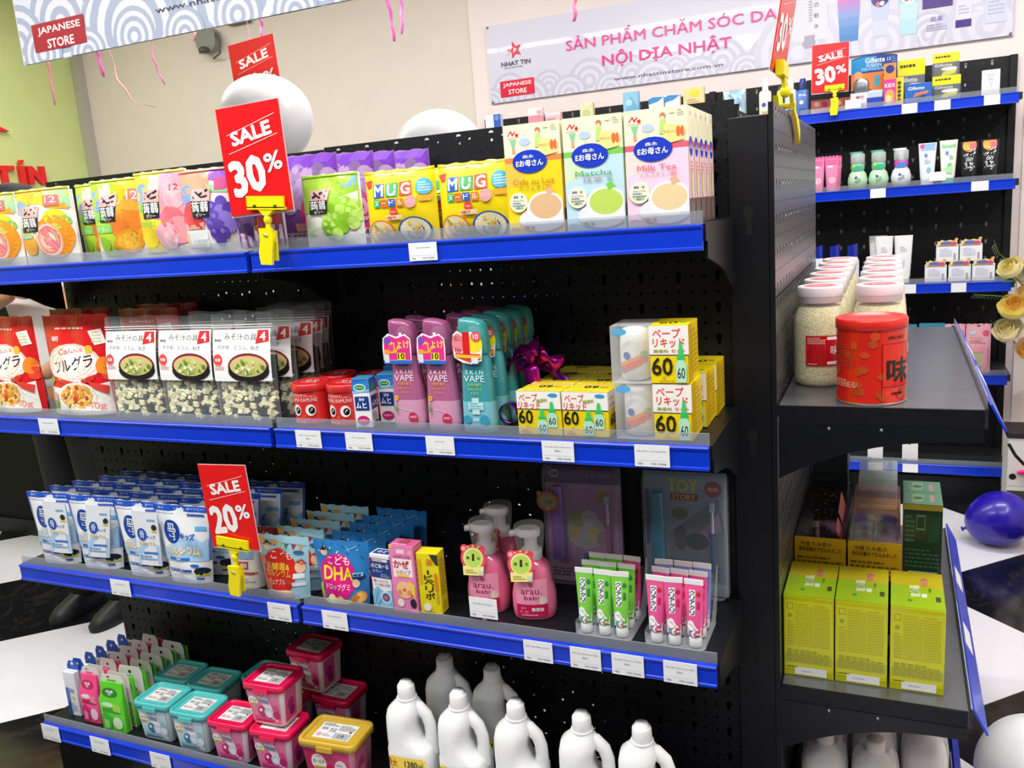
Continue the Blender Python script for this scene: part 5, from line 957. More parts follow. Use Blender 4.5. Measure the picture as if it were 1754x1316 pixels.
# capsule tubs
def tub(kind):
    w, D, h = (.116, .100, .108) if kind != 'y' else (.150, .105, .115)
    lid, body = {'t': ('#52bcbc', '#d7e6ec'), 'p': ('#e01452', '#efdde4'), 'y': ('#cda936', '#d88aa4')}[kind]
    rt = empty('detergent_tub', '', 'detergent tub', {'t': 'teal-lidded tubs', 'p': 'pink-lidded tubs', 'y': 'gold-lidded tub'}[kind])
    mb = Mb(); s0 = .80 if kind != 'y' else .82
    mb.loft([rrect(w * s0 * .96, D * s0 * .96, .012, 0, 0, D / 2), rrect(w * s0, D * s0, .014, .003, 0, D / 2), rrect(w * .92, D * .92, .015, h * .86, 0, D / 2)], M(body, .3, sss=.1, coat=.2), True, True); mb.build('tub', rt)
    mb = Mb(); LM = M(lid, .35)
    mb.loft([rrect(w * .95, D * .95, .015, h * .83, 0, D / 2), rrect(w, D, .017, h * .84, 0, D / 2), rrect(w, D, .017, h * .95, 0, D / 2), rrect(w * .97, D * .97, .016, h * .985, 0, D / 2), rrect(w * .86, D * .84, .012, h * .985, 0, D / 2), rrect(w * .84, D * .82, .012, h * .945, 0, D / 2)], LM, True, True)
    mb.box(-.02, .02, -.004, .004, h * .80, h * .9, LM); mb.build('lid', rt)
    decal(rt, 'lid_label', lambda a, b, d: ((a - .5) * w * .62, D / 2 + (b - .5) * D * .56, h * .9455 + d), w * .62, D * .56, [('r', 0, 0, 1, 1, '#e6e7e8'), ('l', .06, .78, .5, .96, 2, '#3a3c40'), ('t', '使用', .16, .6, .16, '#2a2c30', .16), ('t', '方法', .4, .55, .18, '#2a2c30', .26), ('e', .12, .22, .07, '#d8a0a4'), ('l', .22, .12, .46, .3, 2, '#b0a8a8'), ('r', .52, .04, .96, .42, '#b4b6b8'), ('t', '注意', .72, .24, .2, '#3a3c40', .2), ('l', .54, .55, .96, .9, 4, '#8a8c90'), ('e', .9, .52, .03, '#2a2c30')])
    fw = lambda b: w * (s0 + (.92 - s0) * b) * .86
    f = lambda a, b, d: ((a - .5) * fw(b), D / 2 - D / 2 * (s0 + (.92 - s0) * b) - d - .0003, .006 + b * h * .78)
    if kind == 'y': it = [('r', .02, .0, .98, 1, '#d04a7c'), ('p', [(.0, .0), (.5, .0), (.3, .9), (0, 1)], '#b8285c'), ('o', .3, .58, .17, .26, '#f3ece4'), ('p', [(.16, .48), (.44, .48), (.4, .36), (.2, .36)], '#b89a3c'), ('t', 'ボールド', .3, .62, .26, '#2a2420', .12, .02), ('t', 'さらに', .3, .78, .12, '#7a4a50', .05), ('o', .8, .5, .14, .24, '#f0dfe6'), ('l', .7, .4, .9, .62, 3, '#6a9ab0'), ('o', .55, .45, .1, .14, '#c81c5c'), ('p', [(.1, .02), (.35, .02), (.3, .3), (.16, .3)], '#f4e8ec')]
    else:
        c1, c2, c3 = ('#2c7c9c', '#bcd8e4', '#8fb8c8') if kind == 't' else ('#c41c6c', '#e67aa8', '#d84a88')
        it = [('p', [(.02, .02), (.98, .02), (.98, .96), (.02, .96)], c2), ('p', [(.3, .98), (.62, .98), (.64, .72), (.34, .76)], '#e6ecf2'), ('t', '4in1', .48, .86, .3, '#5a6a8c' if kind == 't' else '#a4407c', .13, .02), ('p', [(.34, .74), (.66, .70), (.9, .1), (.76, .06)], '#f2f4f8' if kind == 't' else '#f4e2ec'), ('p', [(.34, .74), (.64, .72), (.66, .6), (.4, .62)], '#9a94b4'), ('o', .16, .66, .15, .16, '#f2ece2'), ('t', 'ボールド', .16, .68, .22, '#2a2420', .08, .02), ('p', [(.04, .6), (.28, .6), (.24, .52), (.08, .52)], '#b8a24c'), ('e', .4, .36, .15, c1), ('e', .36, .4, .05, '#e8f0f6'), ('o', .62, .34, .15, .16, '#c8d4e4'), ('o', .62, .3, .1, .1, '#e4ecf4'), ('p', [(.1, .12), (.8, .08), (.8, .15), (.1, .2)], c3), ('r', .1, .04, .7, .08, c1), ('e', .84, .5, .1, c3), ('e', .86, .3, .12, c1 if kind == 'p' else '#dce8ee')]
    decal(rt, 'front_label', f, w * .8, h * .78, it, rough=.3)
    sf = lambda a, b, d: (w / 2 * (s0 + (.92 - s0) * b) + d + .0003, D * .16 + a * D * .42, .01 + b * h * .72)
    decal(rt, 'side_label', sf, D * .42, h * .72, [('r', 0, 0, 1, .95, {'t': '#c8dce6', 'p': '#d85a94', 'y': '#d46a90'}[kind]), ('o', .5, .5, .3, .2, {'t': '#9cbccc', 'p': '#b02c74', 'y': '#c04a78'}[kind]), ('o', .6, .25, .25, .16, {'t': '#dfeaf0', 'p': '#8c2464', 'y': '#e08ab0'}[kind])])
    return rt
a = tub('t'); spread(a, [(-1.417, .020, Z4, 3, 'teal-lidded tub in the front row, beside the green freshener packs'), (-1.292, .014, Z4, 3, 'teal-lidded tub in the front row, beside the pink-lidded tubs'), (-1.461, .126, Z4, 2, 'teal-lidded tub behind the front one nearest the freshener packs'), (-1.340, .120, Z4, 2, 'teal-lidded tub behind the front one nearest the pink tubs'), (-1.223, .190, Z4, 0, 'dark teal-lidded tub at the back, behind the upper pink tub')])
a = tub('p'); spread(a, [(-1.167, .010, Z4, 3, 'pink-lidded tub in front of the shelf, nearest the teal tubs'), (-1.040, .012, Z4, 4, 'pink-lidded tub carrying another on its lid'), (-1.055, .028, Z4 + .109, 3, 'pink-lidded tub on top of the front stack'), (-1.106, .115, Z4, 0, 'pink-lidded tub in the gap behind the front stack'), (-.985, .172, Z4, 0, 'pink-lidded tub in the back row, under a dark one'), (-1.055, .180, Z4 + .109, -3, 'dark pink-lidded tub topmost at the back')])
a = tub('y'); spread(a, [(-.880, .012, Z4, 4, 'gold-lidded wide pink tub beside the white jugs')])
# white jugs with cast-in handles
def jug(kind):
    rt = empty('detergent_jug', '', 'detergent jug', 'white detergent jugs')
    WJ = M('#eef0f0', .38, sss=.08); mb = Mb(); cy = .046; h = .225
    # body: full width below, only the left part beside the handle opening
    lo = [(0, .92, 0), (.004, 1, 0), (.10, 1, 0), (.128, 1, 0)]
    mb.loft([rrect(.104 * s, .088 * s, .026, z, 0, cy) for z, s, _ in lo] + [rrect(.098, .086, .028, .136, -.002, cy), rrect(.072, .084, .028, .150, -.016, cy), rrect(.066, .082, .028, .175, -.019, cy), rrect(.070, .078, .028, .198, -.017, cy), rrect(.074, .066, .026, .215, -.012, cy), rrect(.056, .050, .022, .228, -.008, cy), rrect(.042, .040, .019, .238, -.006, cy), rrect(.036, .036, .0178, .244, -.006, cy)], WJ, True, True)
    mb.build('bottle', rt)
    mb = Mb(); mb.tube([(.0, cy, .222), (.020, cy, .217), (.036, cy, .203), (.043, cy, .182), (.044, cy, .16), (.042, cy, .135), (.040, cy, .118)], [.012, .012, .011, .0105, .0105, .012, .014], WJ, 12, 1.25); mb.build('handle', rt)
    mb = Mb(); mb.lathe([(.0185, .240), (.0195, .243), (.0185, .266), (.0165, .270), (.013, .2705), (.0125, .276), (.0, .277)], WHITE, 24, (-.006, cy, 0)); mb.lathe([(.022, .238), (.022, .241)], WHITE, 24, (-.006, cy, 0)); mb.build('cap', rt)
    c, c2, tx = {'o': ('#f08a1c', '#f4d84a', '#c8362c'), 'g': ('#7cc02c', '#e4e04a', '#d0303c')}[kind]
    f = lambda a, b, d: ((a - .5) * .098, cy - .0442 * (1 - abs((a - .5) * 1.96) ** 5) ** .25 * .999 - d - .0004, .004 + b * .122)
    decal(rt, 'label', f, .098, .122, [('r', .0, .0, 1, .97, c), ('p', [(.0, .72), (1, .78), (1, .97), (0, .97)], c2), ('t', '特大', .16, .84, .26, tx, .16, .02), ('t', '1380', .62, .85, .3, '#2a2620', .12, .03), ('t', 'ml', .84, .84, .09, '#2a2620', .08), ('o', .36, .5, .22, .18, '#1d3c7c'), ('o', .36, .5, .18, .13, '#24509c'), ('e', .82, .5, .1, '#f4ecd8'), ('e', .82, .5, .08, '#8a6a3c'), ('t', 'キュキュッ', .4, .26, .6, '#fff', .14, .03), ('e', .14, .4, .08, '#f6c45c' if kind == 'o' else '#b8e06c'), ('e', .66, .62, .07, '#f6c45c' if kind == 'o' else '#b8e06c')], curved=True, rough=.32)
    return rt
a = jug('o'); spread(a, [(-.668, .012, Z4, 4, 'white jug with an orange label, nearest the gold-lidded tub')])
a = jug('g'); spread(a, [(-.545, .012, Z4, 0, 'white jug with a yellow-green label in the front row'), (-.412, .014, Z4, 4, 'white jug in the front row, third along from the gold-lidded tub'), (-.270, .014, Z4, 5, 'white jug in the front row, second from the end post'), (-.148, .014, Z4, 6, 'white jug in the front row standing nearest the end post'), (-.640, .135, Z4, 4, 'shaded white jug in the back row, nearer the tubs'), (-.515, .125, Z4, 6, 'shaded white jug in the back row, nearer the end post')])
# ================================================================== end shelves
ZE, ZL = 1.0126, .4286
# jars of pale crumbs with white and pink lids
rt = empty('grain_jar', '', 'jar', 'crumb-filled jars on the end shelf')
RB = .0525
prof = [(.0, 0), (.044, .0), (.0505, .006), (RB, .018), (RB, .125), (.051, .140), (.045, .155), (.0405, .163), (.0405, .172)]
mb = Mb(); mb.lathe([(r * .965, z * .985 + .002) for r, z in prof[:-1]], M('#ead9a6', .8, noise=.3, scale=260, bump=.7), 36); mb.build('crumbs', rt)
mb = Mb(); mb.lathe(prof[1:], FILM('jar_plastic', '#fbfbf4', .84, .06, .15), 36, cap0=True, cap1=False); mb.build('jar', rt)
mb = Mb(); LW = M('#efe6ea', .35)
mb.lathe([(.0415, .170), (.0425, .171), (.0425, .181), (.0440, .183), (.0445, .1845), (.0445, .2), (.0435, .2025), (.0375, .2035), (.036, .2022), (.0, .2022)], LW, 36); mb.build('lid', rt)
decal(rt, 'lid_print', lambda a, b, d: ((a - .5) * .07, (b - .5) * .07, .2023 + d), .07, .07, [('e', .5, .5, .48, '#f2a8b0'), ('e', .5, .5, .42, '#ee6c78'), ('q', .3, .4, .7, .62, .002, '#f6c8cc'), ('t', '鰹節', .5, .5, .4, '#f8dcdc', .18)])
W_, H_ = .115, .062
decal(rt, 'label', cyl(RB + .0002, W_, H_, .045, 0, .62), W_, H_, [('r', 0, 0, 1, 1, '#c2161e'), ('l', .03, .72, .33, .95, 4, '#f0b8b4'), ('r', .03, .55, .33, .7, '#d8484c'), ('r', .04, .56, .32, .69, '#c2161e'), ('t', '味の素', .62, .52, .4, '#f6e6e4', .3, .02), ('r', .36, .86, .6, .96, '#f4eef0'), ('r', .36, .05, .6, .15, '#f4eef0'), ('l', .04, .04, .26, .1, 1, '#f0c0bc')], curved=True, rough=.3)
NR = ('front', 'second', 'third', 'fourth', 'fifth', 'rearmost')
spread(rt, [(XJ, .50 + .138 * k, ZE, (0, 20, -15, 30, 10, -20)[k] + (0 if i == 0 else 14), 'crumb jar, %s in the %s column on the upper end shelf' % (NR[k], ('wall-side', 'aisle-side')[i])) for i, XJ in enumerate((.130, .241)) for k in range(6)])
# red biscuit tin
rt = empty('red_canister', 'large red canister with plastic lid in front of the jars', 'canister', loc=(.2300, .362, ZE))
RC = .0605; H = .150
mb = Mb(); mb.lathe([(.0600, .0), (RC + .001, .001), (RC + .001, .004), (RC, .006), (RC, H)], M('#e02414', .25, metal=.2, coat=.4), 48); mb.build('can', rt)
mb = Mb(); mb.lathe([(RC + .001, .0004), (RC + .0016, .002), (RC + .001, .004)], M('#d8d4cc', .3, metal=.9), 48, cap0=False, cap1=False); mb.build('bottom_rim', rt)
mb = Mb(); mb.lathe([(RC + .0012, H - .012), (RC + .0026, H - .011), (RC + .0026, H + .004), (RC + .001, H + .0075), (RC - .003, H + .0075), (RC - .006, H + .004), (0, H + .0035)], M('#e22a24', .3, sss=.1), 48); mb.build('lid', rt)
W_, H_ = .19, .138
its = []
for k in range(22):
    c_ = (r_.uniform(.04, .96), r_.uniform(.06, .94)); its += [('o', c_[0], c_[1], r_.uniform(.03, .055), r_.uniform(.04, .06), r_.choice(['#c64c20', '#cc4a20', '#bc461e']))]
its += [('q', .68, .03, .68, .78, .0008, '#4a1410'), ('q', .68, .78, 1, .78, .0008, '#4a1410'), ('q', .68, .20, 1, .20, .0008, '#4a1410'), ('r', .69, .21, 1, .77, '#e02a18'), ('t', '高級', .83, .86, .2, '#4a1410', .05), ('t', '味', .86, .42, .26, '#17100e', .32, .035), ('l', .78, .08, .96, .14, 1, '#4a1410'), ('l', .14, .46, .44, .78, 9, '#c8402a'), ('l', .08, .19, .46, .30, 4, '#f2b8a4')]
decal(rt, 'printed_wrap', cyl(RC + .0001, W_, H_, .006, 0, -.24), W_, H_, its, curved=True, rough=.22, dd=.00003)
# glossy green-yellow cartons
w, h, D = .0965, .176, .175
rt = empty('green_carton', '', 'box', 'yellow-green cartons on the lower end shelf')
GC = M('#cccd06', .22, metal=.25, coat=.4, noise=.06, scale=14)
Mb().box(-w / 2, w / 2, 0, D, 0, h, GC).build('carton', rt, .0012)
decal(rt, 'printed_back', flat(w, h), w, h, [('r', .03, .08, .97, .95, '#d2d20a'), ('r', .07, .84, .20, .92, '#8a9c1a'), ('r', .085, .85, .185, .91, '#d2d20a'), ('e', .13, .76, .05, '#98a81c'), ('l', .24, .38, .6, .92, 17, '#b4b40e'), ('l', .62, .38, .93, .92, 17, '#b4b40e'), ('l', .07, .38, .22, .7, 9, '#b4b40e'), ('r', .03, .17, .97, .28, '#aeb00e'), ('l', .07, .18, .93, .34, 6, '#96960e'), ('r', .06, .11, .28, .12, '#5c6a18')], rough=.25)
decal(rt, 'paper_sticker', flat(w * .64, .017, z=.004, x=.004), w * .64, .017, [('r', 0, 0, 1, 1, '#eef0f0'), ('l', .2, .35, .7, .6, 1, '#a8acb0')], d0=.0008)
decal(rt, 'printed_top', top(w, D, h), w, D, [('r', .0, .02, 1, .98, '#a2c41e'), ('p', [(.0, .6), (1, .55), (1, .98), (0, .98)], '#c8b81c'), ('p', [(.38, .3), (.56, .32), (.54, .62), (.36, .6)], '#dce8a8'), ('t', 'TANTO', .46, .45, .26, '#4a8a28', .1, .02, 84), ('e', .36, .2, .05, '#4a9a3c'), ('r', .58, .30, .68, .40, '#eef2dc'), ('r', .58, .6, .7, .76, '#d08a6c'), ('p', [(.54, .76), (.74, .76), (.64, .84)], '#c8785c'), ('r', .84, .22, .93, .34, '#4a5a2c'), ('l', .72, .4, .78, .6, 1, '#6a8a2c')], rough=.25)
spread(rt, [(.1185, .334, ZL, 0, 'yellow-green carton nearest the perforated end panel'), (.2175, .335, ZL, 0, 'yellow-green carton in the middle of the three'), (.3185, .336, ZL, 0, 'yellow-green carton nearest the blue shelf rail')])
# clear-topped gift boxes behind them
def gift(kind, label, loc):
    w, D, h = (.108, .40, .215)
    rt = empty('clear_top_box', label, 'box', 'clear-topped boxes on the lower end shelf', loc)
    mb = Mb(); mb.box(-w / 2, w / 2, 0, D, 0, .178, M('#d9a818', .35)); mb.box(-w / 2, w / 2, .0, .003, 0, h, M('#e2b01c', .35)); mb.build('carton', rt)
    decal(rt, 'printed_front', flat(w, h), w, h, [('r', .0, .6, 1, 1, '#e6b61c'), ('t', '沖縄 久米島の', .42, .93, .62, '#4a3410', .05, .01), ('t', '海洋深層水で仕込みました', .5, .87, .84, '#4a3410', .05, .02), ('l', .05, .62, .95, .8, 4, '#8a6a18')])
    C1 = FILM('box_window_dark', '#2a2626', .72, .08, .2) if kind == 'd' else FILM('box_window_pink', '#c8a0a0', .8, .06, .2)
    mb = Mb(); mb.box(-w / 2 + .001, w / 2 - .001, .003, D, .18, h - .001, C1); mb.build('clear_window', rt)
    if kind == 'd':
        mb = Mb(); mb.box(-w / 2 + .004, w / 2 - .004, .006, D - .004, .179, .196, M('#1c1714', .4, noise=.5, scale=90)); mb.build('contents', rt)
        mb = Mb(); GL = M('#f0e2a8', .2)
        for k in range(60):
            x, y, s_ = r_.uniform(-.045, .045), r_.uniform(.012, D - .02), r_.uniform(.0008, .0022); mb.box(x - s_, x + s_, y - s_ * 1.6, y + s_ * 1.6, .196, .1968, GL)
        o = mb.build('gold_flakes', rt); o['kind'] = 'stuff'
        mb = Mb(); mb.box(-.026, -.011, .11, .15, .1965, .198, M('#efe79c', .4)); mb.build('sticker', rt)
    else:
        for j in range(4):
            for i in range(2):
                m_ = Mb(); m_.lathe([(.0, .179), (.021, .179), (.023, .186), (.022, .197), (.017, .203), (.0, .204)], M(('#d8c0c4', '#c4a8b0', '#cfc4dc', '#d0a8a4')[(i + j) % 4], .25, coat=.5), 20, (-.025 + .05 * i, .035 + .055 * j, 0)); m_.build('cup', rt)
        m_ = Mb(); m_.box(-.04, .045, .24, .275, .2035, .2045, M('#ecc870', .4)); m_.build('sticker', rt)
    mb = Mb(); x = w / 2
    for y0, y1, zz in (((.008, .09, .225), (.10, .24, .235))):
        mb.add([(x - .004, y0, .19), (x - .004, y1, .19), (x - .022 if kind == 'd' else x - .006, y1, zz + .01), (x - .022 if kind == 'd' else x - .006, y0 + .02, zz)], [(0, 1, 2, 3)], M('#c8484c', .4))
    o = mb.build('paper_flap', rt); s_ = o.modifiers.new('s', 'SOLIDIFY'); s_.thickness = .001
    return rt
gift('d', 'dark clear-topped box with gold flakes behind the yellow-green cartons', (.124, .56, ZL))
gift('c', 'pinkish clear-topped box of cups behind the yellow-green cartons', (.2365, .56, ZL))
# dark green tea box
w, h, D = .077, .295, .16
rt = empty('tea_box', 'tall dark green box with a mint top, behind the yellow-green cartons', 'box', loc=(.332, .60, ZL))
Mb().box(-w / 2, w / 2, 0, D, 0, h, M('#0f3a28', .3, coat=.3)).build('carton', rt, .001)
decal(rt, 'printed_back', flat(w, h), w, h, [('r', .0, .955, 1, 1, '#b8a83c'), ('l', .05, .7, .3, .92, 6, '#4c7460'), ('r', .34, .80, .56, .92, '#6a8c74'), ('r', .36, .815, .54, .905, '#164030'), ('p', [(.6, .7), (.75, .9), (.95, .92), (.9, .72)], '#1c5038'), ('l', .05, .5, .95, .66, 5, '#3c6450'), ('r', .14, .45, .9, .475, '#c8d0c8'), ('l', .14, .12, .95, .43, 11, '#58806a'), ('l', .05, .04, .6, .1, 2, '#8aa894')])
decal(rt, 'printed_top', top(w, D, h), w, D, [('r', .0, .0, 1, 1, '#8cc4a4'), ('r', .0, .49, 1, .51, '#5c9478'), ('r', .68, .1, .8, .4, '#e8c8c0'), ('r', .68, .58, .8, .88, '#e8c8c0'), ('p', [(.2, .05), (.5, .1), (.55, .4), (.25, .42)], '#b8dcac'), ('p', [(.2, .56), (.5, .6), (.55, .9), (.25, .92)], '#b8dcac'), ('e', .38, .25, .12, '#5a9a6c'), ('e', .38, .75, .12, '#5a9a6c')])
# two clear pastel boxes farther back
rt = empty('pastel_box', '', 'box', 'clear pastel boxes at the back of the lower end shelf')
w, h, D = .094, .222, .085
Mb().box(-w / 2, w / 2, 0, D, 0, h - .03, M('#5f8c8c', .4)).build('carton', rt, .001)
Mb().box(-w / 2, w / 2, 0, D, h - .029, h, FILM('pastel_window', '#cfe4e4', .6, .06)).build('clear_window', rt)
decal(rt, 'printed_top', top(w * .9, D * .9, h - .029), w * .9, D * .9, [('r', 0, .05, 1, 1, '#a8c0b4'), ('e', .3, .5, .16, '#dce0b0'), ('e', .6, .55, .2, '#8fac8c'), ('p', [(.4, .2), (.7, .25), (.75, .5), (.45, .45)], '#e4e0bc'), ('r', .1, .2, .2, .8, '#d8b8c0')])
spread(rt, [(.236, .975, ZL, 0, 'pastel clear-topped box behind the pinkish box of cups'), (.236, 1.07, ZL, 0, 'rear pastel clear-topped box, next to the blue back rail')])
# stack of dark flat packs at the back
rt = empty('dark_pack', '', 'box', 'stacked dark flat packs')
w, h, D = .088, .056, .12
Mb().box(-w / 2, w / 2, 0, D, 0, h, M('#1b2322', .4, noise=.3, scale=50)).build('carton', rt, .002)
decal(rt, 'printed_front', flat(w, h), w, h, [('r', .03, .06, .97, .94, '#20302c'), ('r', .05, .5, .42, .86, '#2c3c38'), ('r', .5, .2, .95, .5, '#2a3a34'), ('l', .08, .1, .45, .4, 3, '#40504a')])
spread(rt, [(.118, .99, ZL + .0565 * k, (0, 1, -1, 1, 0, 1)[k], 'dark flat pack, %s in the stack on the lower end shelf' % ('lowest', 'second from bottom', 'third from bottom', 'third from top', 'second from top', 'topmost')[k]) for k in range(6)])
# wrapped white bottles on the end base
def wrap_bottle(k):
    rt = empty('wrapped_bottle', '', 'bottle', 'white bottles in shrink wrap on the end base')
    mb = Mb(); mb.loft([ring(.044, .044, z * .93, 0, 0, 24, 3) for z in (0, .13)] + [ring(.040, .040, .145, 0, 0, 24, 2.6), ring(.028, .028, .165, 0, 0, 24), ring(.017, .017, .175, 0, 0, 24), ring(.016, .016, .182, 0, 0, 24)], M('#e8e4e2', .4, sss=.1)); mb.build('bottle', rt)
    mb = Mb(); mb.lathe([(.0185, .180), (.019, .181), (.0185, .203), (.0165, .206), (0, .2065)], M('#e6dcd8', .4), 24); mb.build('cap', rt)
    mb = Mb(); mb.loft([ring(.047, .047, .002, 0, 0, 24, 3), ring(.047, .047, .14, 0, 0, 24, 3), ring(.043, .043, .168, 0, 0, 24, 2.6), ring(.030, .030, .19, 0, 0, 24)], FILM('shrink_wrap', '#ffffff', .82, .12, .25), False, False); mb.build('shrink_wrap', rt)
    return rt
a = wrap_bottle(0)
spread(a, [(.146 + .100 * i - .004 * j, .385 + .1 * j, .0757, 0, 'wrapped white bottle on the end base, %s row, %s the panel' % (('front', 'second', 'third')[j], ('nearest', 'middle from', 'farthest from')[i])) for j in range(3) for i in range(3) if i < 2 or j > 0])
# ================================================================== goods on the wall shelving
ZW = [z + HB for z in ZB]; YW = 2.70
def card_pack(name, label, x, y, z, w, h, D, col, items, cat='pack', group=None, rz=0, cover=None):
    rt = empty(name, label, cat, group, (x, y, z), rz); Mb().box(-w / 2, w / 2, 0, D, 0, h, M(col, .4)).build('carton', rt, .0015)
    decal(rt, 'printed_front', flat(w, h), w, h, items, dd=.0002, d0=.0006)
    if cover: Mb().box(-w * .42, w * .42, -.012, -.001, h * .05, h * .6, CLEAR).build('clear_cover', rt)
    return rt
# razor blister
rt = empty('razor_pack', 'blue and orange razor blister pack with an arched top', 'razor pack', loc=(.178, 2.735, ZW[0])); w, h = .178, .222
mb = Mb(); mb.prism([(-w / 2, 0), (w / 2, 0), (w / 2, h * .93)] + [(w / 2 - w * k / 8, h * .93 + h * .06 * math.sin(math.pi * k / 8) + .0) for k in range(1, 8)] + [(-w / 2, h * .93)], 0, .003, M('#123a86', .4)); mb.build('card', rt)
decal(rt, 'printed_front', flat(w, h), w, h, [('p', [(0, .0), (1, .0), (1, .92), (.7, .97), (.3, .97), (0, .92)], '#143c84'), ('p', [(0, .66), (.6, .72), (.55, .95), (.3, .96), (0, .91)], '#1c8cc8'), ('t', 'Gillette', .52, .88, .42, '#e8f0fa', .09, .02), ('t', 'FUSION', .5, .79, .32, '#cfe4f6', .055, .02), ('t', 'PROGLIDE', .48, .725, .48, '#9fd0f0', .055, .02), ('t', '13', .82, .87, .07, '#cfe0f6', .06), ('l', .88, .76, .98, .92, 4, '#6a90c8'), ('r', .0, .36, .72, .66, '#ee8438'), ('e', .16, .62, .1, '#f0a46c'), ('p', [(.5, .66), (.72, .64), (.72, .3), (.44, .3)], '#e87a34'), ('p', [(.5, .40), (.62, .42), (.62, .6), (.52, .6)], '#3aa8c8'), ('r', .35, .14, .7, .34, '#c8dcf0'), ('e', .82, .6, .12, '#1c3474')], d0=.0006, dd=.0002)
mb = Mb(); mb.loft([ring(.026, .008, .05, -.048, -.008, 16, 3), ring(.03, .012, .085, -.048, -.010, 16, 3), ring(.03, .012, .11, -.048, -.010, 16, 3), ring(.02, .008, .125, -.048, -.008, 16)], M('#8a9096', .3, metal=.6)); mb.build('razor', rt)
card_pack('blade_box', 'white and blue box in front of the arched razor pack', .150, 2.685, ZW[0], .124, .066, .03, '#e4dce4', [('r', .52, .0, 1, .62, '#1c3cb0'), ('r', .55, .64, 1, .95, '#b8c8e8'), ('l', .05, .1, .48, .5, 3, '#c8a8b8'), ('t', '替刃', .3, .72, .24, '#b04a68', .2)], 'box')
card_pack('pink_razor_box', 'slim pink and orange box beside the razor pack', .240, 2.675, ZW[0], .046, .168, .022, '#e83a98', [('r', 0, .62, 1, 1, '#e88a3c'), ('e', .5, .86, .36, '#243078'), ('t', 'KIDS', .5, .48, .8, '#f6f0fa', .09, .02), ('o', .5, .22, .4, .17, '#f4a060'), ('o', .4, .16, .24, .1, '#f6d0a0'), ('r', 0, .0, 1, .06, '#f4e6ee')], 'box')
YEL = [('r', 0, .66, 1, .98, '#eee01c'), ('r', 0, .0, 1, .64, '#5a6484'), ('l', .1, .8, .9, .92, 1, '#3a3820'), ('t', 'Gillette', .4, .55, .66, '#e8ecf4', .1, .02), ('o', .62, .4, .3, .07, '#f0f0f0'), ('p', [(.3, .12), (.85, .2), (.9, .36), (.4, .3)], '#c8cc3c'), ('r', .1, .06, .5, .14, '#2a3050')]
card_pack('yellow_blister', 'yellow and grey blade blister behind the small blue box', .320, 2.76, ZW[0] + .004, .104, .178, .012, '#e6d81c', YEL, cover=1, group='yellow blade blisters')
card_pack('yellow_blister', 'yellow blade blister on the right, the taller upper one', .450, 2.78, ZW[0] + .088, .100, .105, .012, '#e6d81c', YEL, cover=1, group='yellow blade blisters')
card_pack('yellow_blister', 'yellow blade blister standing low in front of the taller one', .452, 2.745, ZW[0], .104, .100, .012, '#e6d81c', YEL, cover=1, group='yellow blade blisters')
card_pack('blue_razor_box', 'small blue razor box in front of the yellow blisters', .347, 2.69, ZW[0], .100, .078, .03, '#1f62b8', [('t', 'Gillette', .42, .76, .6, '#e8f0fa', .16, .02), ('p', [(.3, .3), (.85, .45), (.9, .6), (.4, .52)], '#c8785c'), ('p', [(.5, .1), (.8, .3), (.7, .4), (.45, .2)], '#2a3450'), ('r', 0, .0, 1, .08, '#14408c')], 'box')
card_pack('yellow_slim_box', 'slim yellow box with dark rings left of the blue razor box', .276, 2.695, ZW[0], .032, .11, .03, '#ecd82a', [('e', .5, .2 + .15 * k, .22, '#4a4a2c') for k in range(5)], 'box')
card_pack('white_card', 'white card with a line-drawn lash curler near the shelf end', .608, 2.70, ZW[0], .064, .098, .012, '#f0f0f2', [('q', .3, .8, .7, .82, .001, '#444'), ('q', .4, .8, .5, .4, .001, '#777'), ('q', .64, .8, .52, .4, .001, '#777'), ('o', .46, .66, .1, .06, '#c8c8cc'), ('q', .5, .4, .62, .25, .001, '#777')], 'card')
for k in range(2): card_pack('pink_gift_box', 'pink and red patterned box %s the small sale sign' % ('left of the clip under', 'behind the clip under')[k], -.03 + .085 * k, 2.705 + .03 * k, ZW[0], .08, .058, .05, '#e8a8b4', [('r', .0, .4, 1, 1, '#c8685c'), ('e', .3, .7, .14, '#e8b89c'), ('e', .7, .65, .16, '#a83440'), ('r', 0, 0, 1, .36, '#f2c8d4')], 'box')
def white_tube(name, label, x, y, z, w, h, col, items, capc=None, group=None, cat='tube'):
    rt = empty(name, label, cat, group, (x, y, z)); mb = Mb()
    mb.loft([ring(w * .34, .016, .018, 0, .016, 20, 2.2), ring(w * .38, .016, .03, 0, .016, 20, 2.2), ring(w * .5, .0015, h, 0, .016, 20, 3)], M(col, .3)); mb.build('tube', rt)
    mb = Mb(); mb.loft([ring(w * .34, .017, 0, 0, .016, 20, 2.2), ring(w * .35, .017, .02, 0, .016, 20, 2.2)], M(capc or col, .35)); mb.build('cap', rt)
    f = lambda a, b, d: ((a - .5) * w * (.62 + .3 * b), .016 - (.0165 * (1 - b) + .0015) - d, .03 + b * (h - .032))
    decal(rt, 'printed_front', f, w, h - .03, items, d0=.0008, dd=.0002); return rt
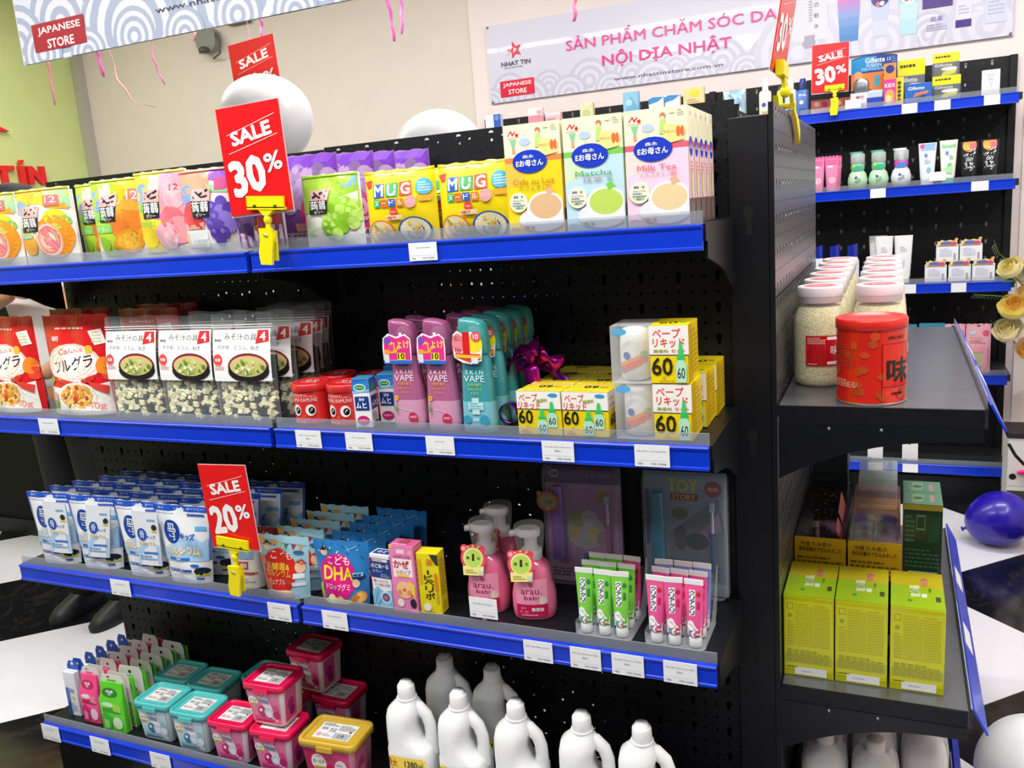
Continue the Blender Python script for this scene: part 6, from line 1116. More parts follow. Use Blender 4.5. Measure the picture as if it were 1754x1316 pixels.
# row two
rt = empty('pink_tube', '', 'tube', 'pink tubes on the second wall shelf')
mb = Mb(); mb.loft([ring(.020, .018, 0, 0, .02, 18, 2.3), ring(.024, .018, .02, 0, .02, 18, 2.3), ring(.028, .010, .10, 0, .02, 18, 2.6), ring(.029, .003, .138, 0, .02, 18, 3)], M('#ee88b4', .3)); mb.build('tube', rt)
mb = Mb(); mb.prism([(-.029, .134), (.029, .134)] + [(.029 - .058 * k / 8, .147 + (.006 if k % 2 else 0)) for k in range(9)], .019, .021, M('#e86a9c', .4)); mb.build('crimp', rt)
decal(rt, 'printed_front', lambda a, b, d: ((a - .5) * .044, .0015 + .014 * b - d, .01 + b * .125), .044, .125, [('r', .0, .82, 1, 1, '#e25c94'), ('e', .55, .3, .3, '#f6d4e2'), ('e', .55, .3, .22, '#f2b4cc'), ('r', .1, .74, .6, .8, '#f6e0ea')], d0=.001, dd=.0002)
spread(rt, [(-.045, 2.70, ZW[1], 0, 'pink tube at the left, half hidden by the end panel'), (.013, 2.705, ZW[1], 0, 'pink tube beside the first mint pump bottle'), (.022, 2.76, ZW[1], 0, 'pink tube standing behind the other two pink tubes')])
def pump(col, colr, head, label, x):
    rt = empty('pump_bottle', label, 'bottle', 'round pump bottles on the wall shelf', (x, 2.70, ZW[1])); mb = Mb(); c = (0, .038, 0)
    mb.lathe([(.026, 0), (.034, .004), (.040, .03), (.040, .042), (.034, .066), (.026, .076), (.024, .082)], M(col, .3, sss=.1), 24, c); mb.build('bottle', rt)
    mb = Mb(); mb.lathe([(.027, .082), (.028, .084), (.028, .104), (.026, .106)], M(colr, .35), 24, c); mb.build('collar', rt)
    mb = Mb(); mb.lathe([(.024, .106), (.029, .112), (.029, .145), (.026, .15)], FILM('pump_hood', '#e8eef0', .5, .1), 24, c); mb.lathe([(.010, .106), (.010, .145)], M(head, .4), 12, c); mb.build('hood', rt)
    mb = Mb(); mb.loft([ring(.022, .018, .148, -.004, .038, 20), ring(.027, .02, .151, -.006, .038, 20), ring(.026, .019, .158, -.006, .038, 20)], M(head, .4)); mb.build('pump_head', rt)
    decal(rt, 'printed_front', lambda a, b, d: ((a - .5) * .05, .038 - .0405 * math.sqrt(max(.1, 1 - ((a - .5) * 1.3) ** 2)) - d, .012 + b * .05), .05, .05, [('r', .3, .66, .5, .86, '#3a68b0'), ('l', .3, .3, .6, .55, 3, '#8a9a90'), ('r', .55, .4, .75, .7, '#9ab49c')], curved=True, d0=.001)
    decal(rt, 'neck_label', cyl(.0292, .04, .03, .078, .038), .04, .03, [('r', 0, 0, 1, .7, '#4c8cd8' if head != '#58b8a4' else '#48b48c'), ('e', .12, .75, .2, '#e04a9c' if head != '#58b8a4' else '#c8dc4c')], curved=True)
pump('#bfe4c0', '#78c8a8', '#58b8a4', 'mint green pump bottle nearer the pink tubes', .117)
pump('#bfe4c0', '#78c8a8', '#58b8a4', 'mint green pump bottle beside the white and blue one', .200)
pump('#e6e9f2', '#c84ab0', '#e6e6ee', 'white pump bottle with a blue neck label', .288)
white_tube('cream_tube', 'white cream tube with a pale blue top tag', .387, 2.70, ZW[1], .070, .168, '#e8f0f6', [('r', .12, .8, .95, 1.0, '#8cb8ec'), ('e', .18, .92, .14, '#e04a9c'), ('r', .3, .6, .5, .7, '#4a88d0'), ('e', .6, .22, .16, '#7ab8e8'), ('l', .3, .4, .7, .55, 3, '#a8b8c8')], group='cream tubes')
white_tube('cream_tube', 'white cream tube with a green tag and mint cap', .465, 2.70, ZW[1], .068, .172, '#eaf3ea', [('r', .1, .8, .95, .9, '#8ccc8c'), ('o', .5, .93, .4, .06, '#dfe6e2'), ('r', .3, .6, .5, .7, '#4a88d0'), ('e', .6, .28, .17, '#68c070'), ('p', [(.1, .1), (.8, .05), (.8, .3), (.1, .2)], '#a8dca0'), ('l', .55, .45, .85, .6, 3, '#8ab098')], '#4cb8a0', group='cream tubes')
blk = white_tube('black_tube', 'black splatter-printed tube beside the green-tagged cream tube', .541, 2.70, ZW[1], .070, .160, '#16171c', [('e', .5, .90, .40, '#e8963c'), ('e', .72, .86, .2, '#e86a7c'), ('e', .3, .84, .2, '#e8b04c')] + [('e', r_.uniform(.12, .88), r_.uniform(.1, .8), r_.uniform(.015, .05), r_.choice(['#d8dce4', '#b8bcc8', '#eef0f4'])) for _ in range(60)] + [('t', 'OXY', .5, .44, .5, '#f0f0f4', .09, .03), ('t', 'Deep', .5, .2, .5, '#e0e2e8', .09, .02)], '#111217', group='black splatter tubes')
dup(blk, (.614, 2.70, ZW[1]), 0, 'black splatter-printed tube nearest the end of the second wall shelf')
# row three
rt = white_tube('lotion_tube', '', .226, 2.71, ZW[2], .074, .202, '#f0f0f4', [('l', .3, .6, .7, .75, 3, '#c0c8d4'), ('p', [(.4, .3), (.56, .46), (.64, .3), (.5, .22)], '#c8d0ec')], group='white lotion tubes')
spread(rt, [(.226, 2.71, ZW[2], 0, 'white lotion tube half behind the jar lids'), (.302, 2.70, ZW[2], 0, 'white lotion tube in full view beyond the jars'), (.20, 2.78, ZW[2], 0, 'white lotion tube in the rear behind the jars')])
rt = empty('blue_cap_bottle', '', 'bottle', 'dark blue capped bottles')
mb = Mb(); mb.loft([ring(.028, .018, z, 0, .02, 18, 2.4) for z in (0, .10)] + [ring(.02, .014, .12, 0, .02, 18)], M('#dfe4ee', .3)); mb.build('bottle', rt)
mb = Mb(); mb.loft([ring(.021, .016, .12, 0, .02, 18), ring(.023, .016, .125, 0, .02, 18), [(x, y, z + x * .25) for x, y, z in ring(.022, .014, .172, 0, .02, 18)]], M('#16289c', .25, coat=.4)); mb.build('cap', rt)
spread(rt, [(-.045, 2.71, ZW[2], 0, 'dark blue capped bottle nearest the end panel'), (.025, 2.71, ZW[2], 0, 'dark blue capped bottle, middle of three'), (.098, 2.71, ZW[2], 0, 'dark blue capped bottle nearest the white lotion tubes')])
rt = empty('sample_box', '', 'box', 'small white display boxes'); w, h, D = .083, .070, .06
Mb().box(-w / 2, w / 2, 0, D, 0, h, M('#eceef6', .4)).build('carton', rt, .001)
decal(rt, 'printed_front', flat(w, h), w, h, [('l', .15, .3, .7, .8, 5, '#c4c8e0'), ('r', .78, .1, .88, .5, '#a8a8b4')], d0=.0008, dd=.0002)
decal(rt, 'header_card', lambda a, b, d: ((a - .5) * w * .95, -.001 - d, h * .94 + b * .030), w * .95, .030, [('p', [(.02, .0), (.98, .0), (.95, .6), (1, 1), (.9, 1.1), (.8, .7), (.6, .85), (.4, .7), (.2, .9), (.1, .6), (.02, .8)], '#e8d48c'), ('o', .45, .35, .3, .3, '#6a6cb8'), ('o', .78, .3, .16, .28, '#d04a8c'), ('e', .9, .9, .08, '#e0b070'), ('q', .1, .12, .9, .12, .003, '#c88a4c')], d0=.0008, dd=.0003)
spread(rt, [(.428, 2.70, ZW[2], 0, 'small white box at the left of the lower display row'), (.518, 2.70, ZW[2], 0, 'small white box in the middle of the lower display row'), (.606, 2.70, ZW[2], 0, 'small white box at the right of the lower display row'), (.470, 2.70, ZW[2] + .0835, 0, 'small white box stacked on top, on the left'), (.558, 2.70, ZW[2] + .0835, 0, 'small white box stacked on top, on the right')])
# row four
rt = empty('pink_pouch', '', 'pack', 'pink zip pouches'); w, h = .094, .208
f = pouch(rt, w, h, .035, M('#efb0c0', .3), 'stand', seed=61, name='bag')
decal(rt, 'printed_front', f, w, h, [('r', .0, .92, 1, .99, '#e8a4a8'), ('r', .44, .945, .56, .97, '#20242c'), ('o', .28, .82, .14, .04, '#c8dce8'), ('e', .8, .81, .13, '#e05c88'), ('t', 'プリンセス', .4, .72, .5, '#ee9a6c', .04), ('l', .15, .6, .8, .68, 2, '#d890a0'), ('p', [(.1, .12), (.95, .12), (.95, .52), (.1, .56)], '#c88a94'), ('p', [(.3, .12), (.62, .12), (.7, .5), (.32, .52)], '#b8c08c'), ('p', [(.34, .42), (.7, .42), (.7, .54), (.34, .54)], '#ee98ac'), ('e', .3, .2, .18, '#d83a9c'), ('r', .0, .0, 1, .1, '#f2d4dc')], d0=.0008, dd=.0002)
spread(rt, [(.597, 2.70, ZW[3], 0, 'pink pouch with green jar window, in full view by the flowers'), (.500, 2.705, ZW[3], 0, 'pink pouch half hidden by the blue end-shelf rail')])
for k in range(2): card_pack('blue_pack', 'flat blue-green pack barely showing above the end shelf, %s' % ('nearer the pink pouches', 'nearer the jars')[k], .42 - .11 * k, 2.72, ZW[3], .10, .212 - .004 * k, .02, '#2a6c94', [('r', 0, .85, 1, 1, '#3a88a4'), ('l', .1, .5, .9, .8, 4, '#8cb8cc')])
# row five
for k, (c, x, lab) in enumerate((('#b64ab8', .200, 'white card with a purple top on the lowest wall shelf'), ('#a8d83c', .343, 'white card with a lime green top on the lowest wall shelf'))):
    rt = empty('header_pack', lab, 'card', 'two-tone cards', (x, 2.70, ZW[4])); w, h = .064, .118
    Mb().box(-w / 2, w / 2, 0, .02, 0, h, M('#ececee', .45)).build('card', rt, .001)
    decal(rt, 'printed_front', flat(w, h), w, h, [('r', 0, .66, 1, 1, c), ('o', .45, .64, .08, .03, c), ('o', .45, .64, .05, .018, '#333'), ('r', .1, .02, .25, .05, '#444')], d0=.0008, dd=.0002)
# left stretch: tops peeping over the front gondola
card_pack('blue_white_pack', 'white and blue pack at the left end of the wall shelving', -1.575, 2.70, ZW[0], .085, .165, .03, '#eef0f4', [('r', .55, .4, 1, 1, '#2c5cc0'), ('o', .75, .9, .14, .08, '#6a90d8')])
card_pack('pink_white_pack', 'pink and white pack peeping over the gondola, left of the drink cartons', -1.347, 2.70, ZW[0], .074, .172, .03, '#f4e6ea', [('r', 0, .3, 1, .8, '#e890a4'), ('o', .8, .88, .18, .06, '#e8a8b8'), ('r', 0, .5, 1, .6, '#d86a84')])
card_pack('pink_flat_pack', 'low pale pink pack above the coffee carton', -1.255, 2.70, ZW[0], .08, .140, .03, '#efc0c8', [('r', 0, .9, 1, 1, '#f6dce0'), ('l', .1, .5, .9, .85, 3, '#d88a98')])
card_pack('cream_pack', 'pale yellow-green pack peeping above the matcha carton', -1.083, 2.70, ZW[0], .066, .165, .03, '#dfe0ac', [('o', .5, .7, .3, .12, '#c4cc8c'), ('o', .6, .95, .2, .05, '#e8e8c8')])
card_pack('sky_blue_pack', 'sky blue patterned pack standing above the matcha carton', -.865, 2.70, ZW[0], .074, .19, .03, '#8cc4e0', [('p', [(.0, .4), (.5, .9), (1, .6), (1, .0), (0, 0)], '#6cb0d4'), ('e', .4, .75, .2, '#b0dcf0')])
for k in range(2): card_pack('tissue_pack', 'low blue and white pack behind the milk tea carton, %s' % ('left one', 'right one')[k], -.745 + .075 * k, 2.70, ZW[0], .070, .153, .03, '#dfe4ea', [('p', [(0, .8), (.6, .86), (1, .98), (.3, 1), (0, .95)], '#3a8cc8')])
card_pack('yellow_top_pack', 'tan pack with a yellow spot above the milk tea cartons', -.573, 2.70, ZW[0], .094, .176, .03, '#e4d49c', [('o', .55, .85, .24, .1, '#e8d83c'), ('l', .2, .6, .8, .72, 2, '#b8a468')])
rt = empty('foil_bag', 'crumpled pale blue foil bag in the gap above the post', 'bag', loc=(-.395, 2.70, ZW[0] + .0))
f = pouch(rt, .10, .142, .05, M('#b8d4e8', .2, metal=.4), 'pillow', seed=77, name='bag', wr=.004)
decal(rt, 'printed_front', f, .10, .142, [('p', [(.2, .5), (.8, .6), (.85, .95), (.3, .9)], '#9cc8ec'), ('e', .5, .75, .14, '#dcecf8'), ('r', .1, .1, .6, .3, '#8494a4')], curved=True)
for k, (x, c, w, h, lab) in enumerate(((-.262, '#e9e4d6', .052, .176, 'clear bottle with blue emblem, beside the end panel top'), (-.155, '#bcd0ec', .05, .165, 'pale blue bottle pack left of the small sale sign'), (-.105, '#4a78c8', .05, .155, 'deep blue bottle pack next to the small sale sign'))):
    rt = empty('lotion_bottle', lab, 'bottle', 'lotion bottles on the top wall shelf', (x, 2.70, ZW[0])); mb = Mb()
    mb.loft([rrect(w, .04, .01, z, 0, .022) for z in (0, h * .62)] + [rrect(w * .9, .036, .01, h * .68, 0, .022), rrect(w * .4, .02, .008, h * .72, 0, .022)], M(c, .2, coat=.4)); mb.build('bottle', rt)
    mb = Mb(); mb.lathe([(w * .26, h * .72), (w * .26, h * .98), (w * .2, h)], M('#f0f0f2' if k < 2 else '#1d3a8c', .3), 16, (0, .022, 0)); mb.build('cap', rt)
    decal(rt, 'printed_front', flat(w * .8, h * .6, .0015), w * .8, h * .6, [('e', .4, .6, .22, '#3c5cb0' if k == 0 else '#e4eefa'), ('r', .2, .2, .8, .34, '#c8b46c' if k == 0 else '#2c5ab0'), ('l', .2, .04, .8, .16, 2, '#8a94a8')], d0=.0008, dd=.0002)
# end of 08
# ================================================================== price tickets in the rails
TT = {(2, -.505): ('Xịt muỗi', ''), (2, -.269): ('Tinh dầu đuổi muỗi Nhật', 'Bản'), (2, -.1): ('Máy đuổi muỗi Nhật Bản', ''), (2, -.807): ('Kẹo trái cây Nhật', 'Bản'), (2, -.686): ('Lăn muỗi Nhật', ''), (3, -.341): ('Bàn chải điện trẻ em', ''), (3, -.246): ('Kem đánh răng trẻ em Nhật', 'Bản'), (3, -.165): ('Kem đánh răng trẻ em Nhật', 'Bản'), (3, -.069): ('Kem đánh răng trẻ em Nhật', 'Bản')}
def ticket(x, z, y, w, h, label, lines=True, text=('Nhật Bản', '')):
    rt = empty('price_tag', label, 'price tag', 'white price tags in the blue rails', (x, y, z))
    Mb().box(-w / 2, w / 2, -.0012, 0, -h / 2, h / 2, M('#eef0f4', .5)).build('paper', rt)
    if lines: decal(rt, 'printed_text', lambda a, b, d: ((a - .5) * w, -.0012 - d, (b - .5) * h), w, h, [('t', text[0], .5, .72, min(.84, .04 * len(text[0])), '#6a6e78', .09, 0)] + ([('t', text[1], .5, .54, .18, '#6a6e78', .09, 0)] if text[1] else []) + [ ('q', .06, .3, .94, .3, .0004, '#c0c4cc'), ('t', 'Giá', .16, .15, .14, '#6a6e78', .08), ('t', 'VND 190,000', .68, .15, .44, '#6a6e78', .08)], d0=.0003)
    return rt
def tdy(s): return YR[s - 1] - .0006
for s_, x, w, h, lab in ((1, -.502, .057, .032, 'price tag on the top shelf rail below the yellow noodle bags'), (2, -1.563, .066, .038, 'price tag on the second rail below the red cereal bags'), (2, -.807, .062, .036, 'price tag on the second rail below the red candy tins'), (2, -.686, .062, .036, 'price tag on the second rail below the ointment boxes'), (2, -.505, .060, .036, 'price tag on the second rail below the spray bottles'), (2, -.269, .060, .037, 'price tag on the second rail below the yellow refill boxes'), (2, -.100, .060, .038, 'price tag on the second rail below the stacked diffuser sets'),
                         (3, -1.433, .064, .040, 'price tag on the third rail below the powder pouches'), (3, -.954, .062, .040, 'price tag on the third rail below the red oval gummy pouch'), (3, -.807, .064, .041, 'price tag on the third rail below the pink oval gummy pouch'), (3, -.341, .059, .042, 'price tag on the third rail, first of four left of the end post'), (3, -.246, .060, .042, 'price tag on the third rail below the green toothpaste tray'), (3, -.165, .060, .042, 'price tag on the third rail between the two toothpaste trays'), (3, -.069, .060, .042, 'price tag on the third rail below the pink toothpaste tray'),
                         (4, -1.759, .066, .044, 'price tag on the bottom rail below the blue and white packs'), (4, -1.577, .066, .044, 'price tag on the bottom rail below the green packs'), (4, -1.369, .066, .042, 'price tag on the bottom rail below the teal-lidded tubs')):
    ticket(x, ZR[s_ - 1] + HB / 2 + (.002 if h < .039 else 0), tdy(s_), w, h, lab, text=TT.get((s_, x), ('Hàng Nhật Bản', '')))
t_ = ticket(-.456, ZR[2] + HB + .048, YR[2] + .0105, .060, .042, 'price card standing above the third rail in front of a pink foam bottle', text=('Sữa tắm cho trẻ em', ''))
Mb().box(-.004, .004, .0, .0012, -.0255, -.015, CLEAR2).build('holder', t_)
ZWR = [z for z in ZB]
for k, (s_, x, w, lab) in enumerate(((0, .315, .058, 'price tag on the top wall rail below the blue razor box'), (0, .435, .058, 'price tag on the top wall rail below the yellow blisters'), (0, .610, .056, 'price tag on the top wall rail below the white card'), (1, .200, .060, 'price tag on the second wall rail below the mint pump bottles'), (1, .578, .062, 'price tag on the second wall rail below the black tubes'), (2, .330, .045, 'price tag on the third wall rail beside the jar lids'), (2, .513, .056, 'price tag on the third wall rail below the white boxes'), (4, .202, .062, 'price tag on the lowest wall rail below the purple-topped card'), (4, .344, .062, 'price tag on the lowest wall rail below the lime-topped card'))):
    ticket(x, ZB[s_] + HB / 2, YB - .0006, w, .038, lab, lines=False)
for x, z, lab in ((.10, ZW[0] + .012, 'loose white tag at the foot of the white and blue box'), (.425, ZW[1] + .02, 'white tag standing at the foot of the blue-tagged cream tube')):
    ticket(x, z + .01, YB + .0105, .062, .036, lab, lines=False)

# ================================================================== sale signs and their yellow clips
YC = M('#f2e20a', .35)
def sale_sign(label, loc, rot, w, h, pct, cat_group='red sale signs', tilt=12):
    rt = empty('sale_sign', label, 'sale sign', cat_group, loc); rt.rotation_euler = [R(a) for a in rot]
    Mb().box(-w / 2, w / 2, 0, .0022, 0, h, M('#e41219', .3, coat=.2)).build('card', rt)
    Mb().box(-w / 2 - .0015, w / 2 + .0015, .0022, .0034, -.004, h + .001, M('#e8d8d6', .3)).build('backing', rt)
    it = [('q', .12, .745, .92, .88, .0012, '#f6d8d8'), ('t', 'SALE', .51, .735, .64, '#f7f0f0', .12, .05, tilt - 4), ('q', .12, .575, .93, .70, .0012, '#f6d8d8'),
          ('t', pct, .37, .355, .52, '#f4f2f6', .31, .05, tilt - 4), ('t', '%', .80, .455, .26, '#f4f2f6', .16, .03, tilt - 4)]
    decal(rt, 'printed_front', flat(w, h), w, h, it, rough=.35)
    return rt
def clip(label, loc, rot, stem=.055, s=1., jaw_rot=0):
    rt = empty('sign_clip', label, 'clip', 'yellow sign clips', loc); rt.rotation_euler = [R(a) for a in rot]
    mb = Mb(); mb.box(-.043 * s, .043 * s, -.006, -.001, 0, .022 * s, YC); mb.box(-.043 * s, .043 * s, -.006, .008, -.003, .002, YC); mb.prism([(-.020 * s, -.001), (.020 * s, -.001), (.006, -.014), (-.006, -.014)], -.005, .004, YC); mb.build('card_holder', rt)
    for k in (-1, 1):
        m_ = Mb(); m_.box(k * .024 * s - .003, k * .024 * s + .003, -.0075, -.006, .002, .006, M('#4a4a20', .5)); m_.build('slot', rt)
    mb = Mb(); mb.ball((0, 0, -.022), .008, .008, .010, YC); mb.tube([(0, 0, -.012), (0, 0, -stem + .01)], .0052, YC, 10); mb.build('stem', rt)
    mb = Mb(); z = -stem
    mb.prism([(-.016, z + .016), (.013, z + .018), (.017, z - .002), (.012, z - .03), (.010, z - .052), (-.016, z - .052), (-.019, z - .03), (-.014, z - .005)], -.010, -.004, YC)
    mb.prism([(-.012, z + .010), (.012, z + .012), (.012, z - .045), (-.014, z - .045)], .004, .010, YC)
    mb.tube([(-.013, 0, z - .004), (.013, 0, z - .004)], .0065, YC, 10); mb.build('jaw', rt)
    m_ = Mb(); m_.tube([(-.004, -.0105, z + .006), (.004, -.0105, z + .002)], .0022, M('#b0b0a8', .2, metal=1), 6); m_.build('spring', rt)
    return rt
sale_sign('red sale sign reading 30% on the top shelf rail, in front of a white balloon', (-.832, -.022, 1.442), (0, -1.5, 0), .147, .199, '30')
clip('yellow clip gripping the top shelf rail under the large 30% sign', (-.815, -.026, 1.450), (0, 4, 0), stem=.054)
sale_sign('red sale sign reading 20% on the third shelf rail', (-1.030, -.010, .738), (0, -3, -3), .136, .188, '20')
clip('yellow clip gripping the third shelf rail under the 20% sign', (-1.030, -.014, .742), (0, 3, 0), stem=.058)
hs = sale_sign('red sale sign hanging behind the upper white balloon', (-1.965, 1.42, 1.855), (0, -3, -3), .228, .262, '30')
Mb().tube([(0, .002, .26), (0, .002, 1.13)], .0012, M('#f09ac0', .4), 6).build('cord', hs)
sale_sign('red sale sign seen almost edge-on above the perforated end panel', (.052, .50, 1.640), (10, 0, 87), .148, .200, '30')
# its clip: head, ball joint and a jaw astride the top edge of the panel
rt = empty('sign_clip', 'yellow clip astride the top edge of the perforated end panel', 'clip', 'yellow sign clips', (.062, .50, 1.634)); 
mb = Mb(); mb.box(-.010, .006, -.042, .042, -.004, .024, YC); mb.build('card_holder', rt)
mb = Mb(); mb.tube([(0, 0, 0), (.002, .004, -.03)], .0055, YC, 10); mb.ball((.003, .006, -.032), .011, .011, .012, YC); mb.build('stem', rt)
mb = Mb(); mb.prism([(.012, -.036), (.05, -.052), (.075, -.046), (.062, -.064), (.12, -.078), (.150, -.100), (.14, -.128), (.118, -.108), (.07, -.080), (.03, -.066)], .0095, .017, YC, axis='x')
mb.prism([(.012, -.036), (.05, -.052), (.09, -.020), (.10, -.05), (.075, -.066), (.03, -.066)], -.022, -.012, YC, axis='x'); mb.tube([(-.022, .035, -.057), (.017, .035, -.057)], .006, YC, 8); mb.build('jaw', rt)
sale_sign('small red sale sign reading 30% on the wall shelving', (.010, 2.632, 1.797), (0, 1, 2), .143, .192, '30')
clip('yellow clip on the top wall rail under the small 30% sign', (.030, 2.626, 1.803), (0, 0, 0), stem=.05, s=.9)

# ================================================================== banners
def seigaiha(W, H, cells, c1, c2, r=.16):
    it = []
    for a, b, rr2 in cells:
        for k in range(6): it.append(('o', a, b, rr2 * (1 - k / 6) , rr2 * (1 - k / 6) * W / H, c1 if k % 2 == 0 else c2))
    return it
def star(a, b, s, W, H, c):
    P = []
    for k in range(10):
        t = math.pi / 2 + 2 * math.pi * k / 10 + .25; q = s if k % 2 == 0 else s * .42
        P.append((a + q * math.cos(t), b + q * math.sin(t) * W / H))
    o = (a, b)
    return [('p', [P[k - 1], P[k], P[(k + 1) % 10], o], c) for k in range(0, 10, 2)]
W, H = 2.41, .388
bn = empty('shop_banner', 'long pale lavender banner with pink lettering fixed to the back wall', 'banner', 'shop banners', (-.497, 2.972, 1.970))
Mb().box(-W / 2, W / 2, 0, .010, 0, H, M('#d9d8ea', .22, coat=.4)).build('board', bn)
for sx, sz in ((-1, .02), (1, .02), (-1, .98), (1, .98)):
    m_ = Mb(); m_.lathe([(.006, 0), (.006, .004), (.002, .005)], M('#888', .3, metal=.9), 10); o = m_.build('grommet', bn); o.location = (sx * (W / 2 - .012), 0, sz * H); o.rotation_euler = (R(90), 0, 0)
X = lambda x: (x + .497) / W + .5
Zb = lambda z: (z - 1.970) / H
cells = [(X(-1.70 + .11 * k), .0 + (.13 if k % 2 else 0), .034 + .006 * (k % 3)) for k in range(0, 22)]
cells.sort(key=lambda c: -c[1])
it = seigaiha(W, H, [c for c in cells], '#c9c8dc', '#dddcec')
it += seigaiha(W, H, [(X(-.15), .12, .08), (X(.2), .1, .06), (X(.62), .14, .07)], '#cfcfe2', '#dcdbec')
it += star(X(-1.545), Zb(2.222), .0185, W, H, '#e02a44') + [('p', [(X(-1.552), Zb(2.205)), (X(-1.532), Zb(2.225)), (X(-1.55), Zb(2.235))], '#d9d8ea'), ('q', X(-1.59), Zb(2.2), X(-1.555), Zb(2.24), .005, '#d9d8ea')]
it += [('t', 'NHAT TIN', X(-1.543), Zb(2.158), .068, '#3a3548', .055, .015), ('l', X(-1.61), Zb(2.135), X(-1.46), Zb(2.142), 1, '#8a88a0')]
it += [('r', X(-1.64), Zb(1.995), X(-1.447), Zb(2.075), '#e01840'), ('t', 'JAPANESE', X(-1.543), Zb(2.052), .066, '#f8e8ec', .058, .03), ('t', 'STORE', X(-1.543), Zb(2.018), .042, '#f8e8ec', .058, .03)]
it += [('t', 'SẢN PHẨM CHĂM SÓC DA', X(-.75), Zb(2.215), .425, '#ee3f92', .195, .012), ('t', 'NỘI DỊA NHẬT', X(-.76), Zb(2.108), .262, '#ea1e86', .20, .02), ('q', X(-.76) - .262 * .145, Zb(2.112), X(-.76) - .262 * .085, Zb(2.112), .006, '#ea1e86'), ('t', 'www.nhattinstore.com.vn', X(-.752), Zb(2.012), .222, '#4a4a5c', .042, .008)]
# product pictures at the right end
it += [('r', X(-.17), Zb(2.06), X(-.02), Zb(2.356), '#dcdbe6'), ('r', X(-.12), Zb(2.03), X(-.075), Zb(2.085), '#a9a2b8'), ('o', X(-.10), Zb(2.05), .012, .05, '#a9a2b8')]
for k, ch in enumerate('しその粧水'): it.append(('t', ch, X(-.068), Zb(2.30 - .045 * k), .0085, '#5a5a6c'))
it += [('l', X(-.10), Zb(2.14), X(-.085), Zb(2.30), 14, '#9a9ab0'), ('o', X(-.028), Zb(2.345), .009, .05, '#5c4a6c')]
def pic_tube(x0, x1, z0, z1, cols):
    n = len(cols); out = []
    for k, c in enumerate(cols):
        t0, t1 = k / n, (k + 1) / n; m0 = .012 * (1 - t0); m1 = .012 * (1 - t1)
        out.append(('p', [(X(x0 + m0), Zb(z0 + (z1 - z0) * t0)), (X(x1 - m0), Zb(z0 + (z1 - z0) * t0)), (X(x1 - m1), Zb(z0 + (z1 - z0) * t1)), (X(x0 + m1), Zb(z0 + (z1 - z0) * t1))], c))
    return out
it += pic_tube(.018, .118, 2.035, 2.30, ['#4f86c8', '#5b8ed0', '#6e9ad8', '#8aa0dc', '#b48cd0', '#d878c4', '#e85cb8', '#f048ac']) + pic_tube(.014, .122, 2.30, 2.352, ['#c8b4d8', '#d0c0de'])
it += [('t', 'AQUA', X(.068), Zb(2.225), .022, '#e8c8e8', .04)]
it += pic_tube(.155, .235, 2.04, 2.355, ['#cfd4ea', '#c2cce8', '#b4c4e6', '#ccd4ec', '#dcdcee']) + [('o', X(.195), Zb(2.20), .0155, .105, '#3c2a8c'), ('t', 'ホワイト', X(.195), Zb(2.205), .024, '#e8e4f6', .05, .01), ('e', X(.187), Zb(2.172), .004, '#e8786c'), ('e', X(.203), Zb(2.174), .004, '#e8e8f4'), ('p', [(X(.17), Zb(2.34)), (X(.215), Zb(2.33)), (X(.225), Zb(2.356)), (X(.17), Zb(2.356))], '#e83a84')]
it += pic_tube(.265, .352, 2.03, 2.355, ['#b8dcea', '#c2e0ee', '#9cd0e8', '#8ccae6', '#9cd0e8']) + [('o', X(.309), Zb(2.20), .0165, .11, '#f0f0f6'), ('t', 'ホワイト', X(.309), Zb(2.215), .025, '#e8c0a8', .05), ('e', X(.30), Zb(2.175), .004, '#e0705c'), ('e', X(.318), Zb(2.177), .004, '#4a62b0')]
it += [('p', [(X(.375), Zb(2.18)), (X(.465), Zb(2.18)), (X(.46), Zb(2.356)), (X(.385), Zb(2.356))], '#f27ab8'), ('o', X(.422), Zb(2.235), .0145, .1, '#f0147c'), ('t', '超しっとり', X(.422), Zb(2.235), .022, '#f8b0d0', .03), ('r', X(.362), Zb(2.125), X(.478), Zb(2.175), '#4a2f86'), ('t', '白麦', X(.42), Zb(2.08), .02, '#8a8ac0', .05), ('l', X(.38), Zb(2.03), X(.46), Zb(2.06), 3, '#a8a8cc')]
it += [('r', X(.49), Zb(2.06), X(.55), Zb(2.356), '#dcdcea'), ('r', X(.49), Zb(2.03), X(.55), Zb(2.06), '#4a2f86'), ('q', X(.51), Zb(2.15), X(.54), Zb(2.24), .006, '#a29ac0'), ('q', X(.53), Zb(2.14), X(.505), Zb(2.21), .005, '#a29ac0'), ('l', X(.5), Zb(2.08), X(.54), Zb(2.12), 3, '#b0b0cc'), ('l', X(.56), Zb(2.08), X(.585), Zb(2.22), 5, '#ececf6')]
it += [('r', X(.60), Zb(2.03), X(.68), Zb(2.356), '#d0d6ea'), ('q', X(.625), Zb(2.16), X(.665), Zb(2.34), .01, '#8f98cc'), ('q', X(.66), Zb(2.18), X(.62), Zb(2.27), .009, '#98a0d0'), ('q', X(.62), Zb(2.3), X(.66), Zb(2.33), .008, '#8f98cc'), ('l', X(.61), Zb(2.06), X(.67), Zb(2.12), 4, '#b4b8d4')]
decal(bn, 'printed_front', flat(W, H), W, H, it, d0=.0006, dd=.00002, rough=.22)
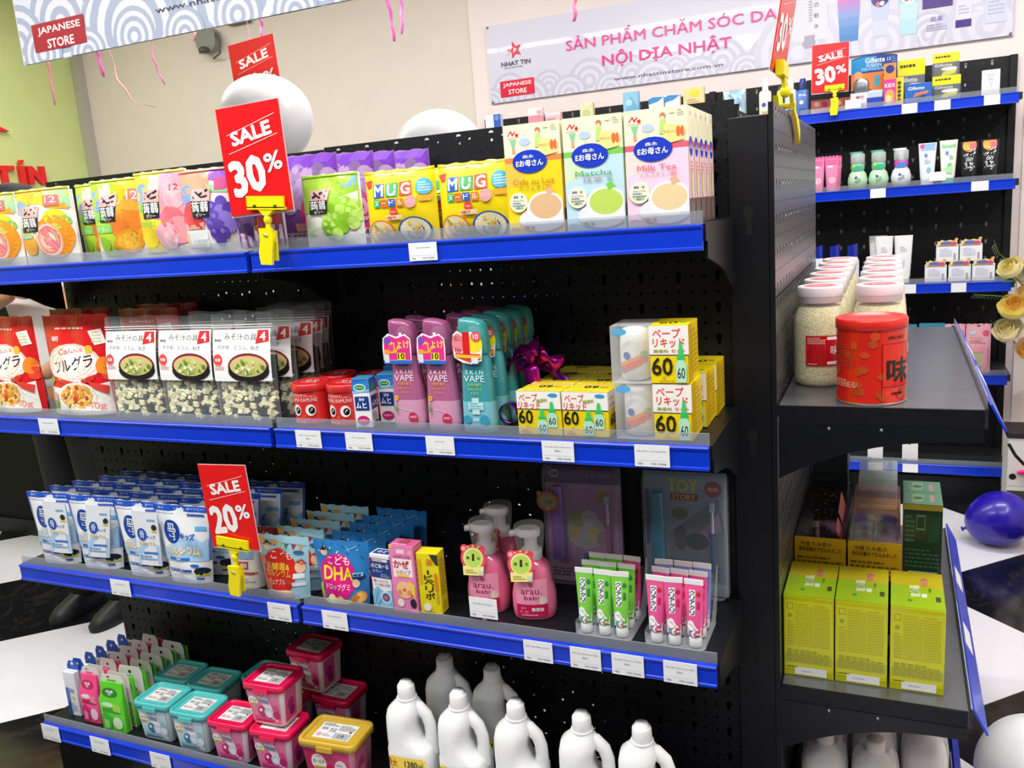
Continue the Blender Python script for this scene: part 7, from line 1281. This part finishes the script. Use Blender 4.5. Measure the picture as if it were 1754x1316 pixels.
# the nearer banner, hung over the gondola
W, H = 2.41, .388
bn = empty('shop_banner', 'lavender banner with grey wave rings hanging at the upper left', 'banner', 'shop banners', (-.985, .605, 1.956))
Mb().box(-W / 2, W / 2, 0, .002, 0, H, M('#dad9e8', .4)).build('sheet', bn)
for sx in (-1, -.33, .33, 1):
    Mb().tube([(sx * (W / 2 - .03), .001, H - .01), (sx * (W / 2 - .03), .001, 2.99 - 1.956)], .0012, M('#c8c8d0', .5), 6).build('cord', bn)
X = lambda x: (x + .985) / W + .5
Zb = lambda z: (z - 1.956) / H
cells = []
for k in range(26):
    x = -2.19 + .094 * k; cells.append((X(x), .0 + (.17, .05, .26, .0)[k % 4], (.046, .034, .055, .03)[k % 4]))
cells += [(X(-1.72), .1, .07), (X(-1.30), .16, .075), (X(-.9), .12, .07)]
cells.sort(key=lambda c: -c[1])
it = seigaiha(W, H, cells, '#a6b0c8', '#dcdce9')
it += [('r', X(-2.125), Zb(1.985), X(-1.905), Zb(2.064), '#a8162e'), ('t', 'JAPANESE', X(-2.012), Zb(2.040), .074, '#f4e8ea', .062, .03), ('t', 'STORE', X(-2.012), Zb(2.003), .046, '#f4e8ea', .062, .03), ('t', 'www.nhattinstore.com.vn', X(-1.36), Zb(2.030), .222, '#3c3c48', .042, .006)]
it += star(X(-2.02), Zb(2.24), .0185, W, H, '#e02a44')
decal(bn, 'printed_front', flat(W, H), W, H, it, d0=.0006, dd=.00002, rough=.4)

# ================================================================== balloons and ribbons
def balloon(name, label, loc, rx, rz, col, rot=(0, 0, 0), string=None, knot_down=True):
    rt = empty(name, label, 'balloon', None, loc); rt.rotation_euler = [R(a) for a in rot]
    prof = []
    for k in range(1, 24):
        t = math.pi * k / 24 - math.pi / 2; z = math.sin(t) * rz; r = math.cos(t) * rx * (1 + .06 * math.sin(t)); prof.append((r, z))
    mb = Mb(); mb.lathe(prof, M(col, .3, coat=.2, sss=.25), 40); mb.build('balloon', rt)
    mb = Mb(); mb.lathe([(.004, -rz * 1.005), (.006, -rz * 1.01 - .004), (.003, -rz * 1.01 - .010), (.010, -rz * 1.01 - .016), (.009, -rz * 1.01 - .018)], M(col, .25), 14); mb.build('knot', rt)
    if string:
        mb = Mb(); mb.tube([(0, 0, -rz - .012), (.006, .01, -rz - string * .5), (0, .0, -rz - string)], .0012, M('#f09ac0', .4), 6); mb.build('string', rt)
    return rt
balloon('white_balloon', 'large white balloon behind the 30% sale sign', (-1.772, 1.20, 1.783), .162, .160, '#f0f0f2', (0, 12, 0), .45)
balloon('white_balloon', 'white balloon whose top rises over the middle of the gondola', (-1.09, 1.20, 1.585), .152, .163, '#eef2f4', (0, 0, 0), .4)
balloon('blue_balloon', 'dark blue balloon lying on the white floor tile', (.645, 2.235, .1085), .1035, .118, '#2410a0', (12, 62, 0))
balloon('white_balloon', 'white balloon on the floor at the lower right corner', (.563, .60, .122), .118, .124, '#eff1f2', (20, 35, 0))
PK = M('#f084b4', .3); PK2 = M('#f26ac4', .25)
def ribbon(label, pts, w=.014, mat=PK, curl=0):
    rt = empty('hanging_ribbon', label, 'ribbon', 'pink ribbons hanging from the ceiling', pts[0])
    o = Vector(pts[0]); P = [Vector(p) - o for p in pts]; rings = []; n = 18
    for i in range(n + 1):
        t = i / n * (len(P) - 1); k = min(int(t), len(P) - 2); p = P[k].lerp(P[k + 1], t - k)
        a = curl * math.sin(i * .7) + .3 * math.sin(i * .9); ww = w / 2 * (1 - .3 * (i == n))
        p = p + Vector((.004 * math.sin(i * 1.3), .004 * math.cos(i), 0))
        rings.append([(p.x + s * ww * math.cos(a), p.y + s * ww * math.sin(a), p.z) for s in (-1, 1)])
    mb = Mb(); mb.loft(rings, mat, False, False, True, closed=False); b = mb.build('strip', rt)
    s_ = b.modifiers.new('s', 'SOLIDIFY'); s_.thickness = .0006
for lab, pts, w, mt in (('pink ribbon at the far left end of the near banner', [(-3.20, 1.5, 3.0), (-3.193, 1.5, 2.465), (-3.165, 1.5, 2.16), (-3.162, 1.5, 2.02)], .014, PK), ('short bright pink ribbon tip below the banner, beside the red badge', [(-2.87, 1.5, 3.0), (-2.866, 1.5, 2.23), (-2.841, 1.5, 2.10)], .022, PK2), ('long pale pink ribbon curling over the green wall', [(-2.80, 1.5, 3.0), (-2.79, 1.5, 2.2), (-2.765, 1.5, 2.08), (-2.70, 1.5, 1.98), (-2.575, 1.5, 1.945)], .012, M('#f0b0b4', .35)), ('thin pink ribbon with a twisted tip over the beige wall', [(-2.56, 1.5, 3.0), (-2.552, 1.5, 2.19), (-2.54, 1.5, 2.09), (-2.506, 1.5, 2.027)], .009, PK), ('short pink ribbon end beside the emergency lamp', [(-2.285, 1.5, 3.0), (-2.285, 1.5, 2.25), (-2.32, 1.5, 2.17)], .012, PK),
                        ('pink ribbon above the hanging sale sign', [(-1.98, 1.5, 3.0), (-1.976, 1.5, 2.209), (-1.984, 1.5, 2.12)], .012, PK2), ('pink ribbon loop hanging near the middle, left strand', [(-1.41, 1.5, 3.0), (-1.41, 1.5, 2.25), (-1.402, 1.5, 2.12), (-1.393, 1.5, 2.04)], .013, PK2), ('pink ribbon loop hanging near the middle, right strand', [(-1.36, 1.5, 3.0), (-1.375, 1.5, 2.3), (-1.352, 1.5, 2.15), (-1.36, 1.5, 2.06)], .013, M('#ee86d8', .3)), ('pink ribbon tip in front of the wall banner lettering', [(-.70, 1.5, 3.0), (-.700, 1.5, 2.1), (-.706, 1.5, 2.005)], .014, PK)):
    ribbon(lab, pts, w, mt, .3)
# ================================================================== person behind the left end of the shelves
def skinned(name, verts, edges, radii, mat, parent, sub=2, root=0):
    me = bpy.data.meshes.new(name); me.from_pydata([tuple(v) for v in verts], edges, []); me.materials.append(mat)
    o = bpy.data.objects.new(name, me); C.objects.link(o); o.parent = parent
    sk = o.modifiers.new('skin', 'SKIN'); sk.use_smooth_shade = True
    for i, r in enumerate(radii):
        sv = me.skin_vertices[0].data[i]; sv.radius = (r, r) if not isinstance(r, tuple) else r; sv.use_root = (i == root)
    ss = o.modifiers.new('sub', 'SUBSURF'); ss.levels = sub; ss.render_levels = sub
    return o
pr = empty('person', 'person with black hair and white short-sleeved shirt behind the left shelf end', 'person', loc=(-2.52, .80, 0), rz=0)
SKIN = M('#c08a66', .5, sss=.1)
V = [(0, 0, .90), (0, 0, 1.05), (-.01, 0, 1.20), (-.03, .005, 1.33), (-.07, .0, 1.41), (-.10, -.01, 1.47),
     (.13, 0, 1.325), (.25, -.10, 1.20), (.29, -.13, 1.06), (.17, -.22, .98),
     (-.17, 0, 1.325), (-.22, -.12, 1.19), (-.08, -.17, 1.232), (.07, -.19, 1.264),
     (.085, 0, .84), (.10, .0, .47), (.10, .02, .09), (-.085, 0, .84), (-.10, .01, .47), (-.10, .02, .09)]
E_ = [(0, 1), (1, 2), (2, 3), (3, 4), (4, 5), (3, 6), (6, 7), (7, 8), (8, 9), (3, 10), (10, 11), (11, 12), (12, 13), (0, 14), (14, 15), (15, 16), (0, 17), (17, 18), (18, 19)]
r__ = [.12, .105, .125, .09, .05, .045, .052, .044, .036, .026, .052, .046, .042, .028, .078, .052, .036, .078, .052, .036]
skinned('body', V, E_, r__, SKIN, pr)
def hand(base, d, up, parent, nm):
    d = Vector(d).normalized(); up = Vector(up); sd = d.cross(up).normalized(); b = Vector(base)
    vs_ = [b, b + d * .045]; ed = [(0, 1)]; rr2 = [(.022, .014), (.032, .013)]
    for k, (off, L) in enumerate(((-.024, .062), (-.008, .072), (.008, .067), (.024, .052))):
        p = b + d * .06 + sd * off; i0 = len(vs_)
        vs_ += [p, p + d * L * .45 - up * .006, p + d * L * .75 - up * .022, p + d * L * .85 - up * .04]; rr2 += [.0095, .009, .0085, .0075]
        ed += [(1, i0), (i0, i0 + 1), (i0 + 1, i0 + 2), (i0 + 2, i0 + 3)]
    i0 = len(vs_); vs_ += [b + d * .02 - sd * .032, b + d * .05 - sd * .048 - up * .01, b + d * .075 - sd * .046 - up * .02]; rr2 += [.011, .010, .008]; ed += [(0, i0), (i0, i0 + 1), (i0 + 1, i0 + 2)]
    skinned(nm, vs_, ed, rr2, SKIN, parent, 1)
hand((.065, -.19, 1.263), (.95, -.05, .12), (0, -1, .1), pr, 'hand'); hand((.175, -.215, .982), (-.6, -.5, -.3), (0, -.3, 1), pr, 'hand')
mb = Mb(); hz = 1.535
rings = []
for z, rx, ry, dy in ((-.10, .030, .035, .01), (-.088, .050, .062, .0), (-.06, .062, .080, -.004), (-.02, .070, .090, 0), (.02, .073, .095, .004), (.05, .068, .09, .008), (.075, .05, .07, .01), (.09, .02, .03, .01)):
    rings.append([(x, y + dy, zz) for x, y, zz in ring(rx, ry, hz + z, -.11, 0, 24, 2.2)])
mb.loft(rings, SKIN)
mb.loft([[(s * .008 * (1 - t * .2) - .11, -.088 - t_ * .018, hz - .005 - t * .03) for s, t_ in ((-1, 0), (1, 0), (0, 1))] for t in (0, .5, 1)], SKIN)
for s in (-1, 1): mb.ball((s * .073 - .11, .005, hz - .015), .008, .016, .026, SKIN, 10, 8)
mb.build('head', pr)
mb = Mb()
for s in (-1, 1): mb.ball((s * .03 - .11, -.088, hz + .0), .012, .006, .007, M('#f4f0ec', .3), 12, 8); mb.ball((s * .03 - .11, -.0935, hz + .0), .005, .003, .005, M('#1a120e', .2), 10, 6)
mb.build('eye', pr)
mb = Mb(); mb.ball((-.11, -.082, hz - .058), .021, .008, .006, M('#a8584c', .4), 14, 8); mb.build('mouth', pr)
HAIR = M('#0b090a', .7, noise=.4, scale=120)
mb = Mb(); rings = []
for k in range(9):
    t = k / 8; z = hz + .092 - .19 * t; rx = .045 + .043 * min(1, t * 3); ry = .05 + .05 * min(1, t * 3)
    rings.append([(-.11 + rx * math.cos(a), .018 + ry * math.sin(a), z + (.05 * (1 - t) if False else 0)) for a in [R(-30 + 240 * i / 22) for i in range(23)]])
mb.loft(rings, HAIR, False, False, True, closed=False); mb.loft([ring(.088, .098, hz + .03, -.11, .012, 24), ring(.080, .090, hz + .07, -.11, .012, 24), ring(.05, .06, hz + .098, -.11, .012, 24), ring(.01, .01, hz + .105, -.11, .012, 24)], HAIR); o = mb.build('hair', pr); s_ = o.modifiers.new('s', 'SOLIDIFY'); s_.thickness = .008
SH = M('#e6e2e2', .75, noise=.03, scale=30, bump=.2)
skinned('shirt', [(0, 0, .86), (0, 0, 1.05), (.01, 0, 1.20), (-.01, .005, 1.325), (.14, 0, 1.32), (.225, -.07, 1.235), (-.17, 0, 1.32), (-.21, -.07, 1.24), (-.05, 0, 1.375)], [(0, 1), (1, 2), (2, 3), (3, 4), (4, 5), (3, 6), (6, 7), (3, 8)], [(.165, .13), (.15, .12), (.165, .13), .105, .066, .062, .066, .062, .062], SH, pr)
skinned('trousers', [(0, 0, .93), (.085, 0, .82), (.10, 0, .47), (.10, .01, .035), (-.085, 0, .82), (-.10, .01, .47), (-.10, .01, .035)], [(0, 1), (1, 2), (2, 3), (0, 4), (4, 5), (5, 6)], [(.15, .12), .098, .078, .068, .098, .078, .068], M('#08080c', .8), pr)
for s in (-1, 1):
    mb = Mb(); mb.loft([[(x + s * .105, y - .04, z) for x, y, z in ring(rx, ry, z, 0, dy, 18, 2.4)] for z, rx, ry, dy in ((0, .045, .115, 0), (.02, .047, .118, 0), (.05, .042, .10, .012), (.08, .034, .05, .05), (.10, .040, .046, .05))], M('#101014', .5)); mb.build('shoe', pr)

# ================================================================== flower stand by the wall
fs = empty('flower_stand', 'flower box with yellow roses and greenery at the right edge', 'flowers', loc=(.895, 2.55, 0))
mb = Mb(); mb.box(-.20, .22, -.10, .075, 0, .39, M('#d8d6d2', .6)); mb.box(-.205, .225, -.105, .08, .375, .395, M('#1a1a1c', .5)); mb.box(-.205, .225, -.106, .08, .0, .03, M('#1a1a1c', .5)); mb.build('box', fs)
decal(fs, 'printed_front', lambda a, b, d: (-.20 + a * .42, -.1005 - d, b * .39), .42, .39, [('r', 0, .45, 1, .93, '#d2d0cc'), ('q', .0, .90, .06, .78, .012, '#141416'), ('q', .06, .78, .14, .68, .012, '#141416'), ('q', .14, .68, .3, .64, .012, '#141416'), ('q', .3, .64, .6, .7, .012, '#141416'), ('e', .045, .55, .03, '#141416'), ('t', 'SO', .27, .82, .24, '#141416', .14, .02), ('r', .0, .08, 1, .40, '#3a383a'), ('t', 'C', .2, .2, .06, '#6a6a6c', .14), ('t', 'O', .32, .2, .08, '#6a6a6c', .16), ('e', .6, .2, .09, '#58585a')], d0=.001, dd=.0003)
mb = Mb(); mb.tube([(-.165, -.11, .235), (-.10, -.125, .25), (-.02, -.12, .23), (.06, -.125, .25), (.16, -.12, .235)], [.012, .024, .016, .026, .018], M('#ee1c84', .3), 10, .6); mb.build('ribbon_bow', fs)
mb = Mb(); mb.lathe([(.06, .39), (.09, .50), (.14, .70), (.155, .74)], M('#e4dcd4', .7, noise=.05, scale=20), 14, cap1=False, smooth=False); mb.build('paper_wrap', fs)
mb = Mb(); mb.tube([(-.12, .06, .39), (-.11, .08, .70)], .01, M('#7a6a5c', .7), 8); mb.tube([(.12, .06, .39), (.11, .08, .70)], .01, M('#7a6a5c', .7), 8); mb.build('easel_leg', fs)
LEAF = M('#3c5c34', .5, noise=.25, scale=60); LEAF2 = M('#6f8c4c', .5, noise=.2, scale=60)
def rose(loc, s, col, colc, rot):
    mb = Mb(); m1, m2 = M(col, .5, sss=.1), M(colc, .5, sss=.1)
    for q, (n, r0, hh, cl, mt) in enumerate(((3, .007, .030, .5, m2), (3, .013, .032, .7, m2), (4, .019, .031, .8, m2), (5, .025, .028, .95, m1), (5, .030, .022, 1.12, m1))):
        for k in range(n):
            a0 = 2 * math.pi * (k + q * .37) / n; wd = 2 * math.pi / n * .68; rows = []
            for j in range(6):
                t = j / 5; rr2 = r0 * (math.sin(math.pi * (.12 + .5 * t)) * (1 - t) + cl * t); z = -.010 + (hh + .010) * t
                rows.append([(rr2 * math.cos(a0 + u * wd * math.sin(math.pi * (.22 + .5 * t))) + .0015 * u * u * t, rr2 * math.sin(a0 + u * wd * math.sin(math.pi * (.22 + .5 * t))), z - .006 * u * u * t * t) for u in (-1, -.6, -.2, .2, .6, 1)])
            mb.loft(rows, mt, False, False, True, closed=False)
    mb.lathe([(.004, -.012), (.012, -.004), (.014, .004)], LEAF2, 10)
    o = mb.build('rose', fs); o.location = loc; o.scale = (s, s, s); o.rotation_euler = [R(a) for a in rot]; return o
FX, FY = .895, 2.55
for k, (x, y, z, s, c, cc, rot) in enumerate(((0.680, 2.420, 1.045, 1.1, '#f8f0c0', '#f4e08c', (60, -60, 0)), (0.690, 2.400, 0.892, 1.35, '#f8e88c', '#f4bc58', (65, -15, 0)), (0.675, 2.400, 0.805, 1.25, '#f6ecca', '#f2e2a8', (70, -35, 0)), (0.750, 2.420, 0.730, 1.2, '#f8c450', '#f2b85c', (70, -10, 0)), (0.750, 2.440, 0.940, 1.2, '#f2cf74', '#f4bc58', (60, 0, 0)), (0.775, 2.460, 1.060, 1.2, '#f8f0c0', '#f4e08c', (50, 5, 0)), (0.835, 2.440, 0.830, 1.3, '#f6ecca', '#e4b860', (70, 10, 0)), (0.895, 2.480, 0.980, 1.3, '#f0c860', '#f2b85c', (40, 15, 0)), (0.955, 2.460, 0.870, 1.3, '#f8f0c0', '#f4e08c', (65, 20, 0)), (0.735, 2.480, 1.010, 1.0, '#f3ead0', '#ecd9a0', (45, -20, 0)))):
    rose((x - FX, y - FY, z), s * 1.3, c, cc, (rot[0] * .55, rot[1] * .6, 0))
    mb = Mb(); mb.tube([(x - FX, y - FY + .01, z - .01), ((x - FX) * .6, (y - FY) * .4, z - .12), ((x - FX) * .25, 0, .62)], .003, LEAF2, 6); mb.build('stem', fs)
for k in range(60):
    a, z = r_.uniform(-3.1, .3), r_.uniform(.74, 1.04); rr2 = r_.uniform(.10, .22); p = Vector((rr2 * math.cos(a), rr2 * math.sin(a) * .7, z)); L = r_.uniform(.04, .075); mb = Mb(); rows = []
    for j in range(5):
        t = j / 4; w_ = L * .28 * math.sin(math.pi * min(.98, t * .9 + .08)); rows.append([(u * w_, L * t, .12 * L * math.sin(3 * t) - abs(u) * w_ * .25) for u in (-1, 0, 1)])
    mb.loft(rows, LEAF if k % 3 else LEAF2, False, False, True, closed=False); o = mb.build('leaf', fs); o.location = p; o.rotation_euler = (r_.uniform(-.6, .9), r_.uniform(-.6, .6), a - math.pi / 2)
def sprig(pts, n, L, mat):
    mb = Mb(); P = [Vector(p) - Vector((FX, FY, 0)) for p in pts]; mb.tube(P, .0016, LEAF2, 5)
    for k in range(n):
        t = k / (n - 1) * (len(P) - 1) * .999; i = int(t); p = P[i].lerp(P[i + 1], t - i); d = (P[i + 1] - P[i]).normalized()
        for s in (-1, 1):
            q = d * .5 + Vector((0, -.2 * s, .8 * s)); q.normalize(); w_ = d.cross(q).normalized() * L * .22
            mb.add([p, p + q * L * .5 + w_, p + q * L, p + q * L * .5 - w_], [(0, 1, 2, 3)], mat)
    o = mb.build('sprig', fs)
sprig([(0.735, 2.440, 0.930), (0.675, 2.420, 0.945), (0.595, 2.400, 0.955), (0.550, 2.390, 0.960)], 22, .018, LEAF)
sprig([(0.725, 2.440, 1.030), (0.675, 2.420, 1.070), (0.630, 2.410, 1.115), (0.615, 2.400, 1.150)], 12, .022, M('#8a9a70', .6))
sprig([(0.695, 2.420, 0.860), (0.645, 2.400, 0.850), (0.620, 2.400, 0.845)], 5, .02, LEAF2)
mb = Mb(); mb.loft([[(-.20 + .3 * u, -.16 + .06 * math.sin(4 * u), .56 + .30 * v + .02 * math.sin(9 * u)) for u in [k / 8 for k in range(9)]] for v in (0, .5, 1)], FILM('wrap_film', '#f4f6f8', .9, .06), False, False, True, closed=False); mb.build('clear_wrap', fs)
